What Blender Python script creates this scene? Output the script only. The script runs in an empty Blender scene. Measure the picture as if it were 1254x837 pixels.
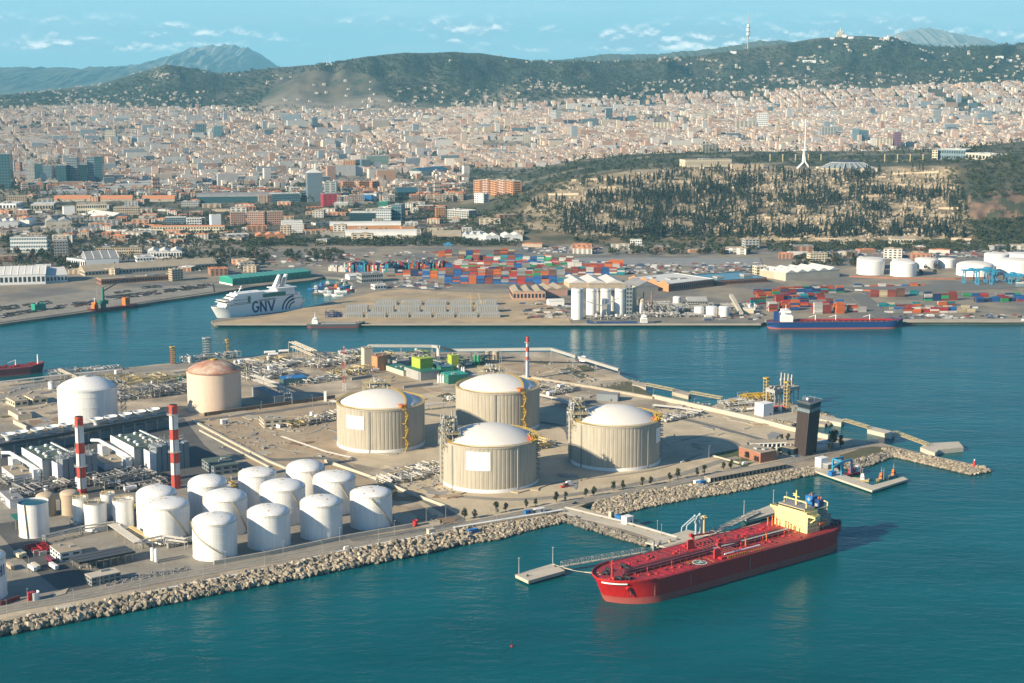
import bpy,bmesh,math,random
import numpy as np
from mathutils import Vector,Matrix
random.seed(7)
RNG=np.random.default_rng(11)
SC=bpy.context.scene
COL=SC.collection
R=math.radians

# ------------------------------------------------------------------ camera
F=1900.0                 # focal length in photo pixels (photo 1254 x 837)
H=341.0                  # eye height in metres
TILT=math.atan(334.5/F)
CT,ST=math.cos(TILT),math.sin(TILT)
cam_d=bpy.data.cameras.new('camera')
cam=bpy.data.objects.new('camera',cam_d)
COL.objects.link(cam)
cam.location=(0,0,H)
cam.rotation_euler=(R(90)-TILT,0,0)
cam_d.sensor_width=36.0
cam_d.lens=F/1254*36.0
cam_d.clip_start=1.0
cam_d.clip_end=200000.0
SC.camera=cam

# ------------------------------------------------------------------ light
SUN_AZ,SUN_EL=236.0,23.0        # azimuth clockwise from +Y, elevation (degrees)
world=bpy.data.worlds.new('World')
SC.world=world
world.use_nodes=True
wn,wl=world.node_tree.nodes,world.node_tree.links
wn.clear()
w_out=wn.new('ShaderNodeOutputWorld')
w_bg=wn.new('ShaderNodeBackground')
w_bg.inputs['Strength'].default_value=0.05
sky=wn.new('ShaderNodeTexSky')
sky.sky_type='NISHITA'
sky.sun_disc=False
sky.sun_elevation=R(SUN_EL)
sky.sun_rotation=R(SUN_AZ)
sky.altitude=300
sky.air_density=1.0
sky.dust_density=0.8
sky.ozone_density=2.0
SKY_TINT=(0.74,1.06,1.4)
w_tint=wn.new('ShaderNodeMix');w_tint.data_type='RGBA';w_tint.blend_type='MULTIPLY'
w_tint.inputs['Factor'].default_value=1.0
w_tint.inputs['B'].default_value=(*SKY_TINT,1)
wl.new(sky.outputs[0],w_tint.inputs['A'])
# low banks of cumulus: noise on the view direction, kept to a belt above the horizon
w_tc=wn.new('ShaderNodeTexCoord')
w_sep=wn.new('ShaderNodeSeparateXYZ');wl.new(w_tc.outputs['Generated'],w_sep.inputs[0])
def w_math(op,a,b=None,c=None):
    n=wn.new('ShaderNodeMath');n.operation=op
    for i,v in enumerate((a,b,c)):
        if v is None: continue
        if isinstance(v,(int,float)): n.inputs[i].default_value=v
        else: wl.new(v,n.inputs[i])
    return n.outputs[0]
def w_ramp(v,lo,hi):
    n=wn.new('ShaderNodeMapRange');n.interpolation_type='SMOOTHSTEP'
    wl.new(v,n.inputs[0]);n.inputs[1].default_value=lo;n.inputs[2].default_value=hi
    return n.outputs[0]
def w_noise(scale,off,detail=6.0,rough=0.55):
    m=wn.new('ShaderNodeMapping');m.inputs['Scale'].default_value=scale;m.inputs['Location'].default_value=off
    wl.new(w_tc.outputs['Generated'],m.inputs[0])
    n=wn.new('ShaderNodeTexNoise');n.inputs['Scale'].default_value=1.0
    n.inputs['Detail'].default_value=detail;n.inputs['Roughness'].default_value=rough
    wl.new(m.outputs[0],n.inputs['Vector'])
    return n.outputs['Fac']
zc=w_sep.outputs[2]
n_puff=w_noise((44,44,82),(3.1,1.7,0.4))
n_up=w_noise((44,44,82),(3.1,1.7,0.62))
n_big=w_noise((9,9,40),(7.3,2.2,1.0),3.0)
belt=w_math('MULTIPLY',w_ramp(zc,0.009,0.014),w_math('SUBTRACT',1.0,w_ramp(zc,0.022,0.036)))
dens=w_math('ADD',w_math('MULTIPLY',n_puff,0.45),w_math('MULTIPLY',n_big,0.75))
mask=w_math('MULTIPLY',w_ramp(dens,0.52,0.68),belt)
thin=w_math('MULTIPLY',w_ramp(w_noise((5,5,60),(1.0,9.0,2.0),5.0),0.45,0.72),
              w_math('MULTIPLY',w_ramp(zc,0.002,0.012),w_math('SUBTRACT',1.0,w_ramp(zc,0.03,0.06))))
lit=w_ramp(w_math('SUBTRACT',n_puff,n_up),-0.02,0.15)
w_cc=wn.new('ShaderNodeMix');w_cc.data_type='RGBA'
w_cc.inputs['A'].default_value=(5.2,8.0,9.6,1);w_cc.inputs['B'].default_value=(23,21.5,19.5,1)
wl.new(lit,w_cc.inputs['Factor'])
w_thin=wn.new('ShaderNodeMix');w_thin.data_type='RGBA'
w_thin.inputs['B'].default_value=(7.0,10.0,11.0,1)
# the pale band every clear sky has above its horizon
w_hor=wn.new('ShaderNodeMix');w_hor.data_type='RGBA';w_hor.inputs['B'].default_value=(4.7,8.9,10.6,1)
wl.new(w_tint.outputs['Result'],w_hor.inputs['A']);wl.new(w_math('SUBTRACT',1.0,w_ramp(zc,0.0,0.20)),w_hor.inputs['Factor'])
wl.new(w_hor.outputs['Result'],w_thin.inputs['A']);wl.new(w_math('MULTIPLY',thin,0.55),w_thin.inputs['Factor'])
w_mix=wn.new('ShaderNodeMix');w_mix.data_type='RGBA'
wl.new(w_math('MULTIPLY',mask,0.95),w_mix.inputs['Factor'])
wl.new(w_thin.outputs['Result'],w_mix.inputs['A']);wl.new(w_cc.outputs['Result'],w_mix.inputs['B'])
wl.new(w_mix.outputs['Result'],w_bg.inputs['Color']);wl.new(w_bg.outputs[0],w_out.inputs[0])

sun_d=bpy.data.lights.new('sun','SUN')
sun=bpy.data.objects.new('sun',sun_d)
COL.objects.link(sun)
sun_d.energy=5.0
sun_d.angle=R(0.5)
sun_d.color=(1.0,0.85,0.62)
SUNDIR=Vector((math.sin(R(SUN_AZ))*math.cos(R(SUN_EL)),math.cos(R(SUN_AZ))*math.cos(R(SUN_EL)),math.sin(R(SUN_EL))))
sun.rotation_euler=(-SUNDIR).to_track_quat('-Z','Y').to_euler()
sun.location=(-800,-300,900)

vs=SC.view_settings
vs.view_transform='Standard'
vs.look='None'
vs.exposure=0.92
vs.gamma=1.0
SC.render.engine='CYCLES'
cy=SC.cycles
cy.use_denoising=True
cy.max_bounces=5;cy.diffuse_bounces=2;cy.glossy_bounces=2;cy.transmission_bounces=2
cy.volume_bounces=0;cy.transparent_max_bounces=4
cy.caustics_reflective=False;cy.caustics_refractive=False
SC.render.film_transparent=False

# ------------------------------------------------------------------ photo pixel -> place
CR=dict(a=(0,400),b=(0,580),c=(300,400),d=(300,560),e=(520,400),f=(600,560),g=(800,430),
          h=(720,570),k=(0,200),l=(314,200),m=(628,200),n=(940,200))
def P(px,py,h=3.0):
    x=(px-627)/F;u=-(py-418.5)/F
    d=np.array([x,CT+u*ST,-ST+u*CT])
    return Vector(d*((h-H)/d[2])+np.array([0,0,H]))
def K(c,x,y,h=3.0):
    o=CR[c]
    return P(o[0]+x/3.987,o[1]+y/3.987,h)
def depth(p): return p[1]*CT-(p[2]-H)*ST
def zat(p,py):
    u=-(py-418.5)/F
    return H+(u*p[1]*CT-p[1]*ST)/(CT+u*ST)
def mpp(p): return depth(p)/F            # metres per photo pixel at p
def topix(X,Y,Z):
    dz=Z-H
    dep=Y*CT-dz*ST;up=Y*ST+dz*CT
    return 627+F*X/dep,418.5-F*up/dep
def xy(p): return Vector((p[0],p[1]))
def lerp(a,b,t): return a+(b-a)*t

# ------------------------------------------------------------------ materials
MATS={}
def new_mat(name):
    m=bpy.data.materials.new(name);m.use_nodes=True
    nt=m.node_tree;nt.nodes.clear()
    out=nt.nodes.new('ShaderNodeOutputMaterial');b=nt.nodes.new('ShaderNodeBsdfPrincipled')
    nt.links.new(b.outputs[0],out.inputs[0])
    return m,nt,b
def nmath(nt,op,a,b=None):
    n=nt.nodes.new('ShaderNodeMath');n.operation=op
    for i,v in enumerate((a,b)):
        if v is None: continue
        if isinstance(v,(int,float)): n.inputs[i].default_value=v
        else: nt.links.new(v,n.inputs[i])
    return n.outputs[0]
def M(name,col,rough=0.7,var=0.25,scale=0.15,streak=0.0,metal=0.0,bump=0.0,source=None,col2=None,spec=None):
    """a weathered surface: base colour (or object colour / face colour) broken up by two sizes of noise and rain streaks"""
    if name in MATS: return MATS[name]
    m,nt,b=new_mat(name)
    b.inputs['Roughness'].default_value=rough;b.inputs['Metallic'].default_value=metal
    if spec is not None: b.inputs['Specular IOR Level'].default_value=spec
    geo=nt.nodes.new('ShaderNodeNewGeometry')
    def noise(s,det=4,vec=None,sc=None):
        n=nt.nodes.new('ShaderNodeTexNoise');n.inputs['Scale'].default_value=s;n.inputs['Detail'].default_value=det
        if sc:
            mp=nt.nodes.new('ShaderNodeMapping');mp.inputs['Scale'].default_value=sc
            nt.links.new(geo.outputs['Position'],mp.inputs[0]);nt.links.new(mp.outputs[0],n.inputs['Vector'])
        else: nt.links.new(geo.outputs['Position'],n.inputs['Vector'])
        return n.outputs['Fac']
    f=nmath(nt,'ADD',nmath(nt,'MULTIPLY',noise(scale),0.6),nmath(nt,'MULTIPLY',noise(scale*6.3),0.4))
    if streak:
        f=nmath(nt,'ADD',nmath(nt,'MULTIPLY',f,1-streak),nmath(nt,'MULTIPLY',noise(1.0,3,sc=(0.9,0.9,0.04)),streak))
    r=nt.nodes.new('ShaderNodeMapRange');nt.links.new(f,r.inputs[0])
    r.inputs[1].default_value=0.3;r.inputs[2].default_value=0.7
    r.inputs[3].default_value=1-var;r.inputs[4].default_value=1+var*0.6
    if source == 'object':
        o=nt.nodes.new('ShaderNodeObjectInfo');c=o.outputs['Color']
    elif source == 'face':
        o=nt.nodes.new('ShaderNodeAttribute');o.attribute_name='Col';c=o.outputs['Color']
    elif col2 is not None:
        mx=nt.nodes.new('ShaderNodeMix');mx.data_type='RGBA'
        mx.inputs['A'].default_value=(*col,1);mx.inputs['B'].default_value=(*col2,1)
        rr=nt.nodes.new('ShaderNodeMapRange');nt.links.new(noise(scale*0.35,5),rr.inputs[0])
        rr.inputs[1].default_value=0.42;rr.inputs[2].default_value=0.58
        nt.links.new(rr.outputs[0],mx.inputs['Factor']);c=mx.outputs['Result']
    else:
        o=nt.nodes.new('ShaderNodeRGB');o.outputs[0].default_value=(*col,1);c=o.outputs[0]
    mul=nt.nodes.new('ShaderNodeVectorMath');mul.operation='SCALE'
    nt.links.new(c,mul.inputs[0]);nt.links.new(r.outputs[0],mul.inputs['Scale'])
    nt.links.new(mul.outputs[0],b.inputs['Base Color'])
    if bump:
        bp=nt.nodes.new('ShaderNodeBump');bp.inputs['Strength'].default_value=bump;bp.inputs['Distance'].default_value=0.5
        nt.links.new(noise(scale*8),bp.inputs['Height']);nt.links.new(bp.outputs[0],b.inputs['Normal'])
    MATS[name]=m
    return m

M('concrete',(0.42,0.37,0.29),0.85,0.18,0.05)
M('tank_concrete',(0.41,0.37,0.295),0.85,0.26,0.05,streak=0.75)
M('pale_concrete',(0.50,0.45,0.36),0.85,0.18,0.06)
M('grey_concrete',(0.25,0.25,0.24),0.85,0.2,0.06)
M('white',(0.80,0.79,0.76),0.5,0.05,0.05,streak=0.3)
M('tank_white',(0.78,0.77,0.74),0.45,0.15,0.08,streak=0.75)
M('dome_white',(0.76,0.72,0.65),0.6,0.07,0.03)
M('cream',(0.66,0.58,0.42),0.55,0.08,0.05,streak=0.5)
M('ship_cream',(0.80,0.63,0.28),0.5,0.06,0.2)
M('rust_cream',(0.66,0.52,0.40),0.7,0.12,0.05,streak=0.5)
M('rust',(0.42,0.15,0.09),0.9,0.35,0.2)
M('rust_dome',(0.44,0.22,0.15),0.9,0.4,0.15,col2=(0.58,0.44,0.34))
M('yellow',(0.52,0.34,0.04),0.55,0.15,0.3)
M('pale_yellow',(0.50,0.40,0.20),0.6,0.15,0.3)
M('chimney_red',(0.62,0.05,0.025),0.55,0.12,0.2)
M('chimney_white',(0.72,0.70,0.66),0.6,0.1,0.1,streak=0.4)
M('red',(0.48,0.03,0.03),0.5,0.15,0.2)
M('orange',(0.62,0.16,0.03),0.55,0.15,0.2)
M('deck_red',(0.38,0.016,0.026),0.6,0.35,0.10,col2=(0.30,0.03,0.03))
M('hull_red',(0.48,0.012,0.012),0.45,0.26,0.08,streak=0.7)
M('boot_red',(0.36,0.075,0.06),0.7,0.2,0.1,streak=0.4)
M('dark_red',(0.16,0.03,0.035),0.6,0.2,0.3)
M('steel',(0.36,0.36,0.35),0.5,0.2,0.4,metal=0.2)
M('dark_steel',(0.07,0.075,0.08),0.5,0.3,0.3)
M('black',(0.02,0.02,0.022),0.6,0.2,0.3)
M('pipe',(0.50,0.48,0.44),0.5,0.25,0.5)
M('plant_metal',(0.30,0.29,0.27),0.6,0.35,0.6)
M('plant_green_roof',(0.085,0.12,0.10),0.8,0.2,0.1)
M('clad_white',(0.66,0.68,0.68),0.5,0.06,0.08,streak=0.3)
M('clad_grey',(0.22,0.25,0.27),0.5,0.12,0.08,streak=0.4)
M('teal_roof',(0.012,0.09,0.13),0.4,0.15,0.1)
M('green',(0.03,0.30,0.14),0.5,0.12,0.2)
M('green_dark',(0.03,0.17,0.12),0.55,0.15,0.2)
M('green_shed',(0.02,0.24,0.17),0.55,0.10,0.1)
M('green_roof',(0.03,0.33,0.24),0.5,0.1,0.1)
M('lime',(0.36,0.44,0.05),0.6,0.15,0.2)
M('blue',(0.02,0.16,0.42),0.5,0.12,0.2)
M('ship_blue',(0.008,0.045,0.16),0.45,0.12,0.1,streak=0.4)
M('arm_blue',(0.36,0.44,0.50),0.5,0.1,0.2)
M('crane_blue',(0.04,0.27,0.44),0.5,0.1,0.2)
M('logo_blue',(0.012,0.05,0.19),0.5,0.05,0.2)
M('tower_brown',(0.045,0.030,0.027),0.75,0.25,0.2,streak=0.6)
M('brick',(0.33,0.14,0.085),0.85,0.2,0.3)
M('orange_wall',(0.50,0.24,0.11),0.8,0.12,0.1)
M('orange_roof',(0.55,0.23,0.11),0.8,0.15,0.1)
M('tan_roof',(0.36,0.30,0.22),0.9,0.22,0.08)
M('white_roof',(0.62,0.61,0.57),0.7,0.12,0.08)
M('grey_roof',(0.24,0.24,0.24),0.8,0.22,0.08)
M('beige',(0.48,0.38,0.27),0.8,0.12,0.1)
M('pink_wall',(0.50,0.30,0.22),0.85,0.12,0.1)
M('sheet_grey',(0.36,0.36,0.34),0.6,0.15,0.1)
M('glass_dark',(0.015,0.03,0.045),0.12,0.2,0.2,spec=0.7)
M('glass_teal',(0.04,0.10,0.12),0.15,0.15,0.1,spec=0.7)
M('glass_pale',(0.17,0.24,0.28),0.2,0.12,0.1)
M('glass_green',(0.20,0.27,0.19),0.3,0.08,0.05)
M('tower_grey',(0.20,0.23,0.26),0.4,0.1,0.05)
M('maroon',(0.17,0.025,0.06),0.4,0.1,0.1)
M('crimson',(0.42,0.03,0.05),0.5,0.08,0.1)
M('window_dark',(0.035,0.045,0.055),0.25,0.3,0.5)
M('asphalt',(0.15,0.145,0.135),0.9,0.2,0.06)
M('old_asphalt',(0.26,0.235,0.195),0.9,0.3,0.05)
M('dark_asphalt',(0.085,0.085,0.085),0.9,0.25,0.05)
M('road_paint',(0.62,0.60,0.55),0.8,0.2,0.5)
M('dirt',(0.38,0.29,0.19),0.95,0.32,0.05)
M('pale_dirt',(0.50,0.41,0.28),0.95,0.28,0.05)
M('brown_dirt',(0.22,0.15,0.10),0.95,0.3,0.05)
M('scrub',(0.10,0.095,0.045),0.95,0.35,0.12,bump=0.5)
M('lawn',(0.075,0.095,0.03),0.95,0.3,0.1)
M('quay_concrete',(0.40,0.35,0.27),0.9,0.22,0.04)
M('yard',(0.16,0.15,0.135),0.9,0.3,0.03,col2=(0.28,0.235,0.17))
M('pier_sand',(0.46,0.34,0.20),0.95,0.3,0.05,col2=(0.36,0.28,0.18))
M('land',(0.47,0.39,0.28),0.95,0.32,0.05,col2=(0.27,0.225,0.17))
M('stone',(0.36,0.305,0.225),0.95,0.3,0.4,bump=0.4)
M('stone_grey',(0.25,0.225,0.185),0.95,0.3,0.4,bump=0.4)
M('bark',(0.10,0.07,0.05),0.95,0.3,1.0)
M('cypress',(0.020,0.034,0.024),0.9,0.4,0.25)
M('foliage',(0.042,0.055,0.024),0.9,0.4,0.2)
M('foliage_dry',(0.10,0.06,0.035),0.9,0.35,0.2)
M('obj_colour',(1,1,1),0.6,0.12,0.3,source='object')
M('obj_wall',(1,1,1),0.8,0.12,0.1,source='object')
M('face_colour',(1,1,1),0.8,0.12,0.1,source='face')
M('terrain',(1,1,1),0.95,0.42,0.012,source='face',bump=0.6)
M('mountain',(1,1,1),0.95,0.15,0.0006,source='face')

def stones(m):
    """each block its own shade, and a dark wet belt at the waterline"""
    nt=m.node_tree;b=[x for x in nt.nodes if x.type == 'BSDF_PRINCIPLED'][0];src=b.inputs['Base Color'].links[0].from_socket
    geo=nt.nodes.new('ShaderNodeNewGeometry');ob=nt.nodes.new('ShaderNodeObjectInfo');sep=nt.nodes.new('ShaderNodeSeparateXYZ');nt.links.new(geo.outputs['Position'],sep.inputs[0])
    rnd_=nmath(nt,'FRACT',nmath(nt,'ADD',geo.outputs['Random Per Island'],ob.outputs['Random']))
    r=nt.nodes.new('ShaderNodeMapRange');nt.links.new(rnd_,r.inputs[0]);r.inputs[3].default_value=.5;r.inputs[4].default_value=1.25
    w=nt.nodes.new('ShaderNodeMapRange');nt.links.new(sep.outputs[2],w.inputs[0]);w.inputs[1].default_value=.5;w.inputs[2].default_value=1.2;w.inputs[3].default_value=.22
    mul=nt.nodes.new('ShaderNodeVectorMath');mul.operation='SCALE';nt.links.new(src,mul.inputs[0]);nt.links.new(nmath(nt,'MULTIPLY',r.outputs[0],w.outputs[0]),mul.inputs['Scale']);nt.links.new(mul.outputs[0],b.inputs['Base Color'])
stones(MATS['stone']);stones(MATS['stone_grey'])
# ------------------------------------------------------------------ mesh building
class MB:
    def __init__(s): s.v=[];s.f=[];s.m=[]
    def add(s,vs,fs,mi=0):
        o=len(s.v);s.v.extend([tuple(v) for v in vs])
        s.f.extend([tuple(i+o for i in f) for f in fs]);s.m.extend([mi]*len(fs))
    def hexa(s,b,t,mi=0,bottom=True):
        n=len(b);fs=[tuple(range(n,2*n))]+[(i,(i+1) % n,(i+1) % n+n,i+n) for i in range(n)]
        if bottom: fs.append(tuple(range(n-1,-1,-1)))
        s.add(list(b)+list(t),fs,mi)
    def box(s,c,d,rz=0.0,mi=0):
        """c = centre of the bottom face, d = size"""
        ca,sa=math.cos(rz),math.sin(rz)
        q=[(c[0]+x*ca-y*sa,c[1]+x*sa+y*ca) for x,y in
             ((-d[0]/2,-d[1]/2),(d[0]/2,-d[1]/2),(d[0]/2,d[1]/2),(-d[0]/2,d[1]/2))]
        s.hexa([(x,y,c[2]) for x,y in q],[(x,y,c[2]+d[2]) for x,y in q],mi)
    def prism(s,poly,z0,z1,mi=0):
        poly=[(p[0],p[1]) for p in poly]
        a=sum(poly[i][0]*poly[(i+1) % len(poly)][1]-poly[(i+1) % len(poly)][0]*poly[i][1] for i in range(len(poly)))
        if a < 0: poly=poly[::-1]
        s.hexa([(x,y,z0) for x,y in poly],[(x,y,z1) for x,y in poly],mi)
    def rev(s,c,prof,n=24,mi=0,cap0=True,cap1=True,a0=0.0,a1=2*math.pi):
        """surface of revolution round the vertical through c; prof = [(r, z)]"""
        full=abs(a1-a0-2*math.pi) < 1e-6
        k=n if full else n+1
        vs=[]
        for r,z in prof:
            for i in range(k):
                a=a0+(a1-a0)*i/n
                vs.append((c[0]+r*math.cos(a),c[1]+r*math.sin(a),c[2]+z))
        fs=[]
        for j in range(len(prof)-1):
            for i in range(n):
                i2=(i+1) % k
                fs.append((j*k+i,j*k+i2,(j+1)*k+i2,(j+1)*k+i))
        if full and cap0: fs.append(tuple(range(k-1,-1,-1)))
        if full and cap1: fs.append(tuple(range((len(prof)-1)*k,len(prof)*k)))
        s.add(vs,fs,mi)
    def cyl(s,c,r,h,n=12,mi=0,r1=None): s.rev(c,[(r,0),(r if r1 is None else r1,h)],n,mi)
    def ring(s,c,r0,r1,h,n=32,mi=0,a0=0.0,a1=2*math.pi):
        s.rev(c,[(r0,0),(r1,0),(r1,h),(r0,h),(r0,0)],n,mi,False,False,a0,a1)
    def tube(s,pts,r,n=6,mi=0):
        pts=[Vector(p) for p in pts];vs=[]
        for i,p in enumerate(pts):
            d=(pts[min(i+1,len(pts)-1)]-pts[max(i-1,0)])
            if d.length < 1e-9: d=Vector((0,0,1))
            d.normalize()
            a=d.cross(Vector((0,0,1)))
            if a.length < 1e-3: a=Vector((1,0,0))
            a.normalize();b=d.cross(a)
            for k in range(n):
                t=2*math.pi*(k+0.5)/n
                vs.append(p+(a*math.cos(t)+b*math.sin(t))*r)
        fs=[(j*n+k,j*n+(k+1) % n,(j+1)*n+(k+1) % n,(j+1)*n+k) for j in range(len(pts)-1) for k in range(n)]
        fs.append(tuple(range(n-1,-1,-1)));fs.append(tuple(range((len(pts)-1)*n,len(pts)*n)))
        s.add(vs,fs,mi)
    def bar(s,a,b,w,h=None,mi=0):
        h=h or w
        a,b=Vector(a),Vector(b);d=(b-a)
        if d.length < 1e-6: return
        d.normalize();x=d.cross(Vector((0,0,1)))
        if x.length < 1e-3: x=Vector((1,0,0))
        x.normalize();y=x.cross(d)
        o=[x*(-w/2)+y*(-h/2),x*(w/2)+y*(-h/2),x*(w/2)+y*(h/2),x*(-w/2)+y*(h/2)]
        vs=[a+q for q in o]+[b+q for q in o]
        s.add(vs,[(3,2,1,0),(4,5,6,7),(0,1,5,4),(1,2,6,5),(2,3,7,6),(3,0,4,7)],mi)
    def ball(s,c,r,n=8,mi=0,zs=1.0):
        prof=[(max(0.001,r*math.sin(math.pi*i/(n // 2))),-r*zs*math.cos(math.pi*i/(n // 2))) for i in range(n // 2+1)]
        s.rev(c,prof,n,mi,False,False)
    def rough_ball(s,c,r,rz,rnd,mi=0,jit=0.28,sub=1):
        bm=bmesh.new();bmesh.ops.create_icosphere(bm,subdivisions=sub,radius=1.0)
        vs=[(c[0]+v.co.x*r*(1+rnd.uniform(-jit,jit)),c[1]+v.co.y*r*(1+rnd.uniform(-jit,jit)),c[2]+v.co.z*rz*(1+rnd.uniform(-jit,jit))) for v in bm.verts]
        s.add(vs,[tuple(v.index for v in f.verts) for f in bm.faces],mi);bm.free()
    def mesh(s,name,mats,off=(0,0,0),smooth=False):
        me=bpy.data.meshes.new(name)
        v=np.array(s.v,dtype=np.float64).reshape(-1,3)-np.array(off)
        me.from_pydata(v.tolist(),[],s.f)
        if isinstance(mats,str): mats=[mats]
        for m in mats: me.materials.append(MATS[m])
        if len(mats) > 1: me.polygons.foreach_set('material_index',s.m)
        if smooth: me.polygons.foreach_set('use_smooth',[True]*len(me.polygons));me.set_sharp_from_angle(angle=R(38))
        me.update()
        return me

def link(name,me,parent=None,kind=None,label=None):
    o=bpy.data.objects.new(name,me);COL.objects.link(o)
    if parent is not None: o.parent=parent
    if kind: o['kind']=kind
    if label: o['label']=label
    return o
def obj(name,mb,mats,parent=None,world=False,smooth=False,kind=None,label=None):
    """mb is in the parent's own frame (or, with world=True, in world coordinates under an unrotated parent)"""
    if not mb.f: return None
    off=tuple(parent.location) if (parent is not None and world) else (0,0,0)
    if parent is not None and world and parent.parent is not None:
        off=tuple(Vector(off)+parent.parent.location)
    return link(name,mb.mesh(name,mats,off,smooth),parent,kind,label)
def tag(o,label,cat,group=None,kind=None):
    o['label']=label;o['category']=cat
    if group: o['group']=group
    if kind: o['kind']=kind
    return o
def thing(name,label,cat,loc=(0,0,0),rz=0.0,group=None):
    o=bpy.data.objects.new(name,None);COL.objects.link(o)
    o.empty_display_size=1.0
    o.location=loc;o.rotation_euler=(0,0,rz)
    return tag(o,label,cat,group)
def struct(name,mb,mats,smooth=False):
    o=obj(name,mb,mats,smooth=smooth);o['kind']='structure';return o
KIDS={}
def children(o):
    return [c for c in bpy.data.objects if c.parent == o]
def dup(root,loc,rz=None,label=None,scale=None,kids=None):
    kids=kids if kids is not None else children(root)
    r=root.copy();COL.objects.link(r);r.location=loc
    if rz is not None: r.rotation_euler=(0,0,rz)
    if scale is not None: r.scale=scale
    if label: r['label']=label
    for c in kids:
        d=c.copy();COL.objects.link(d);d.parent=r
    return r
ORD=['first','second','third','fourth','fifth','sixth','seventh','eighth','ninth','tenth','eleventh','twelfth',
       'thirteenth','fourteenth','fifteenth','sixteenth','seventeenth','eighteenth','nineteenth','twentieth']
def nth(i):
    if i < 20: return ORD[i]
    k=i+1
    return f"{k}{'th' if 10 <= k % 100 <= 20 else {1: 'st', 2: 'nd', 3: 'rd'}.get(k % 10, 'th')}"

# ------------------------------------------------------------------ value noise (numpy)
_tab=RNG.random((256,256))
def vnoise(x,y):
    x=np.asarray(x,float);y=np.asarray(y,float)
    xi=np.floor(x).astype(int);yi=np.floor(y).astype(int);fx=x-xi;fy=y-yi
    fx=fx*fx*(3-2*fx);fy=fy*fy*(3-2*fy)
    g=lambda a,b: _tab[a % 256,b % 256]
    return (g(xi,yi)*(1-fx)+g(xi+1,yi)*fx)*(1-fy)+(g(xi,yi+1)*(1-fx)+g(xi+1,yi+1)*fx)*fy
def fbm(x,y,o=5,gain=0.5):
    s=0;a=1;t=0
    for i in range(o):
        s=s+a*vnoise(np.asarray(x)*2 ** i+17.3*i,np.asarray(y)*2 ** i+5.7*i);t += a;a *= gain
    return s/t
def sstep(a,b,x):
    t=np.clip((np.asarray(x,float)-a)/(b-a),0,1);return t*t*(3-2*t)
def in_poly(px,py,poly):
    px=np.asarray(px);py=np.asarray(py);c=np.zeros(px.shape,bool);n=len(poly)
    for i in range(n):
        x0,y0=poly[i];x1,y1=poly[(i+1) % n]
        if y0 == y1: continue
        hit=((y0 > py) != (y1 > py)) & (px < (x1-x0)*(py-y0)/(y1-y0)+x0)
        c ^= hit
    return c
# ================================================================== TERRAIN, WATER, LAND
RIDGE=[(-500,122),(-200,120),(0,117),(60,111),(120,105),(160,93),(205,79),(235,84),(270,90),(300,88),(320,85),
         (345,82),(380,80),(403,79),(430,74),(470,68),(520,65),(560,64),(590,65),(620,70),(650,75),(700,76),
         (760,75),(800,73),(850,69),(900,62),(930,57),(970,52),(1000,47),(1030,45),(1060,44),(1090,48),
         (1130,56),(1170,59),(1210,59),(1254,51),(1400,50),(1750,60)]
MONT=[(480,0),(560,3),(600,14),(640,38),(700,72),(760,90),(900,98),(1060,99),(1150,104),(1190,113),(1254,128),(1450,130),(1750,60)]
def axis_of(X,Y): return 627+F*X/(Y*CT+270*ST)
def terr(X,Y):
    X=np.asarray(X,float);Y=np.asarray(Y,float)
    ax=axis_of(X,Y)
    base=np.interp(Y,[2850,3300,3500,5250,6000,8000,8600,10500,12500],[2.9,2.9,4,20,38,122,138,120,60])
    D=9700+350*np.sin(ax/140.0)
    yc=np.interp(ax,[p[0] for p in RIDGE],[p[1] for p in RIDGE])
    hc=H+(-(yc-418.5)/F*D*CT-D*ST)/(CT+-(yc-418.5)/F*ST)
    hc=hc+10*(fbm(ax/22.0,Y/900.0,4)-0.5)
    foot=7900+500*vnoise(ax/90.0,ax*0+3)
    t=np.clip((Y-foot)/(D-foot),0,1)
    spur=fbm(ax/55.0+0.35*vnoise(ax/30.0,Y/500.0),Y/1300.0,5)
    prof=t ** 1.25*(3-2*t)/1.0
    prof=np.clip(prof,0,1)*(1-0.95*(spur-0.32)*4*t*(1-t))
    h=base+(np.maximum(hc,base+5)-base)*np.clip(prof,0,1)
    back=sstep(0,2600,Y-D)
    h=np.where(Y > D,lerp(np.maximum(hc,base),50.0,back),h)
    # the bare hill with the mast, in front of the main ridge
    hs=H+(-(79.5-418.5)/F*8900*CT-8900*ST)/(CT+(418.5-79.5)/F*ST)
    g=np.exp(-np.abs((ax-398+(8900-Y)*0.045)/62) ** 1.7-np.abs((Y-8900)/620) ** 1.8)
    h=np.maximum(h,base+(hs-base)*g*(0.9+0.2*fbm(ax/18.0,Y/260.0,3))*0.995)
    # the cemetery hill above the port
    mc=np.interp(ax,[p[0] for p in MONT],[p[1] for p in MONT])
    y0=3060+30*np.sin(ax/60.0)-60*sstep(1150,1200,ax);y1=np.interp(ax,[600,700,1100,1200,1300],[3500,3720,3740,3560,3520])
    up=np.clip((Y-y0)/(y1-y0),0,1)
    up=up ** 0.85
    m=mc*up*(1-sstep(4350,5050,Y))
    m=m*(1+0.16*(fbm(ax/40.0,Y/160.0,4)-0.5)*sstep(0.05,0.3,up))
    # red cliffs of the old quarry at the right
    cl=sstep(1178,1190,ax)*sstep(3170,3200,Y+40*vnoise(ax/9.0,ax*0))*(1-sstep(3260,3420,Y))
    m=m+cl*14*(0.3+fbm(ax/9.0,Y/40.0,3))
    return h+m
_ga=np.arange(-540,1800,4.0);_gy=np.arange(2850,12520,12.0)
_GA,_GY=np.meshgrid(_ga,_gy)
_GH=terr((_GA-627)/F*(_GY*CT+270*ST),_GY)
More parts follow.
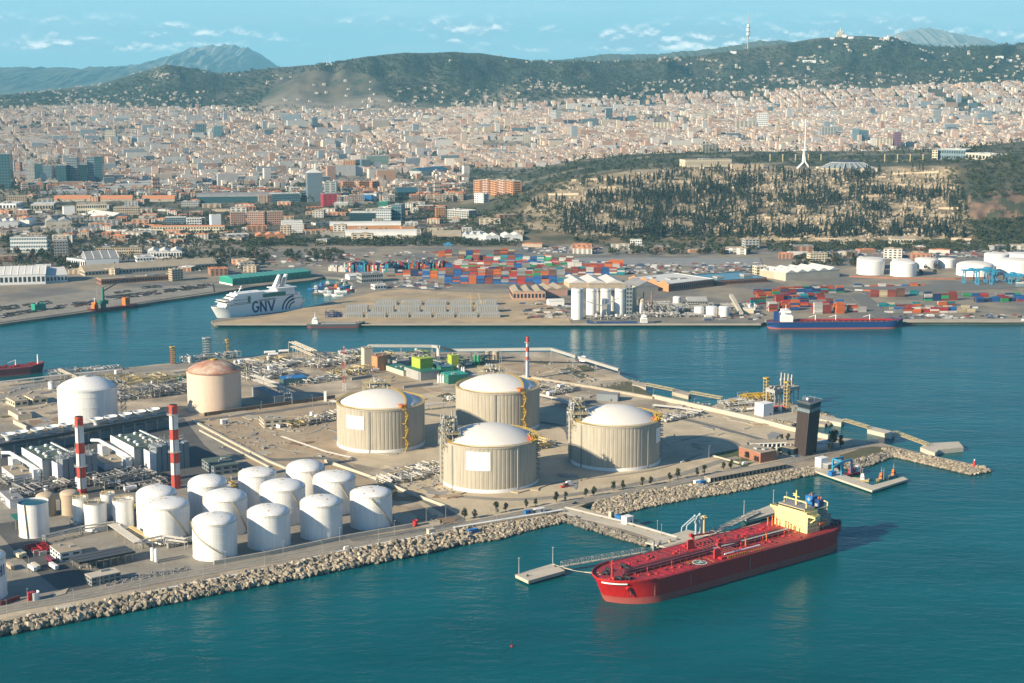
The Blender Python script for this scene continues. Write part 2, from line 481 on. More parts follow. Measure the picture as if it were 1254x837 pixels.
def terr_at(X,Y):
    i=np.clip((axis_of(X,Y)-_ga[0])/4.0,0,len(_ga)-1.001);j=np.clip((Y-_gy[0])/12.0,0,len(_gy)-1.001)
    i0=i.astype(int);j0=j.astype(int);u=i-i0;v=j-j0
    return (_GH[j0,i0]*(1-u)+_GH[j0,i0+1]*u)*(1-v)+(_GH[j0+1,i0]*(1-u)+_GH[j0+1,i0+1]*u)*v
def ground(px,py):
    """the point of the terrain seen at a photo pixel (arrays welcome)"""
    px=np.atleast_1d(np.asarray(px,float));py=np.atleast_1d(np.asarray(py,float))
    x=(px-627)/F;u=-(py-418.5)/F
    dy=CT+u*ST;dzv=-ST+u*CT
    Ys=np.geomspace(2000,12500,900)
    X=(x/dy)[:,None]*Ys[None,:];Z=H+(dzv/dy)[:,None]*Ys[None,:]
    Yb=np.broadcast_to(Ys,X.shape)
    T=np.where(Yb < 2900,3.0,terr_at(X,np.maximum(Yb,2850)))
    below=Z < T
    i=np.argmax(below,axis=1);i=np.where(below.any(axis=1),i,len(Ys)-1)
    r=np.arange(len(px));i0=np.maximum(i-1,0)
    d0=Z[r,i0]-T[r,i0];d1=Z[r,i]-T[r,i]
    t=np.clip(d0/np.where(np.abs(d0-d1) < 1e-9,1,d0-d1),0,1)
    Y=Ys[i0]+(Ys[i]-Ys[i0])*t
    Xg=x/dy*Y
    return np.stack([Xg,Y,np.where(Y < 2900,3.0,terr_at(Xg,np.maximum(Y,2850)))],axis=1)
def G1(px,py): return Vector(ground(px,py)[0])
def TH(x,y): return 3.0 if y < 2900 else float(terr_at(np.array([float(x)]),np.array([float(y)]))[0])

def np_mesh(name,verts,quads,mats,facecol=None,tris=None):
    me=bpy.data.meshes.new(name)
    nq=len(quads);nt=0 if tris is None else len(tris)
    me.vertices.add(len(verts));me.vertices.foreach_set('co',np.asarray(verts,np.float32).ravel())
    loops=np.asarray(quads,np.int32).ravel() if nq else np.zeros(0,np.int32)
    if nt: loops=np.concatenate([loops,np.asarray(tris,np.int32).ravel()])
    me.loops.add(len(loops));me.loops.foreach_set('vertex_index',loops)
    starts=np.concatenate([np.arange(nq)*4,nq*4+np.arange(nt)*3]).astype(np.int32)
    me.polygons.add(nq+nt);me.polygons.foreach_set('loop_start',starts)
    for m in ([mats] if isinstance(mats,str) else mats): me.materials.append(MATS[m])
    if facecol is not None:
        at=me.attributes.new('Col','FLOAT_COLOR','FACE')
        c=np.ones((len(facecol),4),np.float32);c[:,:3]=facecol
        at.data.foreach_set('color',c.ravel())
    me.polygons.foreach_set('use_smooth',np.zeros(nq+nt,bool));me.update(calc_edges=True);me.validate()
    return me

def mix3(a,b,t): return np.asarray(a)*(1-t[:,None])+np.asarray(b)*t[:,None]
CEM=[(640,262),(655,240),(700,222),(790,206),(900,203),(1060,205),(1150,203),(1166,206),(1176,232),(1186,262),
       (1192,292),(1000,296),(860,292),(720,288),(640,280)]
def terrain_colour(X,Y,ax,ay,h):
    n1=fbm(X/90.0,Y/90.0,5);n2=fbm(X/400.0+9,Y/400.0,4);n3=vnoise(X/23.0,Y/23.0)
    c=np.tile(np.array([0.24,0.20,0.155]),(len(X),1))                      # streets and yards of the city
    c=mix3(c,[0.30,0.245,0.18],sstep(0.45,0.6,n1))
    ind=(1-sstep(3900,4300,Y))                                             # verges and waste ground behind the port
    veg=mix3([0.060,0.062,0.034],[0.15,0.125,0.075],sstep(0.4,0.62,n1))
    c=mix3(c,veg,ind*sstep(0.36,0.5,n2))
    hill=sstep(7900,8350,Y+260*(n2-0.5)*4)
    forest=mix3([0.020,0.036,0.022],[0.044,0.056,0.032],n1)
    dry=np.array([0.125,0.10,0.066])
    drym=sstep(0.56,0.66,n2)*0.6
    spm=np.exp(-np.abs((ax-392)/66) ** 3-np.abs((ay-106)/27) ** 3)
    right=np.exp(-((ax-950)/90) ** 2-((ay-98)/12) ** 2)*sstep(0.45,0.6,n1)
    lob=np.exp(-((ax-1090)/50) ** 2-((ay-97)/9) ** 2)
    f=mix3(forest,dry,np.clip(np.maximum.reduce([drym,1.0*spm*sstep(0.22,0.5,n1),right,lob*0.8]),0,1))
    q=np.exp(-((ax-203)/15) ** 2-((ay-91)/5) ** 2)*sstep(0.4,0.55,n3)
    f=mix3(f,[0.36,0.31,0.25],np.clip(q*1.5,0,1))
    q2=np.exp(-((ax-525)/9) ** 2-((ay-95)/9) ** 2)
    f=mix3(f,[0.30,0.25,0.18],np.clip(q2,0,1)*0.8)
    c=mix3(c,f,hill)
    # cemetery hill
    mon=(ax > 560) & (Y > 3040) & (Y < 5000) & (np.interp(ax,[p[0] for p in MONT],[p[1] for p in MONT]) > 4)
    scrub=mix3([0.070,0.070,0.036],[0.19,0.145,0.085],sstep(0.42,0.64,n1))
    cem=mix3([0.20,0.155,0.095],[0.38,0.30,0.19],sstep(0.3,0.7,fbm(X/60.0,h/4.0,4)))
    inside=in_poly(ax,ay,CEM).astype(float)
    mm=mix3(scrub,cem,inside)
    park=sstep(3800,3900,Y)
    mm=mix3(mm,mix3([0.045,0.055,0.028],[0.20,0.17,0.11],sstep(0.5,0.68,n1)),park*(ax > 560))
    dark=sstep(1168,1176,ax-(ay-205)*0.22)*(Y < 4300)
    mm=mix3(mm,mix3([0.048,0.055,0.030],[0.105,0.09,0.052],sstep(0.35,0.7,n1)),dark)
    cliff=((ax > 1186) & (ay > 233) & (ay < 270)).astype(float)*sstep(0.45,0.53,fbm(ax/16.0,ay/9.0+3,4))
    mm=mix3(mm,mix3([0.10,0.075,0.05],[0.24,0.145,0.095],n3),cliff)
    w=mon.astype(float)
    return mix3(c,mm,w)

# -- one relief sheet from behind the port to beyond the ridge
axs=np.concatenate([np.linspace(-500,-60,24),np.linspace(-40,1300,400),np.linspace(1320,1750,24)])
Yr=np.concatenate([np.linspace(2870,4600,190),np.geomspace(4620,12500,190)])
AX,YY=np.meshgrid(axs,Yr)
XX=(AX-627)/F*(YY*CT+270*ST)
ZZ=terr(XX,YY)
nr,nc=ZZ.shape
idx=np.arange(nr*nc).reshape(nr,nc)
quads=np.stack([idx[:-1,:-1],idx[:-1,1:],idx[1:,1:],idx[1:,:-1]],axis=-1).reshape(-1,4)
ctr=lambda a: ((a[:-1,:-1]+a[1:,1:]+a[:-1,1:]+a[1:,:-1])/4).ravel()
cX,cY,cZ=ctr(XX),ctr(YY),ctr(ZZ)
cax,cay=topix(cX,cY,cZ)
me=np_mesh('terrain',np.stack([XX,YY,ZZ],-1).reshape(-1,3),quads,'terrain',terrain_colour(cX,cY,cax,cay,cZ))
me.polygons.foreach_set('use_smooth',[True]*len(me.polygons))
link('terrain',me,kind='structure')

# -- far plain and the blue mountains behind
mb=MB();mb.prism([(-12000,12300),(12000,12300),(16500,36500),(-16500,36500)],10,40);struct('plain',mb,'scrub')
def mountain(name,sil,D,span,rough,rock,label=None):
    a=np.arange(sil[0][0],sil[-1][0]+0.1,1.0)
    yc=np.interp(a,[p[0] for p in sil],[p[1] for p in sil])
    hc=H+(-(yc-418.5)/F*D*CT-D*ST)/(CT+(418.5-yc)/F*ST)
    hc=hc+rough*(fbm(a/5.0,a*0+D/700.0,4)-0.5)
    t=np.linspace(-1,1,41)
    A,T=np.meshgrid(a,t)
    Y=D+T*span
    X=(A-627)/F*D*(1+0*T)*CT
    prof=(1-np.abs(T)) ** 0.8
    nz=fbm(A/7.0,T*9+D/900.0,5)
    Z=35+(hc[None,:]-35)*np.clip(prof*(1-0.55*(nz-0.4)*(np.abs(T) > 0.01)*(1-prof)*3),0,1)
    n_r,n_c=Z.shape;ix=np.arange(n_r*n_c).reshape(n_r,n_c)
    q=np.stack([ix[:-1,:-1],ix[:-1,1:],ix[1:,1:],ix[1:,:-1]],-1).reshape(-1,4)
    hh=ctr(Z)/max(hc.max(),1)
    g=fbm(ctr(A)/9.0,ctr(T)*9,4)
    col=mix3([0.04,0.055,0.03],rock,np.clip(sstep(0.42,0.62,g)*0.5+sstep(0.6,0.9,hh)*0.7,0,1))
    me_=np_mesh(name,np.stack([X,Y,Z],-1).reshape(-1,3),q,'mountain',col);me_.polygons.foreach_set('use_smooth',np.ones(len(q),bool));link(name,me_,kind='structure')
mountain('valley_hills',[(-300,84),(0,83),(40,83),(90,84),(150,82),(230,86),(300,92)],24000,4000,70,[0.10,0.10,0.06])
mountain('serrated_mountain',[(120,86),(150,82),(178,77),(196,72),(214,66),(228,62),(236,58),(245,58),(252,55),(259,57),(264,54.5),
         (271,56),(276,54),(284,56),(289,54.5),(296,57),(304,59),(312,63),(320,68),(330,78),(345,85),(360,88)],30000,5000,110,[0.27,0.26,0.24])
mountain('blue_ridge',[(560,84),(610,76),(640,74),(690,73.5),(720,69),(750,66),(790,67),(830,64),(870,60),(900,56),(930,50),
         (960,50),(990,56),(1040,62),(1100,70)],15500,2800,30,[0.08,0.09,0.05])
mountain('table_mountain',[(1060,56),(1085,46),(1100,40),(1115,36),(1135,34),(1150,37),(1165,40),(1180,43),(1192,45),(1205,47),(1215,53),(1240,55),(1300,62)],29000,4500,80,[0.28,0.26,0.22])

# -- the sea
def water_material():
    m,nt,b=new_mat('water')
    b.inputs['Roughness'].default_value=0.10;b.inputs['IOR'].default_value=1.333;b.inputs['Specular IOR Level'].default_value=0.13
    geo=nt.nodes.new('ShaderNodeNewGeometry')
    def noise(sc,det,rough=0.55):
        mp=nt.nodes.new('ShaderNodeMapping');mp.inputs['Scale'].default_value=sc;mp.inputs['Rotation'].default_value=(0,0,R(25))
        nt.links.new(geo.outputs['Position'],mp.inputs[0])
        n=nt.nodes.new('ShaderNodeTexNoise');n.inputs['Scale'].default_value=1.0;n.inputs['Detail'].default_value=det;n.inputs['Roughness'].default_value=rough
        nt.links.new(mp.outputs[0],n.inputs['Vector']);return n.outputs['Fac']
    mx=nt.nodes.new('ShaderNodeMix');mx.data_type='RGBA'
    mx.inputs['A'].default_value=(0.0001,0.074,0.088,1);mx.inputs['B'].default_value=(0.0002,0.100,0.116,1)
    rr=nt.nodes.new('ShaderNodeMapRange');nt.links.new(noise((0.006,0.012,0.01),5),rr.inputs[0]);rr.inputs[1].default_value=0.35;rr.inputs[2].default_value=0.65
    nt.links.new(rr.outputs[0],mx.inputs['Factor']);nt.links.new(mx.outputs['Result'],b.inputs['Base Color'])
    hgt=nmath(nt,'ADD',nmath(nt,'MULTIPLY',noise((0.07,0.13,0.1),5,0.62),1.0),nmath(nt,'MULTIPLY',noise((0.012,0.03,0.02),3),2.0))
    bp=nt.nodes.new('ShaderNodeBump');bp.inputs['Strength'].default_value=1.0;bp.inputs['Distance'].default_value=0.65
    nt.links.new(hgt,bp.inputs['Height']);nt.links.new(bp.outputs[0],b.inputs['Normal'])
    MATS['water']=m
water_material()
mb=MB();mb.add([(-9000,-2200,0),(9000,-2200,0),(9000,4200,0),(-9000,4200,0)],[(0,1,2,3)]);struct('sea',mb,'water')
mb=MB();mb.prism([(-15800,-2200),(15800,-2200),(15800,12400),(-15800,12400)],-2.5,-1.5);struct('sea_bed',mb,'scrub')

# -- port land: the near quay and the far quays, each with a real edge
def pxpoly(pts,h=3.0): return [xy(P(a,b,h)) for a,b in pts]
NEAR=[(-420,856),(-60,775),(0,764),(72,752),(163,731.5),(226,720),(314,703),(425,677),(526,659),(551,654),(600,644),(688,631.5),(697,632),
        (793,663),(823,670.4),(837,660),(780.6,642.8),(725,625.7),(709,620),(730,614),(790.6,601),(851,594),(866,594),
        (914,585),(965,577),(990.6,572),(1022,566),(1036,568),(1088,552.5),(1103,552.5),(1150,563),(1203,574),(1206,571.5),
        (1150,560),(1105,549.5),(1075,541.5),(1018,535),(970.5,526.6),(925,514),(895,507),(878,501),(860,499),(800,487),(728,474),(748,471),(773,466.5),
        (758,459),(755.8,454),(695.6,438),(678,431),(600,432),(494,431),(435,432),(400,431),(358,431),(330,434),(300,439),
        (195,446),(125,454),(62,459),(50,466),(0,467),(-420,490)]
mb=MB();mb.prism(pxpoly(NEAR),-1.4,3.0);struct('near_quay_ground',mb,'land')
FAR=[(-700,474),(-200,419),(0,397),(108,382),(175.5,372),(263,359),(314,350.5),(382,343),(397,339),(414,340),(432,347),(436,358),(404,369),(372,380),
       (314,387),(266,390.8),(258.5,393.5),(263,398),(930,398),(936,394.5),(1254,394.5),(1800,394)]
fp=pxpoly(FAR)+[Vector((2300,2960)),Vector((-2300,2960))]
mb=MB();mb.prism(fp,-1.4,3.0);struct('far_quay_ground',mb,'yard')

LAYER=[0]
def sheet(name,pts,mat,h=None,px=True):
    """a thin layer of paving or soil lying on the ground"""
    LAYER[0] += 1
    z=3.02+0.006*LAYER[0] if h is None else h
    mb=MB();q=pxpoly(pts,z) if px else pts
    mb.prism(q,z-0.3 if h is not None else 2.9,z)
    return struct(name,mb,mat)
def ribbon_mb(pts,w,z,th=0.12):
    mb=MB();pts=[xy(p) for p in pts];L=[];Rr=[]
    for i,p in enumerate(pts):
        a=pts[max(i-1,0)];b=pts[min(i+1,len(pts)-1)];d=(b-a).normalized();n=Vector((-d.y,d.x))
        L.append(p+n*w/2);Rr.append(p-n*w/2)
    for i in range(len(pts)-1):
        q=[Rr[i],Rr[i+1],L[i+1],L[i]]
        mb.hexa([(c.x,c.y,z-th) for c in q],[(c.x,c.y,z) for c in q])
    return mb
def smooth_line(pts,n=6):
    pts=[xy(p) for p in pts];out=[]
    for i in range(len(pts)-1):
        p0=pts[max(i-1,0)];p1=pts[i];p2=pts[i+1];p3=pts[min(i+2,len(pts)-1)]
        for k in range(n):
            t=k/n
            out.append(0.5*((2*p1)+(p2-p0)*t+(2*p0-5*p1+4*p2-p3)*t*t+(3*p1-p0-3*p2+p3)*t ** 3))
    out.append(pts[-1]);return out
def road(name,pts,w,mat,px=True):
    LAYER[0] += 1
    z=3.02+0.006*LAYER[0]
    q=smooth_line([P(a,b) for a,b in pts] if px else pts)
    return struct(name,ribbon_mb(q,w,z),mat),q
# ================================================================== NEAR QUAY
GZ=3.0
UA=R(36.0)                                     # bearing of the quay's own grid
CAMXY=Vector((0,0))
def front_to_centre(px,py,w_px,h=GZ):
    p=P(px,py,h);D=w_px*mpp(p);d=xy(p).normalized()
    return p,D,Vector((p.x+d.x*D/2,p.y+d.y*D/2,h))

# ---- paving, soil and roads on the quay
sheet('dirt_ground',[(560,660),(470,575),(395,560),(330,520),(300,505),(480,470),(680,500),(860,520),(985,560),(880,580),(760,605),(640,640)],'pale_dirt')
sheet('sand_ground',[(818,492),(900,505),(985,535),(985,552),(905,548),(880,560),(810,548),(806,510)],'pale_dirt')
sheet('plant_yard',[(0,745),(0,520),(110,522),(240,505),(330,590),(480,640),(300,690),(120,730)],'old_asphalt')
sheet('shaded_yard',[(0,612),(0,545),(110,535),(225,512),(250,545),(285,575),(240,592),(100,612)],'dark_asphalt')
sheet('gravel_yard',[(232,512),(395,485),(470,500),(420,560),(520,640),(480,645),(330,590)],'dirt')
sheet('brown_yard',[(35,515),(75,512),(78,525),(40,530)],'brown_dirt')
sheet('quay_apron',[(0,478),(62,462),(195,448),(358,433),(358,438),(195,455),(62,472),(0,490)],'old_asphalt')
sheet('field',[(455,462),(490,460),(545,478),(505,484),(440,500),(415,488)],'dirt')
sheet('west_field',[(640,440),(690,440),(745,462),(700,470),(650,460),(600,445)],'dirt')
sheet('scrub_patch',[(686,452),(700,450),(722,461),(712,464),(690,458)],'scrub')
sheet('scrub_strip',[(706,448),(720,447),(732,455),(715,456)],'scrub')
sheet('waste_ground',[(723,474),(748,471.5),(773,467),(776,470),(800,486),(760,478)],'scrub')
sheet('lawn',[(868,557),(902,550),(925,566),(912,572),(890,566)],'lawn')
sheet('verge',[(706,622),(730,613.5),(790,600.5),(840,592.5),(866,590),(868,581),(790,595),(730,611)],'scrub')
sheet('point_scrub',[(1030,566),(1088,552),(1094,548),(1062,547),(1028,558)],'scrub')
sheet('tank_bund',[(160,690),(240,703),(420,668),(490,640),(455,612),(380,570),(250,590),(170,610),(150,660)],'old_asphalt')
_,front_road=road('front_road',[(-120,776),(0,749),(100,731),(200,710),(314,690),(425,670),(526,650),(600,637),(690,619),(775,602),(870,583),(960,566),(1010,554),(1060,546)],12,'old_asphalt')
road('inner_road',[(270,548),(330,563),(400,562),(440,580),(500,602),(548,628),(560,640),(500,652),(430,662)],9,'asphalt')
road('tank_road',[(470,575),(520,597),(545,606),(640,612),(740,600),(830,582),(880,566),(905,560)],8,'old_asphalt')
road('back_road',[(0,492),(120,470),(230,455),(330,446),(440,440),(560,470),(700,490),(830,512),(960,545),(1015,548)],8,'asphalt')
road('middle_road',[(240,515),(330,505),(405,495),(470,500),(560,512),(680,520),(700,540)],8,'asphalt')
road('pier_road',[(690,626),(760,643),(829,664)],13,'pale_concrete')
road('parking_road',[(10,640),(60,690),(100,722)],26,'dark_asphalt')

for tr_ in ([(290,515),(330,528),(380,530),(405,515)],[(300,530),(345,550),(395,556)],[(480,590),(530,585),(548,600)],[(640,598),(700,588),(800,575),(860,555)],[(815,505),(880,520),(960,540)],[(830,540),(890,530),(950,548)],[(650,445),(690,455),(720,470)],[(440,470),(500,466),(530,476)],[(600,470),(650,480),(720,500),(780,500)],[(0,500),(40,500),(80,490)]):
    for o_ in (0,1.2): road('tyre_track',[(x,y+o_) for x,y in tr_],1.6,'old_asphalt' if o_ else 'quay_concrete')
rnd=random.Random(91)
for k in range(120):
    px_,py_=rnd.choice([(rnd.uniform(270,470),rnd.uniform(505,560)),(rnd.uniform(470,560),rnd.uniform(565,640)),(rnd.uniform(600,740),rnd.uniform(440,490)),(rnd.uniform(640,860),rnd.uniform(575,612)),(rnd.uniform(400,560),rnd.uniform(450,490)),(rnd.uniform(815,960),rnd.uniform(500,548)),(rnd.uniform(0,90),rnd.uniform(470,530)),(rnd.uniform(120,420),rnd.uniform(690,700))])
    c=P(px_,py_);a0=rnd.uniform(0,6.28);l=rnd.uniform(5,22);w_=l*rnd.uniform(.2,.6)
    pts_=[Vector((c.x+l*math.cos(t)*math.cos(a0)*k_-w_*math.sin(t)*math.sin(a0)*k_,c.y+l*math.cos(t)*math.sin(a0)*k_+w_*math.sin(t)*math.cos(a0)*k_)) for t in np.linspace(0,6.28,13)[:-1] for k_ in (rnd.uniform(.4,1.25),)]
    q_=topix(*(np.array([[v.x,v.y,3.0] for v in pts_]+[[c.x-30,c.y-20,3.0],[c.x+20,c.y-20,3.0]]).T))
    if (px_ < 420 and py_ > 680) or not in_poly(q_[0],q_[1],NEAR).all(): continue
    sheet('soil_patch',pts_,rnd.choice(['dirt','brown_dirt','pale_dirt','old_asphalt','scrub','quay_concrete','grey_concrete']),px=False)
LAYER[0] += 1
MZ=3.03+0.006*LAYER[0];mk=MB()
for s_ in range(0,len(front_road)-1):
    a,b=front_road[s_],front_road[s_+1];d=b-a;n_=max(1,int(d.length/9));nn=Vector((-d.y,d.x)).normalized()
    for i in range(n_): p0,p1=a.lerp(b,i/n_),a.lerp(b,(i+.45)/n_);mk.bar((p0.x,p0.y,MZ),(p1.x,p1.y,MZ),.25,.03)
    for e in (-5.2,5.2): p0,p1=a+nn*e,b+nn*e;mk.bar((p0.x,p0.y,MZ),(p1.x,p1.y,MZ),.2,.03)
struct('road_marking',mk,'road_paint')
# ---- sea walls and rock slopes
def wall_line(name,label,pts,w,h,mat,cat='wall',z=GZ):
    q=[xy(P(a,b,z)) for a,b in pts]
    mb=ribbon_mb(q,w,z+h,h)
    o=obj(name,mb,mat);o.location=(0,0,0)
    return tag(o,label,cat)
wall_line('parapet_wall','long pale blue-white parapet between front road and boulders',[(85,752),(163,732),(226,719),(314,702),(425,676),(526,657)],1.6,1.8,'white')
wall_line('parapet_wall','low pale parapet running beside the white pipes before the jetty',[(556,648),(600,640),(650,632),(690,626)],1.4,1.2,'pale_concrete')
wall_line('sea_wall','high pale sea wall along the back edge of the quay',[(800,488),(895,509),(925,516),(970,528),(1015,538)],3,4.0,'pale_concrete')
wall_line('sea_wall','grey sea wall beside the track behind the domed tanks',[(640,462),(728,476),(800,489)],3,2.5,'quay_concrete')
wall_line('bund_wall','beige bund wall in front of the white tank farm',[(262,692),(330,680),(420,661),(505,646)],1.0,3.0,'pale_concrete')
wall_line('bund_wall','beige bund wall on the far side of the white tank farm',[(398,566),(455,586),(500,605),(545,622)],1.0,2.5,'pale_concrete')
wall_line('pipe_trench_wall','long pale trench wall crossing the gravel yard',[(236,516),(280,540),(330,566),(352,575)],2.5,1.6,'pale_concrete')
wall_line('pipe_trench_wall','second pale trench wall nearer the white tank farm',[(245,528),(290,552),(330,573)],2.0,1.4,'pale_concrete')
wall_line('yard_wall','low dark wall of the empty field behind the sheds',[(455,462),(430,466)],2.0,3,'grey_concrete')
wall_line('yard_wall','low grey wall at the near edge of the empty field',[(494,476),(530,472)],2.0,3,'grey_concrete')
wall_line('site_wall','brown wall behind the gravel yard by the rusty tank',[(250,510),(330,499),(410,488)],1.5,3.5,'brown_dirt')
wall_line('plant_wall','pale wall beside the brown yard left of the white domed tank',[(17,519),(33,527)],1.5,4,'pale_concrete')
wall_line('plinth_wall','beige kerb wall round the lawn of the tower offices',[(872,559),(905,568),(926,566)],1.2,1.4,'pale_concrete')

boulder_me=[]
for k in range(6):
    rnd=random.Random(40+k);mb=MB()
    if k < 4:      # quarried blocks: skewed, chipped boxes
        q=[Vector((sx*rnd.uniform(.38,.6),sy*rnd.uniform(.38,.6),sz*rnd.uniform(.36,.55))) for sz in (-1,1) for sx,sy in ((-1,-1),(1,-1),(1,1),(-1,1))]
        bm=bmesh.new();vv=[bm.verts.new(p) for p in q]
        for f in ((3,2,1,0),(4,5,6,7),(0,1,5,4),(1,2,6,5),(2,3,7,6),(3,0,4,7)): bm.faces.new([vv[i] for i in f])
        bmesh.ops.bevel(bm,geom=bm.edges[:]+bm.verts[:],offset=0.09,segments=1,affect='EDGES')
        bm.verts.index_update();mb.add([v.co for v in bm.verts],[tuple(v.index for v in f.verts) for f in bm.faces]);bm.free()
    else: mb.rough_ball((0,0,0),.6,.5,rnd)
    boulder_me.append(mb)
boulder_mesh=[m.mesh('boulder','stone') for m in boulder_me]
boulder_mesh2=[m.mesh('boulder','stone_grey') for m in boulder_me]
def riprap(label,top,toe,size,count,individual,seed,shared,mat='stone',z1=GZ,bump=0.0):
    rnd=random.Random(seed);top=[xy(P(a,b,z1)) for a,b in top];toe=[xy(P(a,b,0)) for a,b in toe]
    def along(L,t):
        seg=[(L[i+1]-L[i]).length for i in range(len(L)-1)];s=t*sum(seg)
        for i,d in enumerate(seg):
            if s <= d: return L[i].lerp(L[i+1],s/d)
            s -= d
        return L[-1]
    base=along(top,.5)
    T=thing('rock_slope',label,'breakwater',(base.x,base.y,0),group='rock slopes along the quays')
    mb=MB();n=40
    for i in range(n):
        a0,a1=along(top,i/n),along(top,(i+1)/n);b0,b1=along(toe,i/n),along(toe,(i+1)/n)
        mb.add([(b0.x,b0.y,-1.3),(b1.x,b1.y,-1.3),(a1.x,a1.y,z1-.4),(a0.x,a0.y,z1-.4)],[(0,1,2,3)])
    obj('slope_fill',mb,'stone_grey',T,True)
    mass=MB()
    for i in range(count):
        t=rnd.random();k=rnd.random() ** .9;c=along(top,t).lerp(along(toe,t),k)
        s=size*rnd.uniform(.7,1.3);z=(z1-.2)*(1-k)+bump*rnd.random()+rnd.uniform(-.1,.5)*s*.5
        rot=Matrix.Rotation(rnd.uniform(0,6.28),3,'Z') @ Matrix.Rotation(rnd.uniform(-.7,.7),3,'X') @ Matrix.Rotation(rnd.uniform(-.7,.7),3,'Y')
        if i < individual:
            o=link('boulder',shared[i % len(shared)],T);o.location=(c.x-base.x,c.y-base.y,z)
            o.rotation_euler=rot.to_euler();o.scale=(s,s*rnd.uniform(.8,1.15),s*rnd.uniform(.8,1.1))
        else:
            src=boulder_me[rnd.randrange(len(boulder_me))]
            mass.add([rot @ (Vector(v)*s)+Vector((c.x,c.y,z)) for v in src.v],src.f)
    obj('boulder_mass',mass,mat,T,True,kind='stuff')
riprap('bank of big sandy boulders below the front road at the bottom left',[(-60,775),(0,764),(72,752),(163,732),(226,720),(314,703)],[(-60,796),(0,780),(83,764),(155,751),(226,736),(314,719)],3.0,1300,260,1,boulder_mesh,bump=2.2)
riprap('bank of big sandy boulders in front of the white tank farm',[(314,703),(425,677),(526,659),(551,654),(575,650)],[(314,719),(333,716),(440,695),(526,678),(578,665)],2.9,1200,220,2,boulder_mesh,bump=2.2)
riprap('slope of small grey stones from the boulders to the jetty root',[(572,652),(600,644),(645,637),(690,631)],[(574,667),(614,661),(650,650),(693,640)],2.4,900,40,3,boulder_mesh2,'stone')
riprap('narrow stone bank along the near side of the jetty road',[(697,632),(745,648),(793,662)],[(696,642),(745,657),(793,671)],2.2,380,30,4,boulder_mesh2,'stone_grey')
riprap('broad pale stone slope between the jetty and the concrete ramp',[(725,625),(730,614),(790,601),(851,594),(862,594)],[(748,634),(760,631),(790,623),(850,611),(872,608)],2.3,1500,120,5,boulder_mesh2,'stone')
riprap('pale stone slope below the row of garages',[(868,596),(914,585.5),(965,577.5),(992,573)],[(874,608),(914,601),(965,589),(1000,581.7)],2.2,950,60,6,boulder_mesh2,'stone')
riprap('stone slope beside the small boat basin',[(1030,568),(1060,560),(1088,552.5),(1104,556)],[(1038,577),(1066,571),(1095,560),(1110,561)],2.3,420,40,7,boulder_mesh2,'stone_grey')
riprap('curved outer breakwater of pale stones ending in the bay',[(1080,550),(1104,552.5),(1150,563),(1204,573.5)],[(1092,560),(1150,573.5),(1190,583),(1214,578)],2.1,1500,80,8,boulder_mesh2,'stone',bump=.8)
riprap('rubble spit running out behind the sandy field',[(724,474),(748,471),(773,466)],[(735,478),(757,478),(790,470)],2.4,260,10,9,boulder_mesh2,'stone_grey')
mb=MB();mb.hexa([P(851,596,3.2),P(865,592,3.2),P(875,606,.4),P(860,609,.4)][::-1],[P(851,596,3.6),P(865,592,3.6),P(875,606,.8),P(860,609,.8)][::-1])
tag(obj('boat_ramp',mb,'pale_concrete'),'smooth concrete ramp running down between the two stone slopes','ramp')

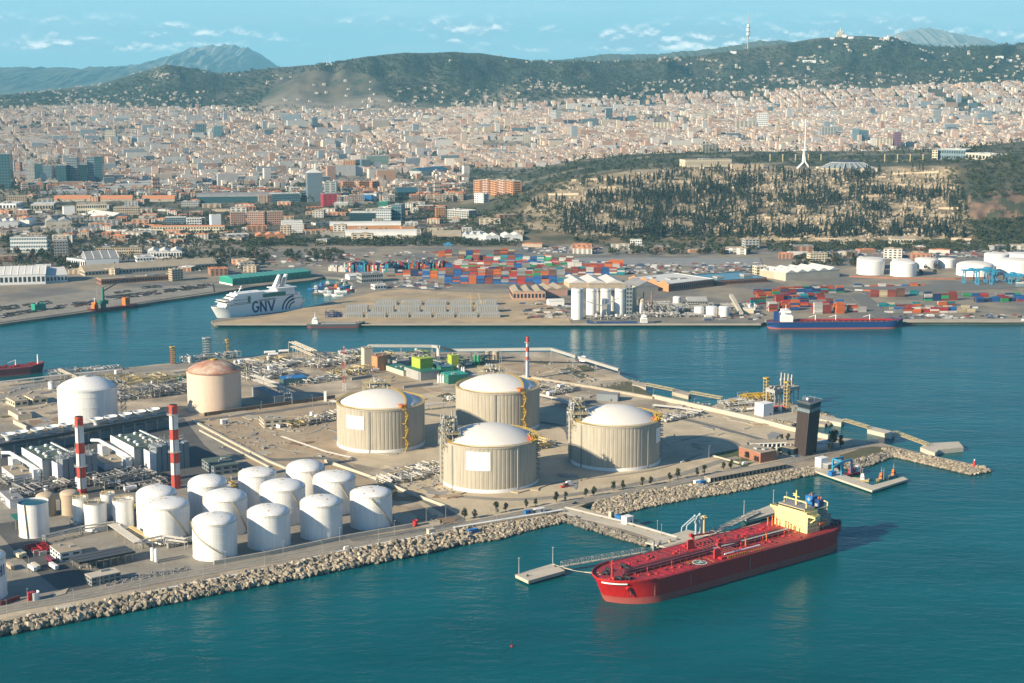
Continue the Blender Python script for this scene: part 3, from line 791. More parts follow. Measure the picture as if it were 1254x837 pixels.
# ---- big concrete gas tanks
def gas_tank(label,px,yb,w,yr,ya,sign,stair,plat,buttress):
    p,D,c=front_to_centre(px,yb,w);r=D/2;hw=zat(p,yr)-GZ
    T=thing('gas_tank',label,'storage tank',c,group='domed concrete gas tanks')
    mb=MB();n=288;prof=[]
    vs=[]
    for j,z in enumerate((2.8,hw)):
        for i in range(n):
            a=2*math.pi*i/n;rr=r-(0.2 if i % 4 == 0 else 0.0);vs.append((rr*math.cos(a),rr*math.sin(a),z))
    mb.add(vs,[(i,(i+1) % n,n+(i+1) % n,n+i) for i in range(n)]);obj('wall',mb,'tank_concrete',T)
    mb=MB();mb.ring((0,0,0),r-1,r+.35,2.8,96);obj('base_band',mb,'white',T)
    mb=MB();mb.ring((0,0,hw-.5),r-2.4,r+.45,1.3,96);rim_=obj('rim',mb,'tank_concrete',T)
    hd=10.8;rd=r-2.6;Rs=(rd*rd+hd*hd)/(2*hd)
    prof=[(max(.01,Rs*math.sin(t)),hd-Rs+Rs*math.cos(t)) for t in np.linspace(math.asin(rd/Rs),0,12)]
    mb=MB();mb.rev((0,0,hw+.1),prof,72,cap0=False,cap1=False);obj('dome_roof',mb,'dome_white',T,smooth=True)
    for a in buttress:
        mb=MB();a=R(a-90);ca,sa=math.cos(a),math.sin(a)
        mb.box((r*ca,r*sa,.1),(1.0,1.5,hw-.2),a);obj('buttress',mb,'grey_concrete' if a < R(-85) else 'pale_concrete',T)
    # railing round the rim
    mb=MB()
    for i in range(96):
        a0,a1=2*math.pi*i/96,2*math.pi*(i+1)/96;q=lambda a,z: (r*math.cos(a),r*math.sin(a),hw+z)
        mb.bar(q(a0,.8),q(a0,2.2),.22);mb.bar(q(a0,2.2),q(a1,2.2),.34);mb.bar(q(a0,1.4),q(a1,1.4),.24)
    obj('rim_railing',mb,'yellow',rim_)
    if sign:
        a0,a1,z0,z1=sign;mb=MB();mb.ring((0,0,z0),r+.1,r+.4,z1-z0,10,a0=R(a0-90),a1=R(a1-90));
        obj('sign_panel',mb,'white',T)
    if stair:      # zigzag stair against the wall
        mb=MB();a=R(stair-90);n=6
        pt=lambda da,z,rr=1.6: ((r+rr)*math.cos(a+da),(r+rr)*math.sin(a+da),z)
        for k in range(n):
            z0,z1=hw*k/n,hw*(k+1)/n;d0,d1=(-.035,.035) if k % 2 == 0 else (.035,-.035)
            mb.bar(pt(d0,z0),pt(d1,z1),1.0,.3);mb.bar(pt(d0,z0+1.1,2.2),pt(d1,z1+1.1,2.2),.2)
            mb.box(pt(d1,z1-.1),(3.2,4.0,.4),a)
            for dd in (-.04,.04): mb.bar(pt(dd,z0,2.4),pt(dd,z1,2.4),.25)
        obj('stair',mb,'yellow',T)
        # walkway from the stair over the dome to its crown
        mb=MB();ins=R(plat-90)
        def dome_z(rr): return hw+.1+hd-Rs+math.sqrt(Rs*Rs-rr*rr)
        pts=[((r-1)*math.cos(a),(r-1)*math.sin(a),hw+1.6)]
        for t in np.linspace(0.05,1,14):
            aa=a+(ins-a)*t;rr=rd*(1-.62*math.sin(t*math.pi));pts.append((rr*math.cos(aa),rr*math.sin(aa),dome_z(rr)+.9))
        for u_,v_ in zip(pts[:-1],pts[1:]):
            mb.bar(u_,v_,1.6,.25);mb.bar((u_[0],u_[1],u_[2]+1.2),(v_[0],v_[1],v_[2]+1.2),.18)
        obj('roof_walkway',mb,'yellow',T)
        mb=MB();mb.box(((r-5)*math.cos(a),(r-5)*math.sin(a),hw+.8),(7,6,2.6),a);obj('valve_house',mb,'orange',T)
    # pipework platform standing at the rim
    a=R(plat-90);rnd=random.Random(int(px));fr,pi,wk=MB(),MB(),MB()
    big=not stair;ri=r-6 if big else r-1;cx,cy_=ri*math.cos(a),ri*math.sin(a);rz=a
    loc=lambda x,y,z: (cx+x*math.cos(rz)-y*math.sin(rz),cy_+x*math.sin(rz)+y*math.cos(rz),z)
    L,W=13,26
    TP=26 if big else 13
    for lev in ((hw-3,hw+2,hw+7,hw+12,hw+16.5) if big else (hw+1.5,hw+6,hw+10.5)):
        k=1 if lev < hw+11 else .5
        wk.box(loc(0,0,lev),(L*k,W*k,.3),rz)
        for y in np.linspace(-W*k/2,W*k/2,8):
            for x in (-L*k/2,L*k/2): wk.bar(loc(x,y,lev),loc(x,y,lev+1.2),.16)
        for x in (-L*k/2,L*k/2): wk.bar(loc(x,-W*k/2,lev+1.2),loc(x,W*k/2,lev+1.2),.2)
    for x in (-L/2,0,L/2):
        for y in np.linspace(-W/2,W/2,5): fr.bar(loc(x,y,hw-7 if x > 0 else hw-1),loc(x,y,hw+7.2+(4 if big else 0)*((y >-8)+(x < 3))),.4)
    for i in range(280 if big else 120):
        y=rnd.gauss(0,W/5);x,z=rnd.uniform(-L/2,L/2),hw+(-5 if big else 2)+rnd.uniform(0,TP)*(1-abs(y)/W);k=rnd.random()
        if k < .4: pi.tube([loc(x,y,z-2),loc(x,y,z+rnd.uniform(1,4))],rnd.uniform(.25,.7),6)
        elif k < .8:
            d=rnd.uniform(3,9);pi.tube([loc(x,max(-W/2,y-d/2),z),loc(x,min(W/2,y+d/2),z)],rnd.uniform(.25,.6),6)
        else: pi.ball(loc(x,y,z),rnd.uniform(.8,1.4),8)
    # riser pipes going down the wall
    for k in range(5):
        t=(k-2)*.035;rr=r+1.2
        pi.tube([(rr*math.cos(a+t),rr*math.sin(a+t),.5),(rr*math.cos(a+t),rr*math.sin(a+t),hw+3)],.4,6)
    for k in range(9):
        z=hw*(k+.5)/9;rr=r+1.7
        wk.bar((rr*math.cos(a-.1),rr*math.sin(a-.1),z),(rr*math.cos(a+.1),rr*math.sin(a+.1),z),.9,.3)
    if big:     # valve group on the opposite rim
        a2=R(68-90);vy=MB();v0=((r-2)*math.cos(a2),(r-2)*math.sin(a2),hw)
        for k in range(26): vy.tube([(v0[0]+rnd.uniform(-4,5),v0[1]+rnd.uniform(-6,6),hw+rnd.uniform(-1,3)),(v0[0]+rnd.uniform(-4,5),v0[1]+rnd.uniform(-6,6),hw+rnd.uniform(3,9))],.35,6)
        obj('valve_group',vy,'yellow',T,kind='stuff');vy=MB();vy.box((v0[0],v0[1],hw+.8),(5,5,3.5),a2);obj('valve_house',vy,'red',T);vy=MB()
        for k in range(16): vy.box((r*1.03*math.cos(a2+.2-k % 2*.05),r*1.03*math.sin(a2+.2-k % 2*.05),hw-2-2*k),(2.6,3.2,.3),a2)
        obj('landing',vy,'plant_metal',T,kind='stuff')
    obj('platform_frame',fr,'steel',T,kind='stuff');obj('platform_pipework',pi,'steel' if big else 'pipe',T,kind='stuff');obj('platform_walkway',wk,'pale_yellow',T,kind='stuff')
    return T
gas_tank('leftmost domed concrete gas tank with white square and zigzag yellow stair',467,555.5,110,504,478,(-44,-17,21,33),38,190,(-10,80,170,260))
gas_tank('rearmost domed concrete gas tank, no white square, by the thin striped chimney',609.5,532,105,483.5,458,None,38,190,(-3,80,170,260))
gas_tank('nearest domed concrete gas tank with white square and pipe tower on its left rim',599.6,604.4,121.6,550,520,(-27,2,18.5,34),None,284,(-48,36,130,210))
gas_tank('rightmost domed concrete gas tank, white square on its shaded right side',752.5,577.6,114,524.6,498,(58,78,20,33),None,280,(-50,42,130,210))

# red valve huts on the two front tanks
def pipe_cluster(name,label,cat,c,size,n,rz=UA,mats=('steel','pipe','pale_yellow'),seed=1,group=None,tanks=0,hmin=1.0):
    """process plant: a frame, its pipe runs and vessels, walkways"""
    rnd=random.Random(seed);T=thing(name,label,cat,c,rz,group);fr,pi,wk,ve=MB(),MB(),MB(),MB()
    L,W,Hh=size
    nx=max(2,int(L/9)+1);ny=max(2,int(W/9)+1)
    for i in range(nx):
        for j in range(ny):
            x,y=-L/2+L*i/(nx-1),-W/2+W*j/(ny-1);hh=Hh*rnd.uniform(.35,1)
            fr.bar((x,y,0),(x,y,hh),.5)
            if i and rnd.random() < .7: z=hh*rnd.uniform(.4,.95);fr.bar((x,y,z),(x-L/(nx-1),y,z),.4)
            if j and rnd.random() < .7: z=hh*rnd.uniform(.4,.95);fr.bar((x,y,z),(x,y-W/(ny-1),z),.4)
    for i in range(n):
        x,y,z=rnd.uniform(-L/2,L/2),rnd.uniform(-W/2,W/2),rnd.uniform(hmin,Hh*.8);k=rnd.random()
        if k < .3:
            d=rnd.uniform(4,14);pi.tube([(max(-L/2,x-d),y,z),(min(L/2,x+d),y,z)],rnd.uniform(.3,.7),6)
        elif k < .6:
            d=rnd.uniform(4,14);pi.tube([(x,max(-W/2,y-d),z),(x,min(W/2,y+d),z)],rnd.uniform(.3,.7),6)
        elif k < .75: pi.tube([(x,y,0),(x,y,z+1)],rnd.uniform(.3,.6),6)
        elif k < .9: wk.box((x,y,z),(rnd.uniform(2,6),rnd.uniform(2,6),.3));wk.bar((x-2,y,z+1.2),(x+2,y,z+1.2),.2)
        else: fr.box((x,y,0),(rnd.uniform(2,5),rnd.uniform(2,5),rnd.uniform(2,4)))
    for i in range(tanks):
        x,y=rnd.uniform(-L/2,L/2),rnd.uniform(-W/2,W/2);rr=rnd.uniform(1.2,2.4)
        if rnd.random() < .5: ve.cyl((x,y,0),rr,rnd.uniform(5,Hh),14);
        else: z=rnd.uniform(2,4);ve.tube([(x-5,y,z),(x+5,y,z)],rr,12)
    obj('frame',fr,mats[0],T,kind='stuff');obj('pipework',pi,mats[1],T,kind='stuff');obj('walkway',wk,mats[2],T,kind='stuff')
    if tanks: obj('vessel',ve,'tank_white',T,smooth=True,kind='stuff')
    return T
def pipe_rack(label,pts,w=5,h=5,npipe=5,step=14,px=True,mat='steel',pmat='pipe',group='pipe racks of the plant',z=GZ):
    q=[xy(P(a,b,z)) for a,b in pts] if px else [xy(p) for p in pts]
    T=thing('pipe_rack',label,'pipe rack',(q[0].x,q[0].y,z),group=group);fr,pi=MB(),MB()
    for a,b in zip(q[:-1],q[1:]):
        d=(b-a);n=max(1,int(d.length/step));dn=d.normalized();nn=Vector((-dn.y,dn.x))
        for i in range(n+1):
            c=a.lerp(b,i/n);l,r_=c+nn*w/2,c-nn*w/2
            fr.bar((l.x,l.y,z),(l.x,l.y,z+h),.45);fr.bar((r_.x,r_.y,z),(r_.x,r_.y,z+h),.45)
            for zz in ((h-.3,) if h < 6 else (h*.6,h-.3)): fr.bar((l.x,l.y,z+zz),(r_.x,r_.y,z+zz),.4)
        for k in range(npipe):
            o=nn*(-w/2+w*(k+.5)/npipe);zz=z+h+(.3 if (k % 2 == 0 or h < 6) else-h*.4+.3)
            pi.tube([(a.x+o.x,a.y+o.y,zz),(b.x+o.x,b.y+o.y,zz)],w/npipe*.36,6)
    obj('frame',fr,mat,T,True);obj('pipework',pi,pmat,T,True);return T

# ---- white tank farm
def small_tank(label,px,yb,w,yr,ya,stair=(200,300),roof='dome',mat='tank_white',rmat=None,rail=True,name='storage_tank',group='white tanks of the tank farm',cat='storage tank',base=GZ):
    p,D,c=front_to_centre(px,yb,w,base);r=D/2;hw=zat(p,yr)-base
    dp=xy(c);hd=max(.6,zat(c,ya)-base-hw) if roof != 'flat' else .5
    T=thing(name,label,cat,c,group=group)
    mb=MB();prof=[(r+.25,0),(r+.25,.4),(r,.4)]
    for k in (1,2,3): z=hw*k/4;prof += [(r,z-.12),(r+.12,z-.12),(r+.12,z+.12),(r,z+.12)]
    prof += [(r,hw-.3),(r+.2,hw-.3),(r+.2,hw)]
    mb.rev((0,0,0),prof,48,cap0=False,cap1=False);obj('wall',mb,mat,T,smooth=True)
    mb=MB()
    if roof == 'flat': mb.rev((0,0,hw-1.2),[(r-.1,0),(.01,.3)],48,cap0=False,cap1=False)
    else: mb.rev((0,0,hw),[(r+.1,0)]+[(r*math.cos(t)+.01,hd*math.sin(t) ** .9) for t in np.linspace(.25,math.pi/2,7)],48,cap0=False,cap1=False)
    rf_=obj('roof',mb,rmat or mat,T,smooth=True)
    if rail:
        mb=MB();n=36
        for i in range(n):
            a0,a1=2*math.pi*i/n,2*math.pi*(i+1)/n;q=lambda a,z: ((r+.1)*math.cos(a),(r+.1)*math.sin(a),hw+z)
            mb.bar(q(a0,0),q(a0,1.1),.12);mb.bar(q(a0,1.1),q(a1,1.1),.16);mb.bar(q(a0,.55),q(a1,.55),.1)
        obj('rim_railing',mb,'pale_yellow',rf_)
        mb=MB();rnd=random.Random(int(px*7))
        for i in range(7):
            a=rnd.uniform(0,6.28);rr=rnd.uniform(.2,.85)*r;mb.cyl((rr*math.cos(a),rr*math.sin(a),hw+hd*math.sqrt(max(0,1-(rr/r) ** 2))*.8),.5,1.2,8)
        a=R(160);mb.bar(((r)*math.cos(a),r*math.sin(a),hw+1),(0,0,hw+hd+.7),1.0,.25)
        obj('roof_fitting',mb,'pale_yellow',rf_,kind='stuff')
    if stair:
        mb=MB();a0,a1=R(stair[0]),R(stair[1]);n=18
        q=lambda t,e,zz: ((r+e)*math.cos(lerp(a0,a1,t)),(r+e)*math.sin(lerp(a0,a1,t)),.3+hw*(1-t)+zz)
        for i in range(n):
            t0,t1=i/n,(i+1)/n
            mb.bar(q(t0,.5,0),q(t1,.5,0),.8,.22);mb.bar(q(t0,.9,1.0),q(t1,.9,1.0),.13);mb.bar(q(t0,.9,0),q(t0,.9,1.0),.1)
        obj('spiral_stair',mb,'pale_yellow',T)
    return T
small_tank('big white tank at the left end of the tank farm, nearest of its column',205.3,667.3,57,626,611,(285,350))
small_tank('white tank in the front row with a long stair slanting down to the right',264,688,54.4,645.7,629,(195,320))
small_tank('white tank tucked behind the leftmost big tank near the second chimney',193.6,652,50,611.4,595.5,None)
small_tank('white tank behind the front left pair, right of the second chimney',255.8,638,48.4,599,582,None)
small_tank('white tank in the middle of the left group, behind the front row',277,658,54.4,617,600,(300,350))
small_tank('white front row tank second from the road side, thin rail on the left',330,675,52.7,634.7,619,None)
small_tank('white front row tank third from the left, plain wall',394,663,52,622.7,607.6,None)
small_tank('white tank at the right end of the front row with stair on its right',455,650,52,611.4,597.6,(275,345))
small_tank('white tank in the middle row between two front tanks, pink pipe beside it',347,645,56,604,588,(300,350))
small_tank('white tank in the middle row, rightmost of that row',410,632,52.7,592.6,578,(290,340))
small_tank('white tank at the far corner of the farm with yellow stair over its roof',375,620,47.7,580,564,(290,335))
small_tank('white tank in the back row left of the far corner tank',316.5,627,47,586,573.8,None)
small_tank('tall white tank with a sunken teal roof beside the small garden canopy',42.6,660,36.4,619,613,(255,262),'flat','tank_white','teal_roof',False)
small_tank('beige dome topped tank behind the teal roofed tank',57,634,23.5,611,603,None,'dome','beige','beige',False,group='beige domed tanks')
small_tank('beige dome topped tank left of the first striped chimney',86.5,632,23.5,607.5,600,None,'dome','beige','beige',False,group='beige domed tanks')
small_tank('slim white tank half hidden behind the other slim tank',100,646,19,612,606,None,'flat',group='slim white tanks')
small_tank('slim white tank in front with a grey sunken top',118,651.5,27.6,619,613,None,'flat','tank_white','grey_roof',group='slim white tanks')
small_tank('slim white tank nearest the big tank farm',152,648,25.6,615,609,None,'flat',group='slim white tanks')
small_tank('slim white tank at the back of its group of four',133,640,17,606.5,601,None,'flat',group='slim white tanks')
tk=small_tank('white tank cut by the left picture edge with dark lettering',-26,741,70,694,677,None)
small_tank('white tank beyond the left picture edge behind the lettered one',-78,700,62,655,640,None)
mb=MB();r_=children(tk)[0].dimensions.x/2
for a0,a1,z0,z1 in ((-46,-38,15,22),(-35,-28,16,22),(-24,-20,15,22),(-17,-13,15,22),(-24,-13,18,19.2),(-8,-4,15,22)):
    mb.ring((0,0,z0),r_-.3,r_+.15,z1-z0,4,a0=R(a0),a1=R(a1))
obj('lettering',mb,'logo_blue',tk)

# ---- striped chimneys
def chimney(label,px,yb,yt,w_top,w_bot,ys,gal,name='chimney'):
    p=P(px,yb);T=thing(name,label,'chimney',p,group='red and white striped chimneys');s=mpp(p)
    zs=[zat(p,y)-GZ for y in ys];H0=zs[0]
    rad=lambda z: lerp(w_bot,w_top,z/H0)*s/2
    for i in range(len(zs)-1):
        z1,z0=zs[i],zs[i+1];red=i % 2 == 0
        mb=MB();k=.0 if red else .04
        mb.rev((0,0,0),[(rad(z0)-k,z0),(rad(z1)-k,z1)],28,cap0=False,cap1=(i == 0))
        obj('red_band' if red else 'white_band',mb,'chimney_red' if red else 'chimney_white',T,smooth=True)
    for y in gal:
        z=zat(p,y)-GZ;mb=MB();r=rad(z);mb.ring((0,0,z),r-.1,r+1.9,.35,24)
        for i in range(16):
            a,b=2*math.pi*i/16,2*math.pi*(i+1)/16;q=lambda t,h: ((r+1.8)*math.cos(t),(r+1.8)*math.sin(t),z+h)
            mb.bar(q(a,.3),q(a,1.5),.12);mb.bar(q(a,1.5),q(b,1.5),.14)
        obj('gallery',mb,'sheet_grey',T)
    mb=MB();mb.bar((0,-rad(0)-.3,0),(0,-rad(H0)-.3,H0-1),.7,.3);obj('ladder',mb,'dark_steel',T)
    mb=MB();mb.cyl((0,0,H0),rad(H0)-.35,.15,24);obj('flue_mouth',mb,'black',T)
chimney('striped chimney between the beige tanks and the left plant block',101,604,509.6,10.2,11.2,[510.5,522.5,542,555,571,584.5,598,604],[522,571])
chimney('striped chimney behind the white tanks, right of the other one',215.8,598,495,10.2,11.2,[496,507,525.5,538,553.5,566.5,581,598],[508,553.5])
chimney('thin tall striped chimney standing behind the rearmost domed tank',646,464,412,3.6,4.6,[412.5,419,425,431,437,441,464],[420,441])

def mast(label,px,yb,yt,w=2.2,mats=('chimney_red','chimney_white')):
    p=P(px,yb);T=thing('lattice_mast',label,'mast',p,group='lattice masts');hh=zat(p,yt)-GZ;n=12;parts=[MB(),MB()]
    for i in range(n):
        z0,z1=hh*i/n,hh*(i+1)/n;w0,w1=w*(1-.6*i/n),w*(1-.6*(i+1)/n);m=parts[(n-1-i) // 2 % 2]
        for k in range(4):
            a,b=math.pi/2*k+.785,math.pi/2*(k+1)+.785
            m.bar((w0*math.cos(a),w0*math.sin(a),z0),(w1*math.cos(a),w1*math.sin(a),z1),.28)
            m.bar((w0*math.cos(a),w0*math.sin(a),z0),(w1*math.cos(b),w1*math.sin(b),z1),.18)
    obj('red_section',parts[0],mats[0],T,kind='stuff');obj('white_section',parts[1],mats[1],T,kind='stuff')
    mb=MB();mb.box((0,0,hh),(1.6,1.6,1.5));obj('lamp_head',mb,'steel',T)
mast('red and white lattice mast beyond the field',422,478,426)

# ---- power station
def oriented(pa,pb,pc,h):
    """rectangle from three roof corners seen at height h; returns centre, length (a-b), width (a-c), bearing"""
    a,b,c=(xy(P(*q,h)) for q in (pa,pb,pc));u=(b-a);L=u.length;u.normalize();v=Vector((-u.y,u.x))
    w=(c-a).dot(v);ctr_=a+u*L/2+v*w/2;return ctr_,L,abs(w),math.atan2(u.y,u.x)
def plant_block(label,roof,zr,low_x,seed):
    c,L,W,rz=oriented(*roof,zr)
    T=thing('turbine_hall',label,'power station',(c.x,c.y,GZ),rz,group='turbine halls of the power station');hh=zr-GZ
    # local x runs toward the camera, local y toward the right of the picture
    mb=MB();mb.box((0,0,0),(L,W,hh-.6));obj('wall',mb,'clad_grey',T)
    mb=MB()
    n=4
    for i in range(n):
        x=-L/2+L*(i+.5)/n;mb.box((x,-W/2-.25,.2),(L/n-.18,.5,hh+.5))
    obj('cladding',mb,'clad_white',T)
    mb=MB();mb.box((0,.4,hh-.6),(L-.6,W-1,.5));obj('roof',mb,'plant_green_roof',T)
    for i in range(5):
        for j in range(2):
            x,y=-L/2+L*(i+.6)/5.4,-W/2+W*(j*.42+.2+.05*(i % 2));mb=MB()
            mb.cyl((x,y,hh-.1),1.5,1.1,14,r1=1.2);mb.cyl((x,y,hh+1.0),1.9,.9,14,r1=.9);obj('roof_vent',mb,'clad_white',T)
    # boiler house on the near right corner, the low annexes and the pipework between
    rnd=random.Random(seed);mb=MB();bx,by=L/2+6,W/2-4
    for k in range(6): mb.box((bx+2,by-13+k*5.0,0),(17,4.4,hh+2+(k % 2)))
    obj('boiler_casing',mb,'clad_grey',T)
    mb=MB();pm=MB()
    for i in range(90):
        x,y,z=bx+rnd.uniform(-14,10),by+rnd.uniform(-17,14),hh+rnd.uniform(-3,7);k=rnd.random()
        if k < .35: mb.bar((x,y,hh-3),(x,y,z+2),.35)
        elif k < .6: mb.box((x,y,z-2),(rnd.uniform(1.5,5),rnd.uniform(1.5,4),rnd.uniform(.3,2)))
        elif k < .85: pm.tube([(x-rnd.uniform(1,4),y,z-1),(x+rnd.uniform(1,4),y,z-1)],rnd.uniform(.25,.6),6)
        else: pm.tube([(x,y-4,z-1),(x,y+4,z-1)],rnd.uniform(.3,.7),6)
    obj('boiler_steelwork',mb,'plant_metal',T,kind='stuff');obj('boiler_pipework',pm,'pipe',T)
    mb=MB();mb.box((L/2+10,-W/2+W*.22,0),(13,.6,hh-1));mb.box((L/2+10,-W/2+W*.22+4,0),(12,8,hh-3));obj('screen_wall',mb,'clad_white',T)
    for k,(x,y,lx,ly,z) in enumerate(((-L/2+6+low_x,-W/2-9,11,7,hh*.72),(L/2-5+low_x,-W/2-5,9,6,hh*.62))):
        mb=MB();mb.box((x,y,0),(lx,ly,z));obj('annexe',mb,'clad_white',T)
    mb=MB();mb.tube([(-L/2-10,-W/2-14,hh*.8),(-L/2-2,-W/2-10,hh*.85),(L/2-8,-W/2-4,hh*.62),(L/2,-W/2-3,hh*.5)],1.5,8);obj('duct',mb,'clad_white',T,smooth=True)
    mb=MB();mb.bar((-L/2+3,W*.3,hh+2),(L/2,W*.32,hh+2.5),1.3,.8);obj('roof_duct',mb,'clad_white',T)
plant_block('left green roofed turbine hall beside the first chimney',((27,549),(52,563.4),(66,541)),23,0,3)
plant_block('right green roofed turbine hall beside the second chimney',((135.6,534),(164.5,549),(174,526)),23,0,5)

# cooler bank with its eleven bell mouths
a,b=xy(P(-6,544,16)),xy(P(208,506.5,16));d=(b-a);Lc=d.length;rz=math.atan2(d.y,d.x);c=(a+b)/2
T=thing('cooler_bank','long raised cooler bank carrying a row of white bell mouths','cooler',(c.x,c.y,GZ),rz)
mb=MB();mb.box((0,4,10.5),(Lc,17,3));obj('deck',mb,'dark_steel',T)
mb=MB();mb.box((0,-4.3,12.4),(Lc,.4,1.7));mb.box((0,12.4,12.4),(Lc,.4,1.7));obj('railing',mb,'steel',T)
for i in range(15):
    mb=MB();x=-Lc/2+4+(Lc-8)*i/14
    mb.box((x,-3,0),(1.1,1.1,10.5));obj('column',mb,'steel',T);mb=MB();mb.box((x,11,0),(1.1,1.1,10.5));obj('column',mb,'steel',T)
mb=MB();mb.box((0,5,0),(Lc*.97,10,7));obj('plenum',mb,'clad_grey',T)
for x_,y_ in ((5,535),(24.5,533.5),(44,530),(64,527.5),(84,525),(124,520),(143,517.5),(162,514.5),(181,512),(199.5,509.5)):
    q=xy(P(x_,y_+2,16.5));l=q-c;lx=l.x*math.cos(rz)+l.y*math.sin(rz)
    mb=MB();mb.rev((lx,4,13.5),[(2.6,0),(2.8,1.6),(6.0,5.4),(6.3,5.4),(6.3,5.9),(5.9,5.9),(2.7,2.0),(.05,2.0)],24,cap0=False,cap1=False)
    obj('fan_bell',mb,'white',T,smooth=True)

def block(name,label,cat,roof,zr,wall,roofm,group=None,units=2,win=None,z0=GZ,over=.0):
    c,L,W,rz=oriented(*roof,zr);hh=zr-z0
    T=thing(name,label,cat,(c.x,c.y,z0),rz,group)
    mb=MB();mb.box((0,0,0),(L,W,hh-.3));wo=obj('wall',mb,wall,T)
    mb=MB();mb.box((0,0,hh-.3),(L+.5+over,W+.5+over,.35));ro=obj('roof',mb,roofm,T)
    rnd=random.Random(int(c.x))
    if units:
        mb=MB()
        for k in range(units): mb.box((rnd.uniform(-.35,.35)*L,rnd.uniform(-.3,.3)*W,hh),(rnd.uniform(.06,.16)*L,rnd.uniform(.1,.25)*W,rnd.uniform(.8,1.8)))
        obj('roof_unit',mb,'sheet_grey',ro,kind='stuff')
    if win:
        nf,nc=win;mb=MB()
        for k in range(nf):
            z=(hh-.6)*(k+.35)/nf;hz=(hh-.6)/nf*.45
            for i in range(nc):
                x=-L/2+L*(i+.5)/nc
                for s in (-1,1): mb.box((x,s*(W/2+.04),z),(L/nc*.6,.16,hz))
            m_=max(2,int(nc*W/L))
            for i in range(m_):
                y=-W/2+W*(i+.5)/m_
                for s in (-1,1): mb.box((s*(L/2+.04),y,z),(.16,W/m_*.6,hz))
        obj('windows',mb,'window_dark',wo,kind='stuff')
    return T
block('office_building','flat tan roofed white building behind the black canopy','building',((61,668),(73.5,677.5),(87.5,664)),10,'clad_white','tan_roof',win=(2,4))
block('site_building','low grey office box between front road and black canopy','building',((104,703),(112,708),(140,696)),9,'grey_concrete','pale_concrete',win=(2,3))
block('plant_building','pale low block at the left edge below the cooler bank','building',((2,571.5),(17,583),(24,567.5)),12,'clad_white','tan_roof',units=3)
block('plant_building','dark green roofed block right of the second chimney','building',((247,562),(262,572),(273,556)),11,'clad_grey','plant_green_roof',win=(2,5))
block('plant_building','tan roofed low block between the two turbine halls','building',((110,556),(128,568),(131,551)),9,'clad_white','tan_roof')
block('gate_house','small white walled block left of the teal roofed tank','building',((0,602),(12,613),(14,597)),10,'clad_white','grey_roof')
block('site_building','pale two storey block in the gravel yard beside the wall stubs','building',((317,509),(323.5,515),(345,506.5)),11,'pale_concrete','tan_roof',win=(2,4))
block('site_building','cream hut by the back road left of the white domed tank','building',((7,486.5),(18,492),(22,484)),9,'cream','tan_roof',win=(1,4))
block('site_building','second cream hut nearer the white domed tank by the back road','building',((30,484),(40,489),(46,481)),9,'cream','tan_roof',win=(1,4))
block('site_building','low cream shed with tan lean-to at the left edge','building',((10,502),(22,509),(32,503)),8,'cream','tan_roof',units=4)
block('warehouse','long tan roofed quay shed between the two old tanks','shed',((161.5,458),(172,464),(205,453)),10,'cream','tan_roof',win=(1,9))
block('canopy','blue roofed open canopy among the pipework right of the rusty tank','canopy',((342,461),(347,464.5),(369,457.5)),10,'glass_teal','blue')
block('plant_building','dark shed in the shadow right of the rusty tank','shed',((308,474),(336,486),(318,471)),13,'clad_grey','grey_roof')
# garden canopy in green
c,L,W,rz=oriented((12,630),(19,637.5),(22,628),11)
T=thing('small_canopy','small green canopy on posts left of the teal roofed tank','canopy',(c.x,c.y,GZ),rz)
mb=MB();mb.box((0,0,7.5),(L,W,.5));obj('roof',mb,'green_dark',T)
for x in (-1,1):
    for y in (-1,1): mb=MB();mb.box((x*L*.45,y*W*.45,0),(.5,.5,7.5));obj('post',mb,'steel',T)
# black loading canopy
c,L,W,rz=oriented((97,690),(166,676),(86,682),10)
T=thing('loading_canopy','long black flat canopy over the loading bays','canopy',(c.x,c.y,GZ),rz)
mb=MB();mb.box((0,0,6),(L,W,1.3));obj('roof',mb,'black',T)
mb=MB()
for k in range(3): mb.box((0,-W/2+W*(k+.5)/3,7.3),(L-1,W/3-.9,.25))
obj('roof_panel',mb,'dark_steel',T)
for i in range(8):
    for s in (-.42,.42): mb=MB();mb.box((-L/2+2+(L-4)*i/7,s*W,0),(.5,.5,6));obj('post',mb,'steel',T)
rnd=random.Random(4);mb=MB()
for i in range(12): mb.box((rnd.uniform(-.45,.45)*L,rnd.uniform(-.3,.3)*W,0),(rnd.uniform(1,3),rnd.uniform(1,2),rnd.uniform(1.2,3)))
obj('loading_skid',mb,'plant_metal',T)

# plinths, pipe racks and process plant of the near quay
pipe_rack('pipe rack from the red manifold to the steel portal by the canopy',[(54,666),(100,655),(140,649)],4,6,4)
pipe_rack('grey pipe rack falling from the slim tanks to the big white tank',[(137,650),(170,673)],7,5,6)
pipe_rack('yellow and red pipe rack beside the grey one under the big white tank',[(160,652),(190,670)],4,4,3,pmat='pale_yellow')
pipe_rack('pipe rack crossing in front of the big white tank to the tall vessels',[(172,674),(200,668),(228,672)],4,7,4)
pipe_rack('pipe rack in the trench beyond the gravel yard',[(345,537),(400,556),(430,563)],3,1.6,3)
pipe_rack('pipe rack between the rusty tank and the leftmost domed tank',[(310,473),(345,486),(353,496)],8,12,6)
pipe_rack('pale pipe bridge standing at the back quay edge beyond the blue canopy',[(358,433),(385,445)],9,14,5,pmat='pale_concrete',mat='pale_concrete')
pipe_rack('low pipes of the back quay behind the rusty tank',[(300,446),(360,462),(352,470)],7,6,7)
pipe_rack('pipe rack behind the two old tanks',[(150,480),(230,468),(300,458)],8,8,6,pmat='pale_yellow')
pipe_rack('pipe rack along the left end of the back quay',[(0,474),(60,467),(150,458)],6,5,6)
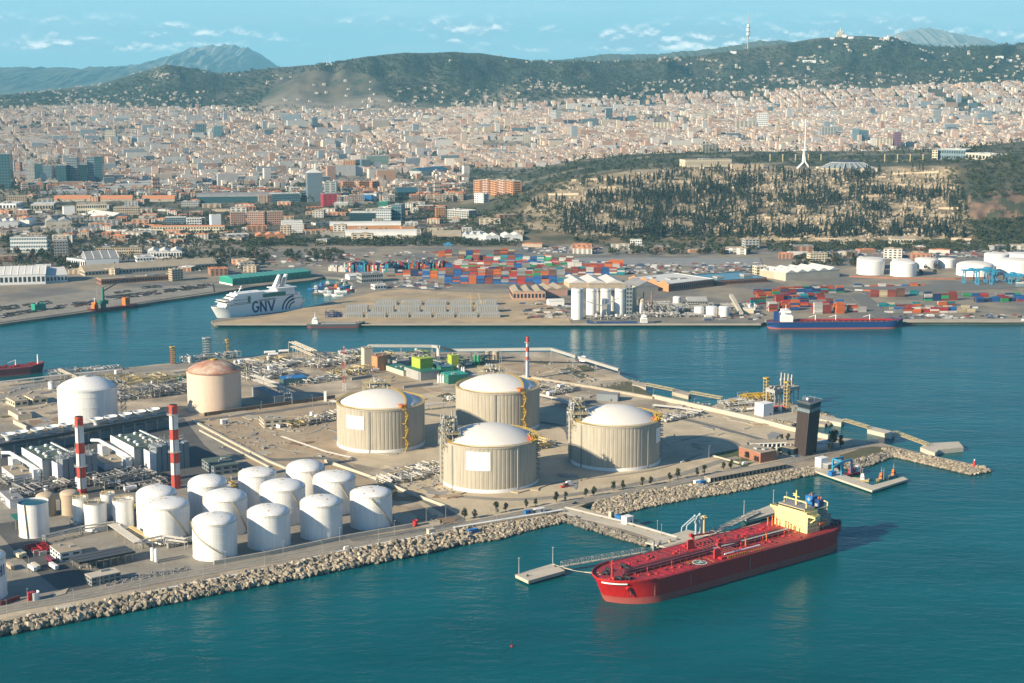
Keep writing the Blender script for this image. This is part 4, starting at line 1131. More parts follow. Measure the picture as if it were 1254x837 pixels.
pipe_rack('double level pipe rack along the middle road toward the tanks',[(405,497),(470,508),(545,500)],6,5,5)
pipe_rack('white pipe run along the parapet before the jetty',[(556,649),(620,638.5),(690,627)],3,1.6,4,pmat='white')
pipe_rack('white pipe run laid along the jetty road to the tanker',[(692,623.5),(760,640),(829,660)],3.2,1.0,5)
pipe_rack('pipe rack between the rearmost and the rightmost domed tanks',[(655,488),(690,497),(715,510)],6,5,5)
pipe_rack('pipe rack right of the rightmost domed tank by the sandy field',[(800,500),(830,503),(860,508)],6,3,5)
pipe_rack('pipe rack behind the rearmost domed tank',[(560,468),(600,462),(650,470)],6,5,5)
PC=[(128,470,60,24,12,50,3),(160,486,70,40,13,110,4),(205,480,60,40,12,90,3),(180,470,50,30,12,60,3),(300,455,60,34,12,90,4),(325,462,60,40,12,120,3),(315,446,90,20,8,70,2),
      (345,450,60,26,10,80,3),(405,446,70,30,10,80,4),(430,458,50,26,9,60,2),(385,468,60,18,6,50,2),(395,515,46,20,9,70,2),(372,520,40,16,6,40,1),
      (500,585,60,26,5,90,1),(525,575,50,24,6,80,2),(650,548,36,26,8,70,3),(685,480,40,22,7,60,2),(640,480,40,24,7,60,2),
      (150,590,50,36,10,120,3),(175,596,40,24,8,80,2),(60,600,50,24,9,90,4),(30,590,40,30,9,80,3),(20,610,30,26,7,60,2),(122,640,40,16,7,60,2),
      (170,625,40,14,8,50,1),(48,676,14,20,5,40,0),(225,665,30,10,5,40,1),(262,600,40,20,7,50,1),(830,512,50,16,4,60,1),(560,490,30,18,5,40,1),(548,450,50,20,14,70,5),(578,446,50,18,12,60,4),(512,443,40,16,16,50,4),(460,440,50,20,8,60,3),(420,436,60,16,8,60,2)]
where=['near the quay shed behind the white domed tank','between the two old domed tanks, left half','between the two old domed tanks, right half','beside the quay shed','just right of the rusty dome',
         'left of the blue canopy','along the back quay behind the rusty dome','behind the blue canopy','near the pale pipe bridge on the back quay','behind the empty field','in front of the blue canopy',
         'beside the leftmost domed gas tank','behind the wall stubs of the gravel yard','left of the nearest domed gas tank','lower left of the nearest domed gas tank, yellow pipes','between the nearest and rightmost gas tanks',
         'right of the thin striped chimney','at the foot of the rearmost gas tank','under the right turbine hall','left of the second striped chimney','behind the beige domed tanks',
         'under the left turbine hall','left of the teal roofed tank','at the feet of the slim tanks','between slim tanks and tank farm','painted pink beside the teal roofed tank','at the foot of the second front tank',
         'between second chimney and back tanks','on the sandy strip by the sea wall','between the leftmost and rearmost gas tanks','in front of the teal shed of the green works','at the right end of the green works','behind the lime green tower','left of the brown and orange block','on the back quay beside the transfer tower']
for i,(x,y,L,W,hh,n,tk_) in enumerate(PC):
    m=('steel','red','dark_red') if i == 25 else ('green_dark','plant_metal','lime') if i in (30,31,32) else (('plant_metal','plant_metal','steel') if i in (1,2,4,18,19,20,21,22) else ('plant_metal','pipe','pale_yellow') if i % 3 else ('plant_metal','pale_yellow','yellow'))
    pipe_cluster('process_unit','jumble of pipes, frames and vessels '+where[i],'process plant',P(x,y),(L,W,hh),n,UA+(0 if i % 2 else .1),m,100+i,'process plant on the quay',tk_)

# red valve house and wall stubs
for i in range(6):
    p=P(341+i*10-(i == 5)*1,523.5-i*2.6+1);T=thing('wall_stub',f'{nth(i)} low pale wall stub from the left in the row before the pale block','wall',p,UA,'row of pale wall stubs')
    mb=MB();mb.box((0,0,0),(1.2,7,3.4));obj('wall',mb,'white',T);mb=MB();mb.box((3.5,1,0),(5,4,2));obj('plinth',mb,'grey_concrete',T)
for i,(x,y) in enumerate(((187,687),(191.5,688.5))):
    p=P(x,y+1);T=thing('tall_vessel',('left' if i == 0 else 'right')+' one of two tall white vessels under the crossing pipe rack','vessel',p,0,'pair of tall white vessels')
    mb=MB();mb.rev((0,0,1),[(1.4,0),(1.4,8),(1.0,9),(.2,9.4)],16);obj('shell',mb,'tank_white',T,smooth=True);mb=MB();mb.box((0,0,0),(2.4,2.4,1));obj('plinth',mb,'grey_concrete',T)

# ---- green works on the back of the quay
def silo(label,px,yb,w,yt,mat,name='silo',n=1,group='silos of the green works',gap=1.05,cone=True,base=GZ,cat='silo',top='steel',base_c=False):
    p=P(px,yb,base);s=mpp(p);r=w*s/2;hh=zat(p,yt)-base
    T=thing(name,label,cat,p,group=group)
    for i in range(n):
        x=(i-(n-1)/2)*2*r*gap;mb=MB()
        prof=[(r,0),(r,hh*.9),(r*.4,hh)] if cone else [(r,0),(r,hh)]
        mb.rev((x,r,0),prof,24);obj('shell',mb,mat,T,smooth=True)
        mb=MB();mb.ring((x,r,hh*.9),r,r+.3,.5,24);mb.box((x,r,hh),(r*.6,r*.6,1.4));obj('top_fitting',mb,top,T)
    return T
block('green_works','lime green square tower of the works among teal roofs','silo block',((504,437),(514.5,440),(523,436)),24,'lime','lime',units=3,group='lime green towers of the works')
block('green_works','smaller lime green tower farther right beside the conveyor pier','silo block',((548,434),(553,436),(556,433)),20,'lime','lime',units=2,group='lime green towers of the works')
block('warehouse','grey walled long shed in front of the lime tower','shed',((495,449),(515,456),(520,447)),13,'sheet_grey','green_dark')
block('warehouse','low pale shed left of the grey walled long shed','shed',((470,446.5),(494,454.5),(485,444)),9,'pale_concrete','green_dark')
block('warehouse','teal roofed shed right of the lime tower','shed',((520,445),(530,449),(535,442)),13,'green_dark','green_roof')
block('warehouse','teal roofed shed at the right front of the green works','shed',((540,456),(549,460),(562,453)),13,'green_dark','green_roof')
block('warehouse','dark roofed shed in the middle of the green works','shed',((530,445),(540,450),(546,444)),15,'green_dark','glass_teal')
block('warehouse','pale blue roofed shed beyond the low pale shed','shed',((477,440),(486,443),(492,438)),9,'sheet_grey','grey_roof')
block('brick_building','orange and brown block left of the green works','building',((455,435.5),(462,437),(470,434)),20,'orange_wall','brick')
silo('pair of dark green silos at the right end of the works',583.5,448,4,435,'green',n=2)
silo('third dark green silo just right of the green pair',592,446,4,436,'green')
silo('pale green silo in front of the works',530.5,463,8,453,'green',n=1)
silo('pale slim silo left of the pale green one',523,462,3,453,'tank_white')
silo('row of three white slim silos in front of the teal shed',540,469,3,459,'tank_white',n=3)
silo('tall white slim silo between teal shed and domed tank',561,460,3,448,'tank_white')
silo('two white slim silos beside the rearmost domed tank',567,463,2.4,450,'tank_white',n=2)
silo('pale grey silo beside the red and white mast line at the conveyor',607,441,8,431,'beige',cone=False)
silo('low grey silo near the pale grey one by the conveyor',597,440,6,431,'beige',cone=False)
silo('white silo tower on the conveyor pier',537,436,4.5,426,'white',cone=False)
silo('low pale green tank behind the rusty tank pipework',220,470,10,461,'green',cone=False)
silo('small white tank left of the white domed tank',62,477,8,468.5,'tank_white',cone=False)
# conveyor gallery along the pier
CV=[((446,430),8),((453,423.5),24),((529,424),24),((537,425),24),((552,429),16),((675,427.5),22),((758,453),10)]
pts=[P(q[0],q[1],z+GZ) for q,z in CV]
T=thing('conveyor_gallery','long raised pale conveyor gallery bending along the back of the quay','conveyor',(pts[3].x,pts[3].y,0))
for a,b in zip(pts[:-1],pts[1:]):
    mb=MB();mb.bar(a,b,3.4,3.0);obj('gallery',mb,'sheet_grey',T,True)
    n=max(1,int((b-a).length/28));
    for i in range(1,n+1):
        q=a.lerp(b,i/n);mb=MB();mb.bar((q.x-1.5,q.y,-1),(q.x-.4,q.y,q.z-1.4),.5);mb.bar((q.x+1.5,q.y,-1),(q.x+.4,q.y,q.z-1.4),.5);obj('trestle',mb,'steel',T,True)
block('transfer_tower','pale transfer tower at the left end of the conveyor','tower',((442,425),(446,427),(449,422.5)),26,'pale_concrete','tan_roof')
for i,(x0,x1,y) in enumerate(((323,338,434.5),(341,354,433),(328,341,437),(371,384,432))):
    a,b=P(x0,y),P(x1,y-.8);T=thing('tank_wagon',['white railway tank wagon at the left on the back quay','white tank wagon next to the pale pipe bridge','white tank wagon nearest the camera of the three','white tank wagon right of the pale pipe bridge'][i],'tank wagon',lerp(a,b,.5),math.atan2(b.y-a.y,b.x-a.x),'white tank wagons on the back quay')
    L=(b-a).length*.9;mb=MB();mb.tube([(-L/2,0,2.6),(L/2,0,2.6)],1.7,14);obj('barrel',mb,'white',T,smooth=True)
    mb=MB();mb.box((0,0,.7),(L,2.2,.5));
    for k in (-.4,-.2,.2,.4):
        for s in (-1,1): mb.tube([(k*L,s*.7,.5),(k*L,s*1.2,.5)],.5,8)
    obj('chassis',mb,'dark_steel',T)

# old storage tanks
def old_tank(label,px,yb,w,yr,ya,mat,rmat,rail):
    p,D,c=front_to_centre(px,yb,w);r=D/2;hw=zat(p,yr)-GZ
    T=thing('old_tank',label,'storage tank',c);mb=MB()
    prof=[(r+.3,0),(r+.3,.8),(r,.8)]
    for k in (1,2,3):
        if mat == 'tank_white': z=hw*k/3.6;prof += [(r,z-.2),(r+.25,z-.2),(r+.25,z+.2),(r,z+.2)]
    prof += [(r,hw-.8),(r+.5,hw-.8),(r+.5,hw)]
    mb.rev((0,0,0),prof,96,cap0=False,cap1=False);obj('wall',mb,mat,T,smooth=True)
    hd=zat(c,ya)-GZ-hw;Rs=(r*r+hd*hd)/(2*hd)
    mb=MB();mb.rev((0,0,hw),[(max(.01,Rs*math.sin(t)),hd-Rs+Rs*math.cos(t)) for t in np.linspace(math.asin(r/Rs),0,12)],72,cap0=False,cap1=False);obj('dome_roof',mb,rmat,T,smooth=True)
    mb=MB();dz=lambda rr: hw+hd-Rs+math.sqrt(Rs*Rs-rr*rr)
    for i in range(48):
        a0,a1=2*math.pi*i/48,2*math.pi*(i+1)/48;q=lambda a,z: (r*math.cos(a),r*math.sin(a),hw+z)
        mb.bar(q(a0,0),q(a0,1.2),.14);mb.bar(q(a0,1.2),q(a1,1.2),.16)
    obj('rim_railing',mb,'steel' if rail != 'yellow' else 'pale_yellow',T)
    mb=MB();a=R(20 if rail == 'yellow' else 60);pr=[(t*r*math.cos(a),t*r*math.sin(a),dz(t*r)+.8) for t in np.linspace(1,.05,9)]
    for u_,v_ in zip(pr[:-1],pr[1:]): mb.bar(u_,v_,1.4,.3);mb.bar((u_[0],u_[1],u_[2]+1),(v_[0],v_[1],v_[2]+1),.2)
    mb.cyl((0,0,hw+hd),3,1.2,16);obj('roof_walkway',mb,'yellow' if rail == 'yellow' else 'steel',T)
    if rail == 'yellow':
        mb=MB()
        for k in range(60):
            a0=-.2-2.3*k/60;mb.bar(((r+.3)*math.cos(a0),(r+.3)*math.sin(a0),hw-.2),((r+.3)*math.cos(a0-.03),(r+.3)*math.sin(a0-.03),hw-.2),1.0,.6)
        obj('rim_pipe',mb,'rust',T)
    else:
        a=R(10);fr=MB();x0,y0=(r+3)*math.cos(a),(r+3)*math.sin(a)
        for k in range(8):
            for dx,dy in ((0,0),(4,0),(0,4),(4,4)): fr.bar((x0+dx,y0+dy,hw*k/8),(x0+dx,y0+dy,hw*(k+1)/8),.3)
            fr.bar((x0,y0,hw*k/8),(x0+4,y0+4,hw*(k+1)/8),.9,.3)
        for k in range(30): rr=random.Random(k);fr.box((x0+rr.uniform(-12,4),y0+rr.uniform(-1,9),hw+rr.uniform(-1,3)),(rr.uniform(1,4),rr.uniform(1,4),rr.uniform(.3,2)))
        obj('stair_tower',fr,'plant_metal',T)
old_tank('old white tank with pale dome and three dark rings, upper left',109,526,72,480,461,'tank_white','tank_white','steel')
old_tank('old cream tank under a rusty pink dome behind the second chimney',263.4,506.6,66,459,441,'rust_cream','rust_dome','yellow')
mb=MB();
for i in range(14): rr=random.Random(i);mb.rough_ball((rr.uniform(-6,6),rr.uniform(-3,3),.6),rr.uniform(2,3.5),rr.uniform(1.5,3),rr)
T=thing('sand_heap','small pale sand heap at the foot of the white domed tank','heap',P(71,525));obj('sand',mb,'dirt',T)
# ================================================================== JETTY, TANKER, POINT
# ---- ships: hull from cross sections; local x from bow (0) to stern (L), y to port, z from the waterline
def hull_parts(T,L,B,D,mats,boot=0.0,bow_len=.16,stern_len=.14,bow_rake=6.0,transom=.45,bul=1.0,n=48,sheer=0.0):
    """mats = (hull, boot topping, deck)"""
    xs=np.concatenate([np.linspace(0,bow_len*L,16),np.linspace(bow_len*L,(1-stern_len)*L,14)[1:-1],np.linspace((1-stern_len)*L,L,12)])
    def half(x,t):             # half breadth at height fraction t
        b=B/2;e=2.1+.5*t
        x0=bow_rake*(1-t)
        if x < bow_len*L: k=max(0.0,(x-x0)/(bow_len*L-x0));b *= (1-(1-k) ** e) ** (.62 if t > .8 else .75)
        if x > (1-stern_len)*L: k=(x-(1-stern_len)*L)/(stern_len*L);b *= 1-(1-(transom if t > .5 else transom*.45))*k ** 2.6
        return max(b,.02)
    levels=[-.12,0.0]+([boot/D] if boot else [])+[.5,.8,1.0]
    levels=sorted(set(levels))
    zf=lambda x,t: t*D+(sheer*max(0,1-x/(bow_len*1.6*L)) ** 2*t)
    for part,lo,hi,m in (('boot_topping',-.12,boot/D if boot else 0.0,mats[1]),('hull',boot/D if boot else 0.0,1.0,mats[0])):
        lv=[t for t in levels if lo-1e-6 <= t <= hi+1e-6]
        mb=MB()
        for s in (1,-1):
            vs=[(max(x,bow_rake*(1-max(t,0))) if x < bow_len*L*.5 else x,s*half(x,max(t,0)),zf(x,t)) for t in lv for x in xs]
            k=len(xs);fs=[]
            for j in range(len(lv)-1):
                for i in range(k-1):
                    q=(j*k+i,j*k+i+1,(j+1)*k+i+1,(j+1)*k+i);fs.append(q if s < 0 else q[::-1])
            mb.add(vs,fs)
        # transom
        for j in range(len(lv)-1):
            a,b_=half(L,max(lv[j],0)),half(L,max(lv[j+1],0));mb.add([(L,-a,lv[j]*D),(L,a,lv[j]*D),(L,b_,lv[j+1]*D),(L,-b_,lv[j+1]*D)],[(0,1,2,3)])
        obj(part,mb,m,T,smooth=True)
    mb=MB();k=len(xs);vs=[(x,s*max(half(x,1.0)-.15,.01),zf(x,1.0)-.15) for s in (1,-1) for x in xs]
    mb.add(vs,[(i,i+1,k+i+1,k+i) for i in range(k-1)]);obj('deck',mb,mats[2],T)
    if bul:
        mb=MB()
        for s in (1,-1):
            for i in range(k-1):
                if xs[i] < bow_len*L*.75: z0=zf(xs[i],1) ;mb.bar((xs[i],s*half(xs[i],1),z0+bul/2-.1),(xs[i+1],s*half(xs[i+1],1),zf(xs[i+1],1)+bul/2-.1),.3,bul)
        obj('bulwark',mb,mats[0],T)
    return half

bow=P(726,706.7,15.7);bow=bow+Vector((-2*math.cos(.637)+7*math.sin(.637),-2*math.sin(.637)-7*math.cos(.637),0));TA=R(38.1);TL,TB,TD=228.0,46.0,15.7
pl=(xy(bow).x,xy(bow).y,0)
T=thing('oil_tanker','big red oil tanker with cream deckhouse moored at the jetty','ship',pl,TA);tanker=T
hull_half=hull_parts(T,TL,TB,TD,('hull_red','boot_red','deck_red'),boot=4.6,bow_len=.17,stern_len=.16,bow_rake=7.5,transom=.42,bul=1.3,sheer=.6)
zD=TD-.1
# rail along the sheer
mb=MB();xs_=np.linspace(TL*.12,TL*.99,90)
for s in (1,-1):
    for i in range(89):
        q=lambda x,z: (x,s*(hull_half(x,1)-.4),zD+z)
        mb.bar(q(xs_[i],0),q(xs_[i],1.1),.12);mb.bar(q(xs_[i],1.1),q(xs_[i+1],1.1),.14);mb.bar(q(xs_[i],.6),q(xs_[i+1],.6),.1)
obj('deck_rail',mb,'dark_red',T,kind='stuff')
# pipes and catwalk down the middle
for k,(y,r,m) in enumerate(((-5.6,.55,'dark_red'),(-4.2,.55,'dark_red'),(-2.8,.6,'deck_red'),(-1.2,.45,'dark_red'),(1.0,.45,'dark_red'),(2.4,.35,'dark_red'))):
    mb=MB();mb.tube([(16+2*k,y,zD+1.3),(174,y,zD+1.3)],r,8);obj('cargo_pipe',mb,m,T,smooth=True)
mb=MB();mb.box((140,-3.6,zD+2.3),(76,2.2,.25));obj('catwalk',mb,'sheet_grey',T)
mb=MB();mb.box((62,-3.6,zD+2.3),(80,2.2,.25))
for x in np.arange(20,178,6): mb.bar((x,-6.4,zD),(x,-6.4,zD+2.3),.25);mb.bar((x,3,zD),(x,3,zD+2),.25);mb.bar((x,-6.4,zD+1),(x,3,zD+1),.3);mb.bar((x,-4.6,zD+2.3),(x,-4.6,zD+3.4),.12)
obj('pipe_support',mb,'dark_red',T)
# manifolds amidships
for s in (1,-1):
    mb=MB()
    for k in range(6): x=98+k*3.4;mb.tube([(x,s*1,zD+1.6),(x,s*17.6,zD+1.6)],.45,8)
    obj('manifold_pipe',mb,'dark_red',T)
    mb=MB();mb.box((106,s*17.4,zD+.3),(24,3.4,.9));obj('drip_tray',mb,'red',T)
for x,y,h_,o in ((94,-14.5,8,1),(94,11,8,-1)):
    mb=MB();mb.box((x,y,zD),(5,1.2,6.5));mb.cyl((x+3,y,zD),1.0,9,12);obj('crane_post',mb,'red',T)
    mb=MB();mb.bar((x+3,y,zD+9),(x+23,y-.5,zD+7.5),.9);mb.box((x+1.2,y,zD+8.6),(2.8,2.2,1.8));obj('crane_jib',mb,'red',T)
mb=MB()
for i in range(16): x=99+i*2.3;mb.bar((x,-20.4,zD),(x,-20.4,zD+1.7),.35);mb.bar((x,-20.4,zD+1.6),(x+2.3,-20.4,zD+1.6),.22)
obj('yellow_rail',mb,'yellow',T)
mb=MB();mb.tube([(100,-16,zD+1.8),(134,-16.5,zD+1.8)],.55,8);obj('white_boom',mb,'white',T)
# winching area painted on the deck
mb=MB();mb.cyl((78,-14.5,zD+.04),4.4,.05,28);obj('winch_circle',mb,'green_dark',T)
mb=MB();mb.ring((78,-14.5,zD+.06),4.4,5.0,.05,28);mb.box((78,-14.5,zD+.1),(4.0,.8,.03));mb.box((76.4,-14.5,zD+.13),(.7,3.4,.03));mb.box((79.6,-14.5,zD+.13),(.7,3.4,.03));obj('circle_marking',mb,'white',T)
mb=MB()
for a,b in (((70,-20.5),(86,-20.5)),((86,-20.5),(88.5,-10)),((88.5,-10),(72,-8.5)),((72,-8.5),(70,-20.5))): mb.bar((*a,zD+.06),(*b,zD+.06),.5,.06)
obj('square_marking',mb,'yellow',T)
rnd=random.Random(21)
hatch,pot,vent=MB(),MB(),MB()
for k in range(7):
    for s in (1,-1):
        x=34+22*k;y=s*rnd.uniform(9,14)
        if k in (2,3) and s < 0: continue
        hatch.cyl((x,y,zD),1.2,1.0,12);hatch.box((x+5,y+s*2,zD),(1.6,1.6,.8))
        vent.tube([(x+3,s*7.5,zD),(x+3,s*7.5,zD+2.6)],.3,8);vent.cyl((x+3,s*7.5,zD+2.6),.55,.6,8)
for i in range(70):
    x,y=rnd.uniform(22,176),rnd.uniform(-18.5,18.5)
    if abs(y) < 8: continue
    if x < 40: y *= .7
    if rnd.random() < .5: pot.box((x,y,zD),(rnd.uniform(.6,1.6),rnd.uniform(.5,1.2),rnd.uniform(.5,1.3)))
    else: vent.cyl((x,y,zD),.4,rnd.uniform(.8,1.8),8)
obj('tank_hatch',hatch,'red',T,kind='stuff');obj('deck_fitting',pot,'black',T,kind='stuff');obj('deck_vent',vent,'red',T,kind='stuff')
mb=MB()
for i in range(26):
    x=22+i*6;y0=hull_half(x,1)*.96
    for s in (1,-1): mb.bar((x,s*8,zD+.12),(x,s*(y0-1),zD+.12),.16,.25)
obj('deck_stiffener',mb,'deck_red',T,kind='stuff')
# forecastle: mast, winches, anchors
mb=MB();mb.cyl((10,-3,zD),.9,12.5,12,r1=.5);mb.box((10,-3,zD+9),(2.4,2.4,.3));mb.bar((10,-6,zD+10.5),(10,0,zD+10.5),.3);obj('foremast',mb,'red',T)
for x,y,m in ((12,-8,'black'),(12,5,'black'),(17,-11,'black'),(18,9,'black'),(30,4,'black'),(32,9.5,'black')):
    mb=MB();mb.tube([(x,y-2,zD+1.2),(x,y+2,zD+1.2)],1.1,12);mb.box((x,y+2.6,zD),(2,.6,2));mb.box((x,y-2.6,zD),(2,.6,2));mb.box((x-2.5,y,zD),(1.2,1.6,1.4));obj('winch',mb,m,T)
mb=MB();mb.box((6.5,-5.5,zD),(3,2.2,1.6));mb.ball((7.5,-7,zD+1.4),1.3,10);obj('windlass',mb,'red',T)
for s in (-1,1):
    x=13;y=s*(hull_half(x,.75)+.2)
    mb=MB();mb.tube([(x,s*(hull_half(x,.7)-1),TD*.76),(x-.6,s*(hull_half(x,.7)+1.4),TD*.72)],1.3,12);obj('hawse_pipe',mb,'hull_red',T)
    mb=MB();mb.bar((x,y+s*1.0,TD*.74),(x+2.2,y+s*1.2,TD*.5),.7);mb.bar((x+3.4,y+s*1.3,TD*.58),(x+1.0,y+s*1.0,TD*.45),.8);obj('anchor',mb,'dark_steel',T)
mb=MB()
for i in range(8):
    x0,x1=.6+i*1.3,.6+(i+1)*1.3;mb.bar((x0,-(hull_half(x0,1)+.25),TD-.5),(x1,-(hull_half(x1,1)+.25),TD-.6),.25,.9)
obj('bow_stripe',mb,'white',T)
mb=MB()
for x in (30,62,118):
    for k in range(7): mb.box((x,-(hull_half(x,.5)+.05),5.2+k*1.2),(.55,.2,.6))
obj('draught_mark',mb,'sheet_grey',T,kind='stuff')
# deckhouse
hx,hL,hz=184,13,17.5
mb=MB();mb.box((hx+hL/2,0,zD),(hL,31,11.8));mb.box((hx+hL/2+.5,0,zD+11.8),(hL-1,27,2.9));dh=obj('deckhouse',mb,'ship_cream',T)
mb=MB();mb.box((hx+4.2,0,zD+11.8),(6,42.5,.5))
for s in (-1,1): mb.box((hx+4.2,s*17.4,zD+12.3),(6,.3,1.1));mb.box((hx+1.3,s*17.2,zD+12.3),(.3,8,1.1));mb.bar((hx+3,s*21,zD+11.9),(hx+3,s*15.6,zD+7.5),.7);mb.box((hx+4.2,s*21.1,zD+12.3),(6,.3,1.3))
obj('bridge_wing',mb,'ship_cream',T)
mb=MB();mb.box((hx+hL/2-.6,0,zD+14.7),(hL-2,24,2.2));obj('wheelhouse',mb,'ship_cream',T)
mb=MB();mb.box((hx+hL/2-.6,0,zD+16.9),(hL-1,25,.4));obj('wheelhouse_roof',mb,'grey_roof',T)
mb=MB();
for i in range(15): mb.box((hx+.2,-11+i*1.57,zD+15.3),(.4,1.2,1.1))
for fl in range(4):
    for i in range(13): mb.box((hx-.02,-13.8+i*2.3,zD+1.3+fl*2.8),(.2,.5,.6))
    for i in range(5):
        for s in (-1,1): mb.box((hx+1.6+i*2.4,s*15.5,zD+1.3+fl*2.8),(.8,.2,.9))
obj('windows',mb,'window_dark',dh,kind='stuff')
mb=MB();rx=hx+4
for s in (-1,1): mb.tube([(hx+4,s*10.5,zD+17.2),(hx+4,s*10.5,zD+20.6),(hx+4,s*6,zD+21.2)],.55,8)
mb.tube([(hx+4,-10,zD+21),(hx+4,10,zD+21)],.5,8);obj('goalpost',mb,'ship_cream',T)
mb=MB();mb.cyl((hx+5,0,zD+17),.8,11,10,r1=.4);mb.bar((hx+5,-3,zD+23.5),(hx+5,3,zD+23.5),.4);mb.bar((hx+3.5,-1.8,zD+25.5),(hx+3.5,1.8,zD+25.5),.5);mb.ball((hx+5,1.5,zD+24.5),.8,10);obj('radar_mast',mb,'ship_cream',T)
mb=MB();mb.box((hx+hL+9,0,zD),(17,22,8.5));mb.box((hx+hL+9,0,zD+8.5),(12,18,3));obj('engine_casing',mb,'plant_metal',T)
for s in (-1,1):
    mb=MB();mb.tube([(hx+hL+15,s*9.5,zD),(hx+hL+15,s*9.5,zD+17),(hx+hL+15,s*6,zD+17.4)],.55,8);mb.bar((hx+hL+15,s*9.5,zD+14),(hx+hL-2,s*10.5,zD+14.5),.6);obj('stern_post',mb,'ship_cream',T)
mb=MB();mb.box((hx+hL+12,3,zD+11.5),(6,6.5,8.4));fu=obj('funnel',mb,'blue',T)
mb=MB();mb.box((hx+hL+12.4,-3.4,zD+11.5),(5,5.2,7));obj('funnel_casing',mb,'logo_blue',T)
mb=MB()
for x,y,z in ((-1,2,21),(1,4,21.5),(-1,4,20.8),(.5,-3,20),(2,-4,20)): mb.cyl((hx+hL+12+x,y,zD+z-3),.55,3.2,10)
obj('exhaust_pipe',mb,'rust',T)
mb=MB();x=hx+hL+8.9;mb.box((x,3,zD+16.2),(.15,1.0,2.6));mb.box((x,3,zD+17),(.2,3.0,.8));x=hx+hL+9.8;mb.box((x,-3.4,zD+13.4),(.15,2.6,2.4));obj('funnel_emblem',mb,'sheet_grey',fu)
for s in (-1,1):
    mb=MB();x,y=hx+hL+3,s*15.6;mb.tube([(x-4.4,y,zD+5.2),(x-3,y,zD+5),(x+3,y,zD+5),(x+4.4,y,zD+5.2)],1.5,10);obj('lifeboat',mb,'orange',T,smooth=True)
    mb=MB();
    for dx in (-3,3): mb.tube([(x+dx,y-s*2,zD),(x+dx,y-s*2,zD+7.5),(x+dx,y+s*.4,zD+7.3)],.35,6)
    obj('davit',mb,'ship_cream',T)
mb=MB();rnd=random.Random(8)
for i in range(24): x=rnd.uniform(hx+hL+18,TL-4);mb.box((x,rnd.uniform(-.55,.55)*hull_half(x,1)*1.5,zD),(rnd.uniform(1,3),rnd.uniform(1,3),rnd.uniform(.8,2.4)))
obj('stern_gear',mb,'dark_steel',T,kind='stuff')
mb=MB()
for x,y,h_ in ((180,14,7),(181,10.5,5),(181,2,5.5),(181,-3,4.5),(180,-8,4),(178,16.5,5.5),(150,-8,5),(128,-9,6)): mb.cyl((x,y,zD),.6,h_,8,r1=.4);mb.box((x,y,zD+h_),(1.8,.6,.5))
obj('derrick_post',mb,'orange',T)

ca,sa=math.cos(TA),math.sin(TA)
def ship_pt(x,y,z): return Vector((pl[0]+x*ca-y*sa,pl[1]+x*sa+y*ca,z))
for i,(x,y,q) in enumerate(((8,6,(676,691,4)),(10,10,(690,696,4)),(30,18,(800,672,5)),(60,21,(815,671,5)),(176,22,(862,656,5)),(205,20,(945,619,4.5)),(222,12,(962,622,4.5)))):
    a,b=ship_pt(x,y,TD+.6),P(*q);m_=a.lerp(b,.5)-Vector((0,0,1.2));mb=MB();mb.tube([a-pl_ for a in (a,m_,b) for pl_ in (Vector((pl[0],pl[1],0)),)],.14,5)
    T_=thing('mooring_line',['bow line to the lone mooring platform','second bow line to the lone mooring platform','forward spring line to the jetty corner','breast line to the jetty head','after spring line to the jetty head','stern line to the platform behind the deckhouse','rearmost stern line to the platform behind the deckhouse'][i]+' of the red tanker','rope',(pl[0],pl[1],0),group='mooring lines of the red tanker');obj('rope',mb,'cream',T_)
# ---- loading jetty: head, arms, mooring platforms, walkways
def slab(name,label,cat,px,ztop,th,mat,pil=True,group=None):
    q=pxpoly(px,ztop);c=sum(q,Vector((0,0)))/len(q);T=thing(name,label,cat,(c.x,c.y,0),group=group)
    mb=MB();mb.prism(q,ztop-th,ztop);obj('deck',mb,mat,T,True)
    if pil:
        for k in range(len(q)):
            for t in (.12,.5):
                e=q[k].lerp(q[(k+1) % len(q)],t).lerp(c,.12);mb=MB();mb.cyl((e.x,e.y,-1.2),.9,ztop-th+1.2,10);obj('pile',mb,'grey_concrete',T,True)
    return T
def posts(T,px,z,hgt,mat='sheet_grey'):
    for (x,y) in px:
        p=P(x,y,z);mb=MB();mb.cyl(p,.35,hgt,8,r1=.2);mb.box((p.x,p.y,p.z+hgt),(1.4,.5,.35));obj('mooring_light',mb,mat,T,True)
Tj=slab('loading_jetty','concrete jetty head beside the tanker carrying loading arms','jetty',[(790,664),(823,672),(870,655),(842,649)],4.2,1.2,'pale_concrete')
Tm=slab('mooring_platform','flat concrete mooring platform standing alone before the tanker bow','mooring dolphin',[(631,704),(647,711.5),(692,699),(678,690)],3.4,2.2,'pale_concrete',False,'mooring platforms beside the tanker')
posts(Tm,[(635.5,703),(677,689.5)],3.4,11)
for a,b in (((631,704),(647,711.5)),((647,711.5),(692,699))):
    mb=MB();mb.bar(P(*a,1.2),P(*b,1.2),1.2,1.2);obj('fender_beam',mb,'dark_steel',Tm,True)
for px_ in ((646,706),(680,694)):
    mb=MB();p=P(*px_,3.4);mb.cyl(p,.8,1.2,10,r1=.6);obj('bollard',mb,'black',Tm,True)
Tm2=slab('mooring_platform','concrete mooring platform behind the tanker deckhouse','mooring dolphin',[(908,632),(918,637),(968,623),(945,618)],3.4,2.2,'pale_concrete',False,'mooring platforms beside the tanker')
posts(Tm2,[(911,631),(947,617.5),(963,620)],3.4,11)
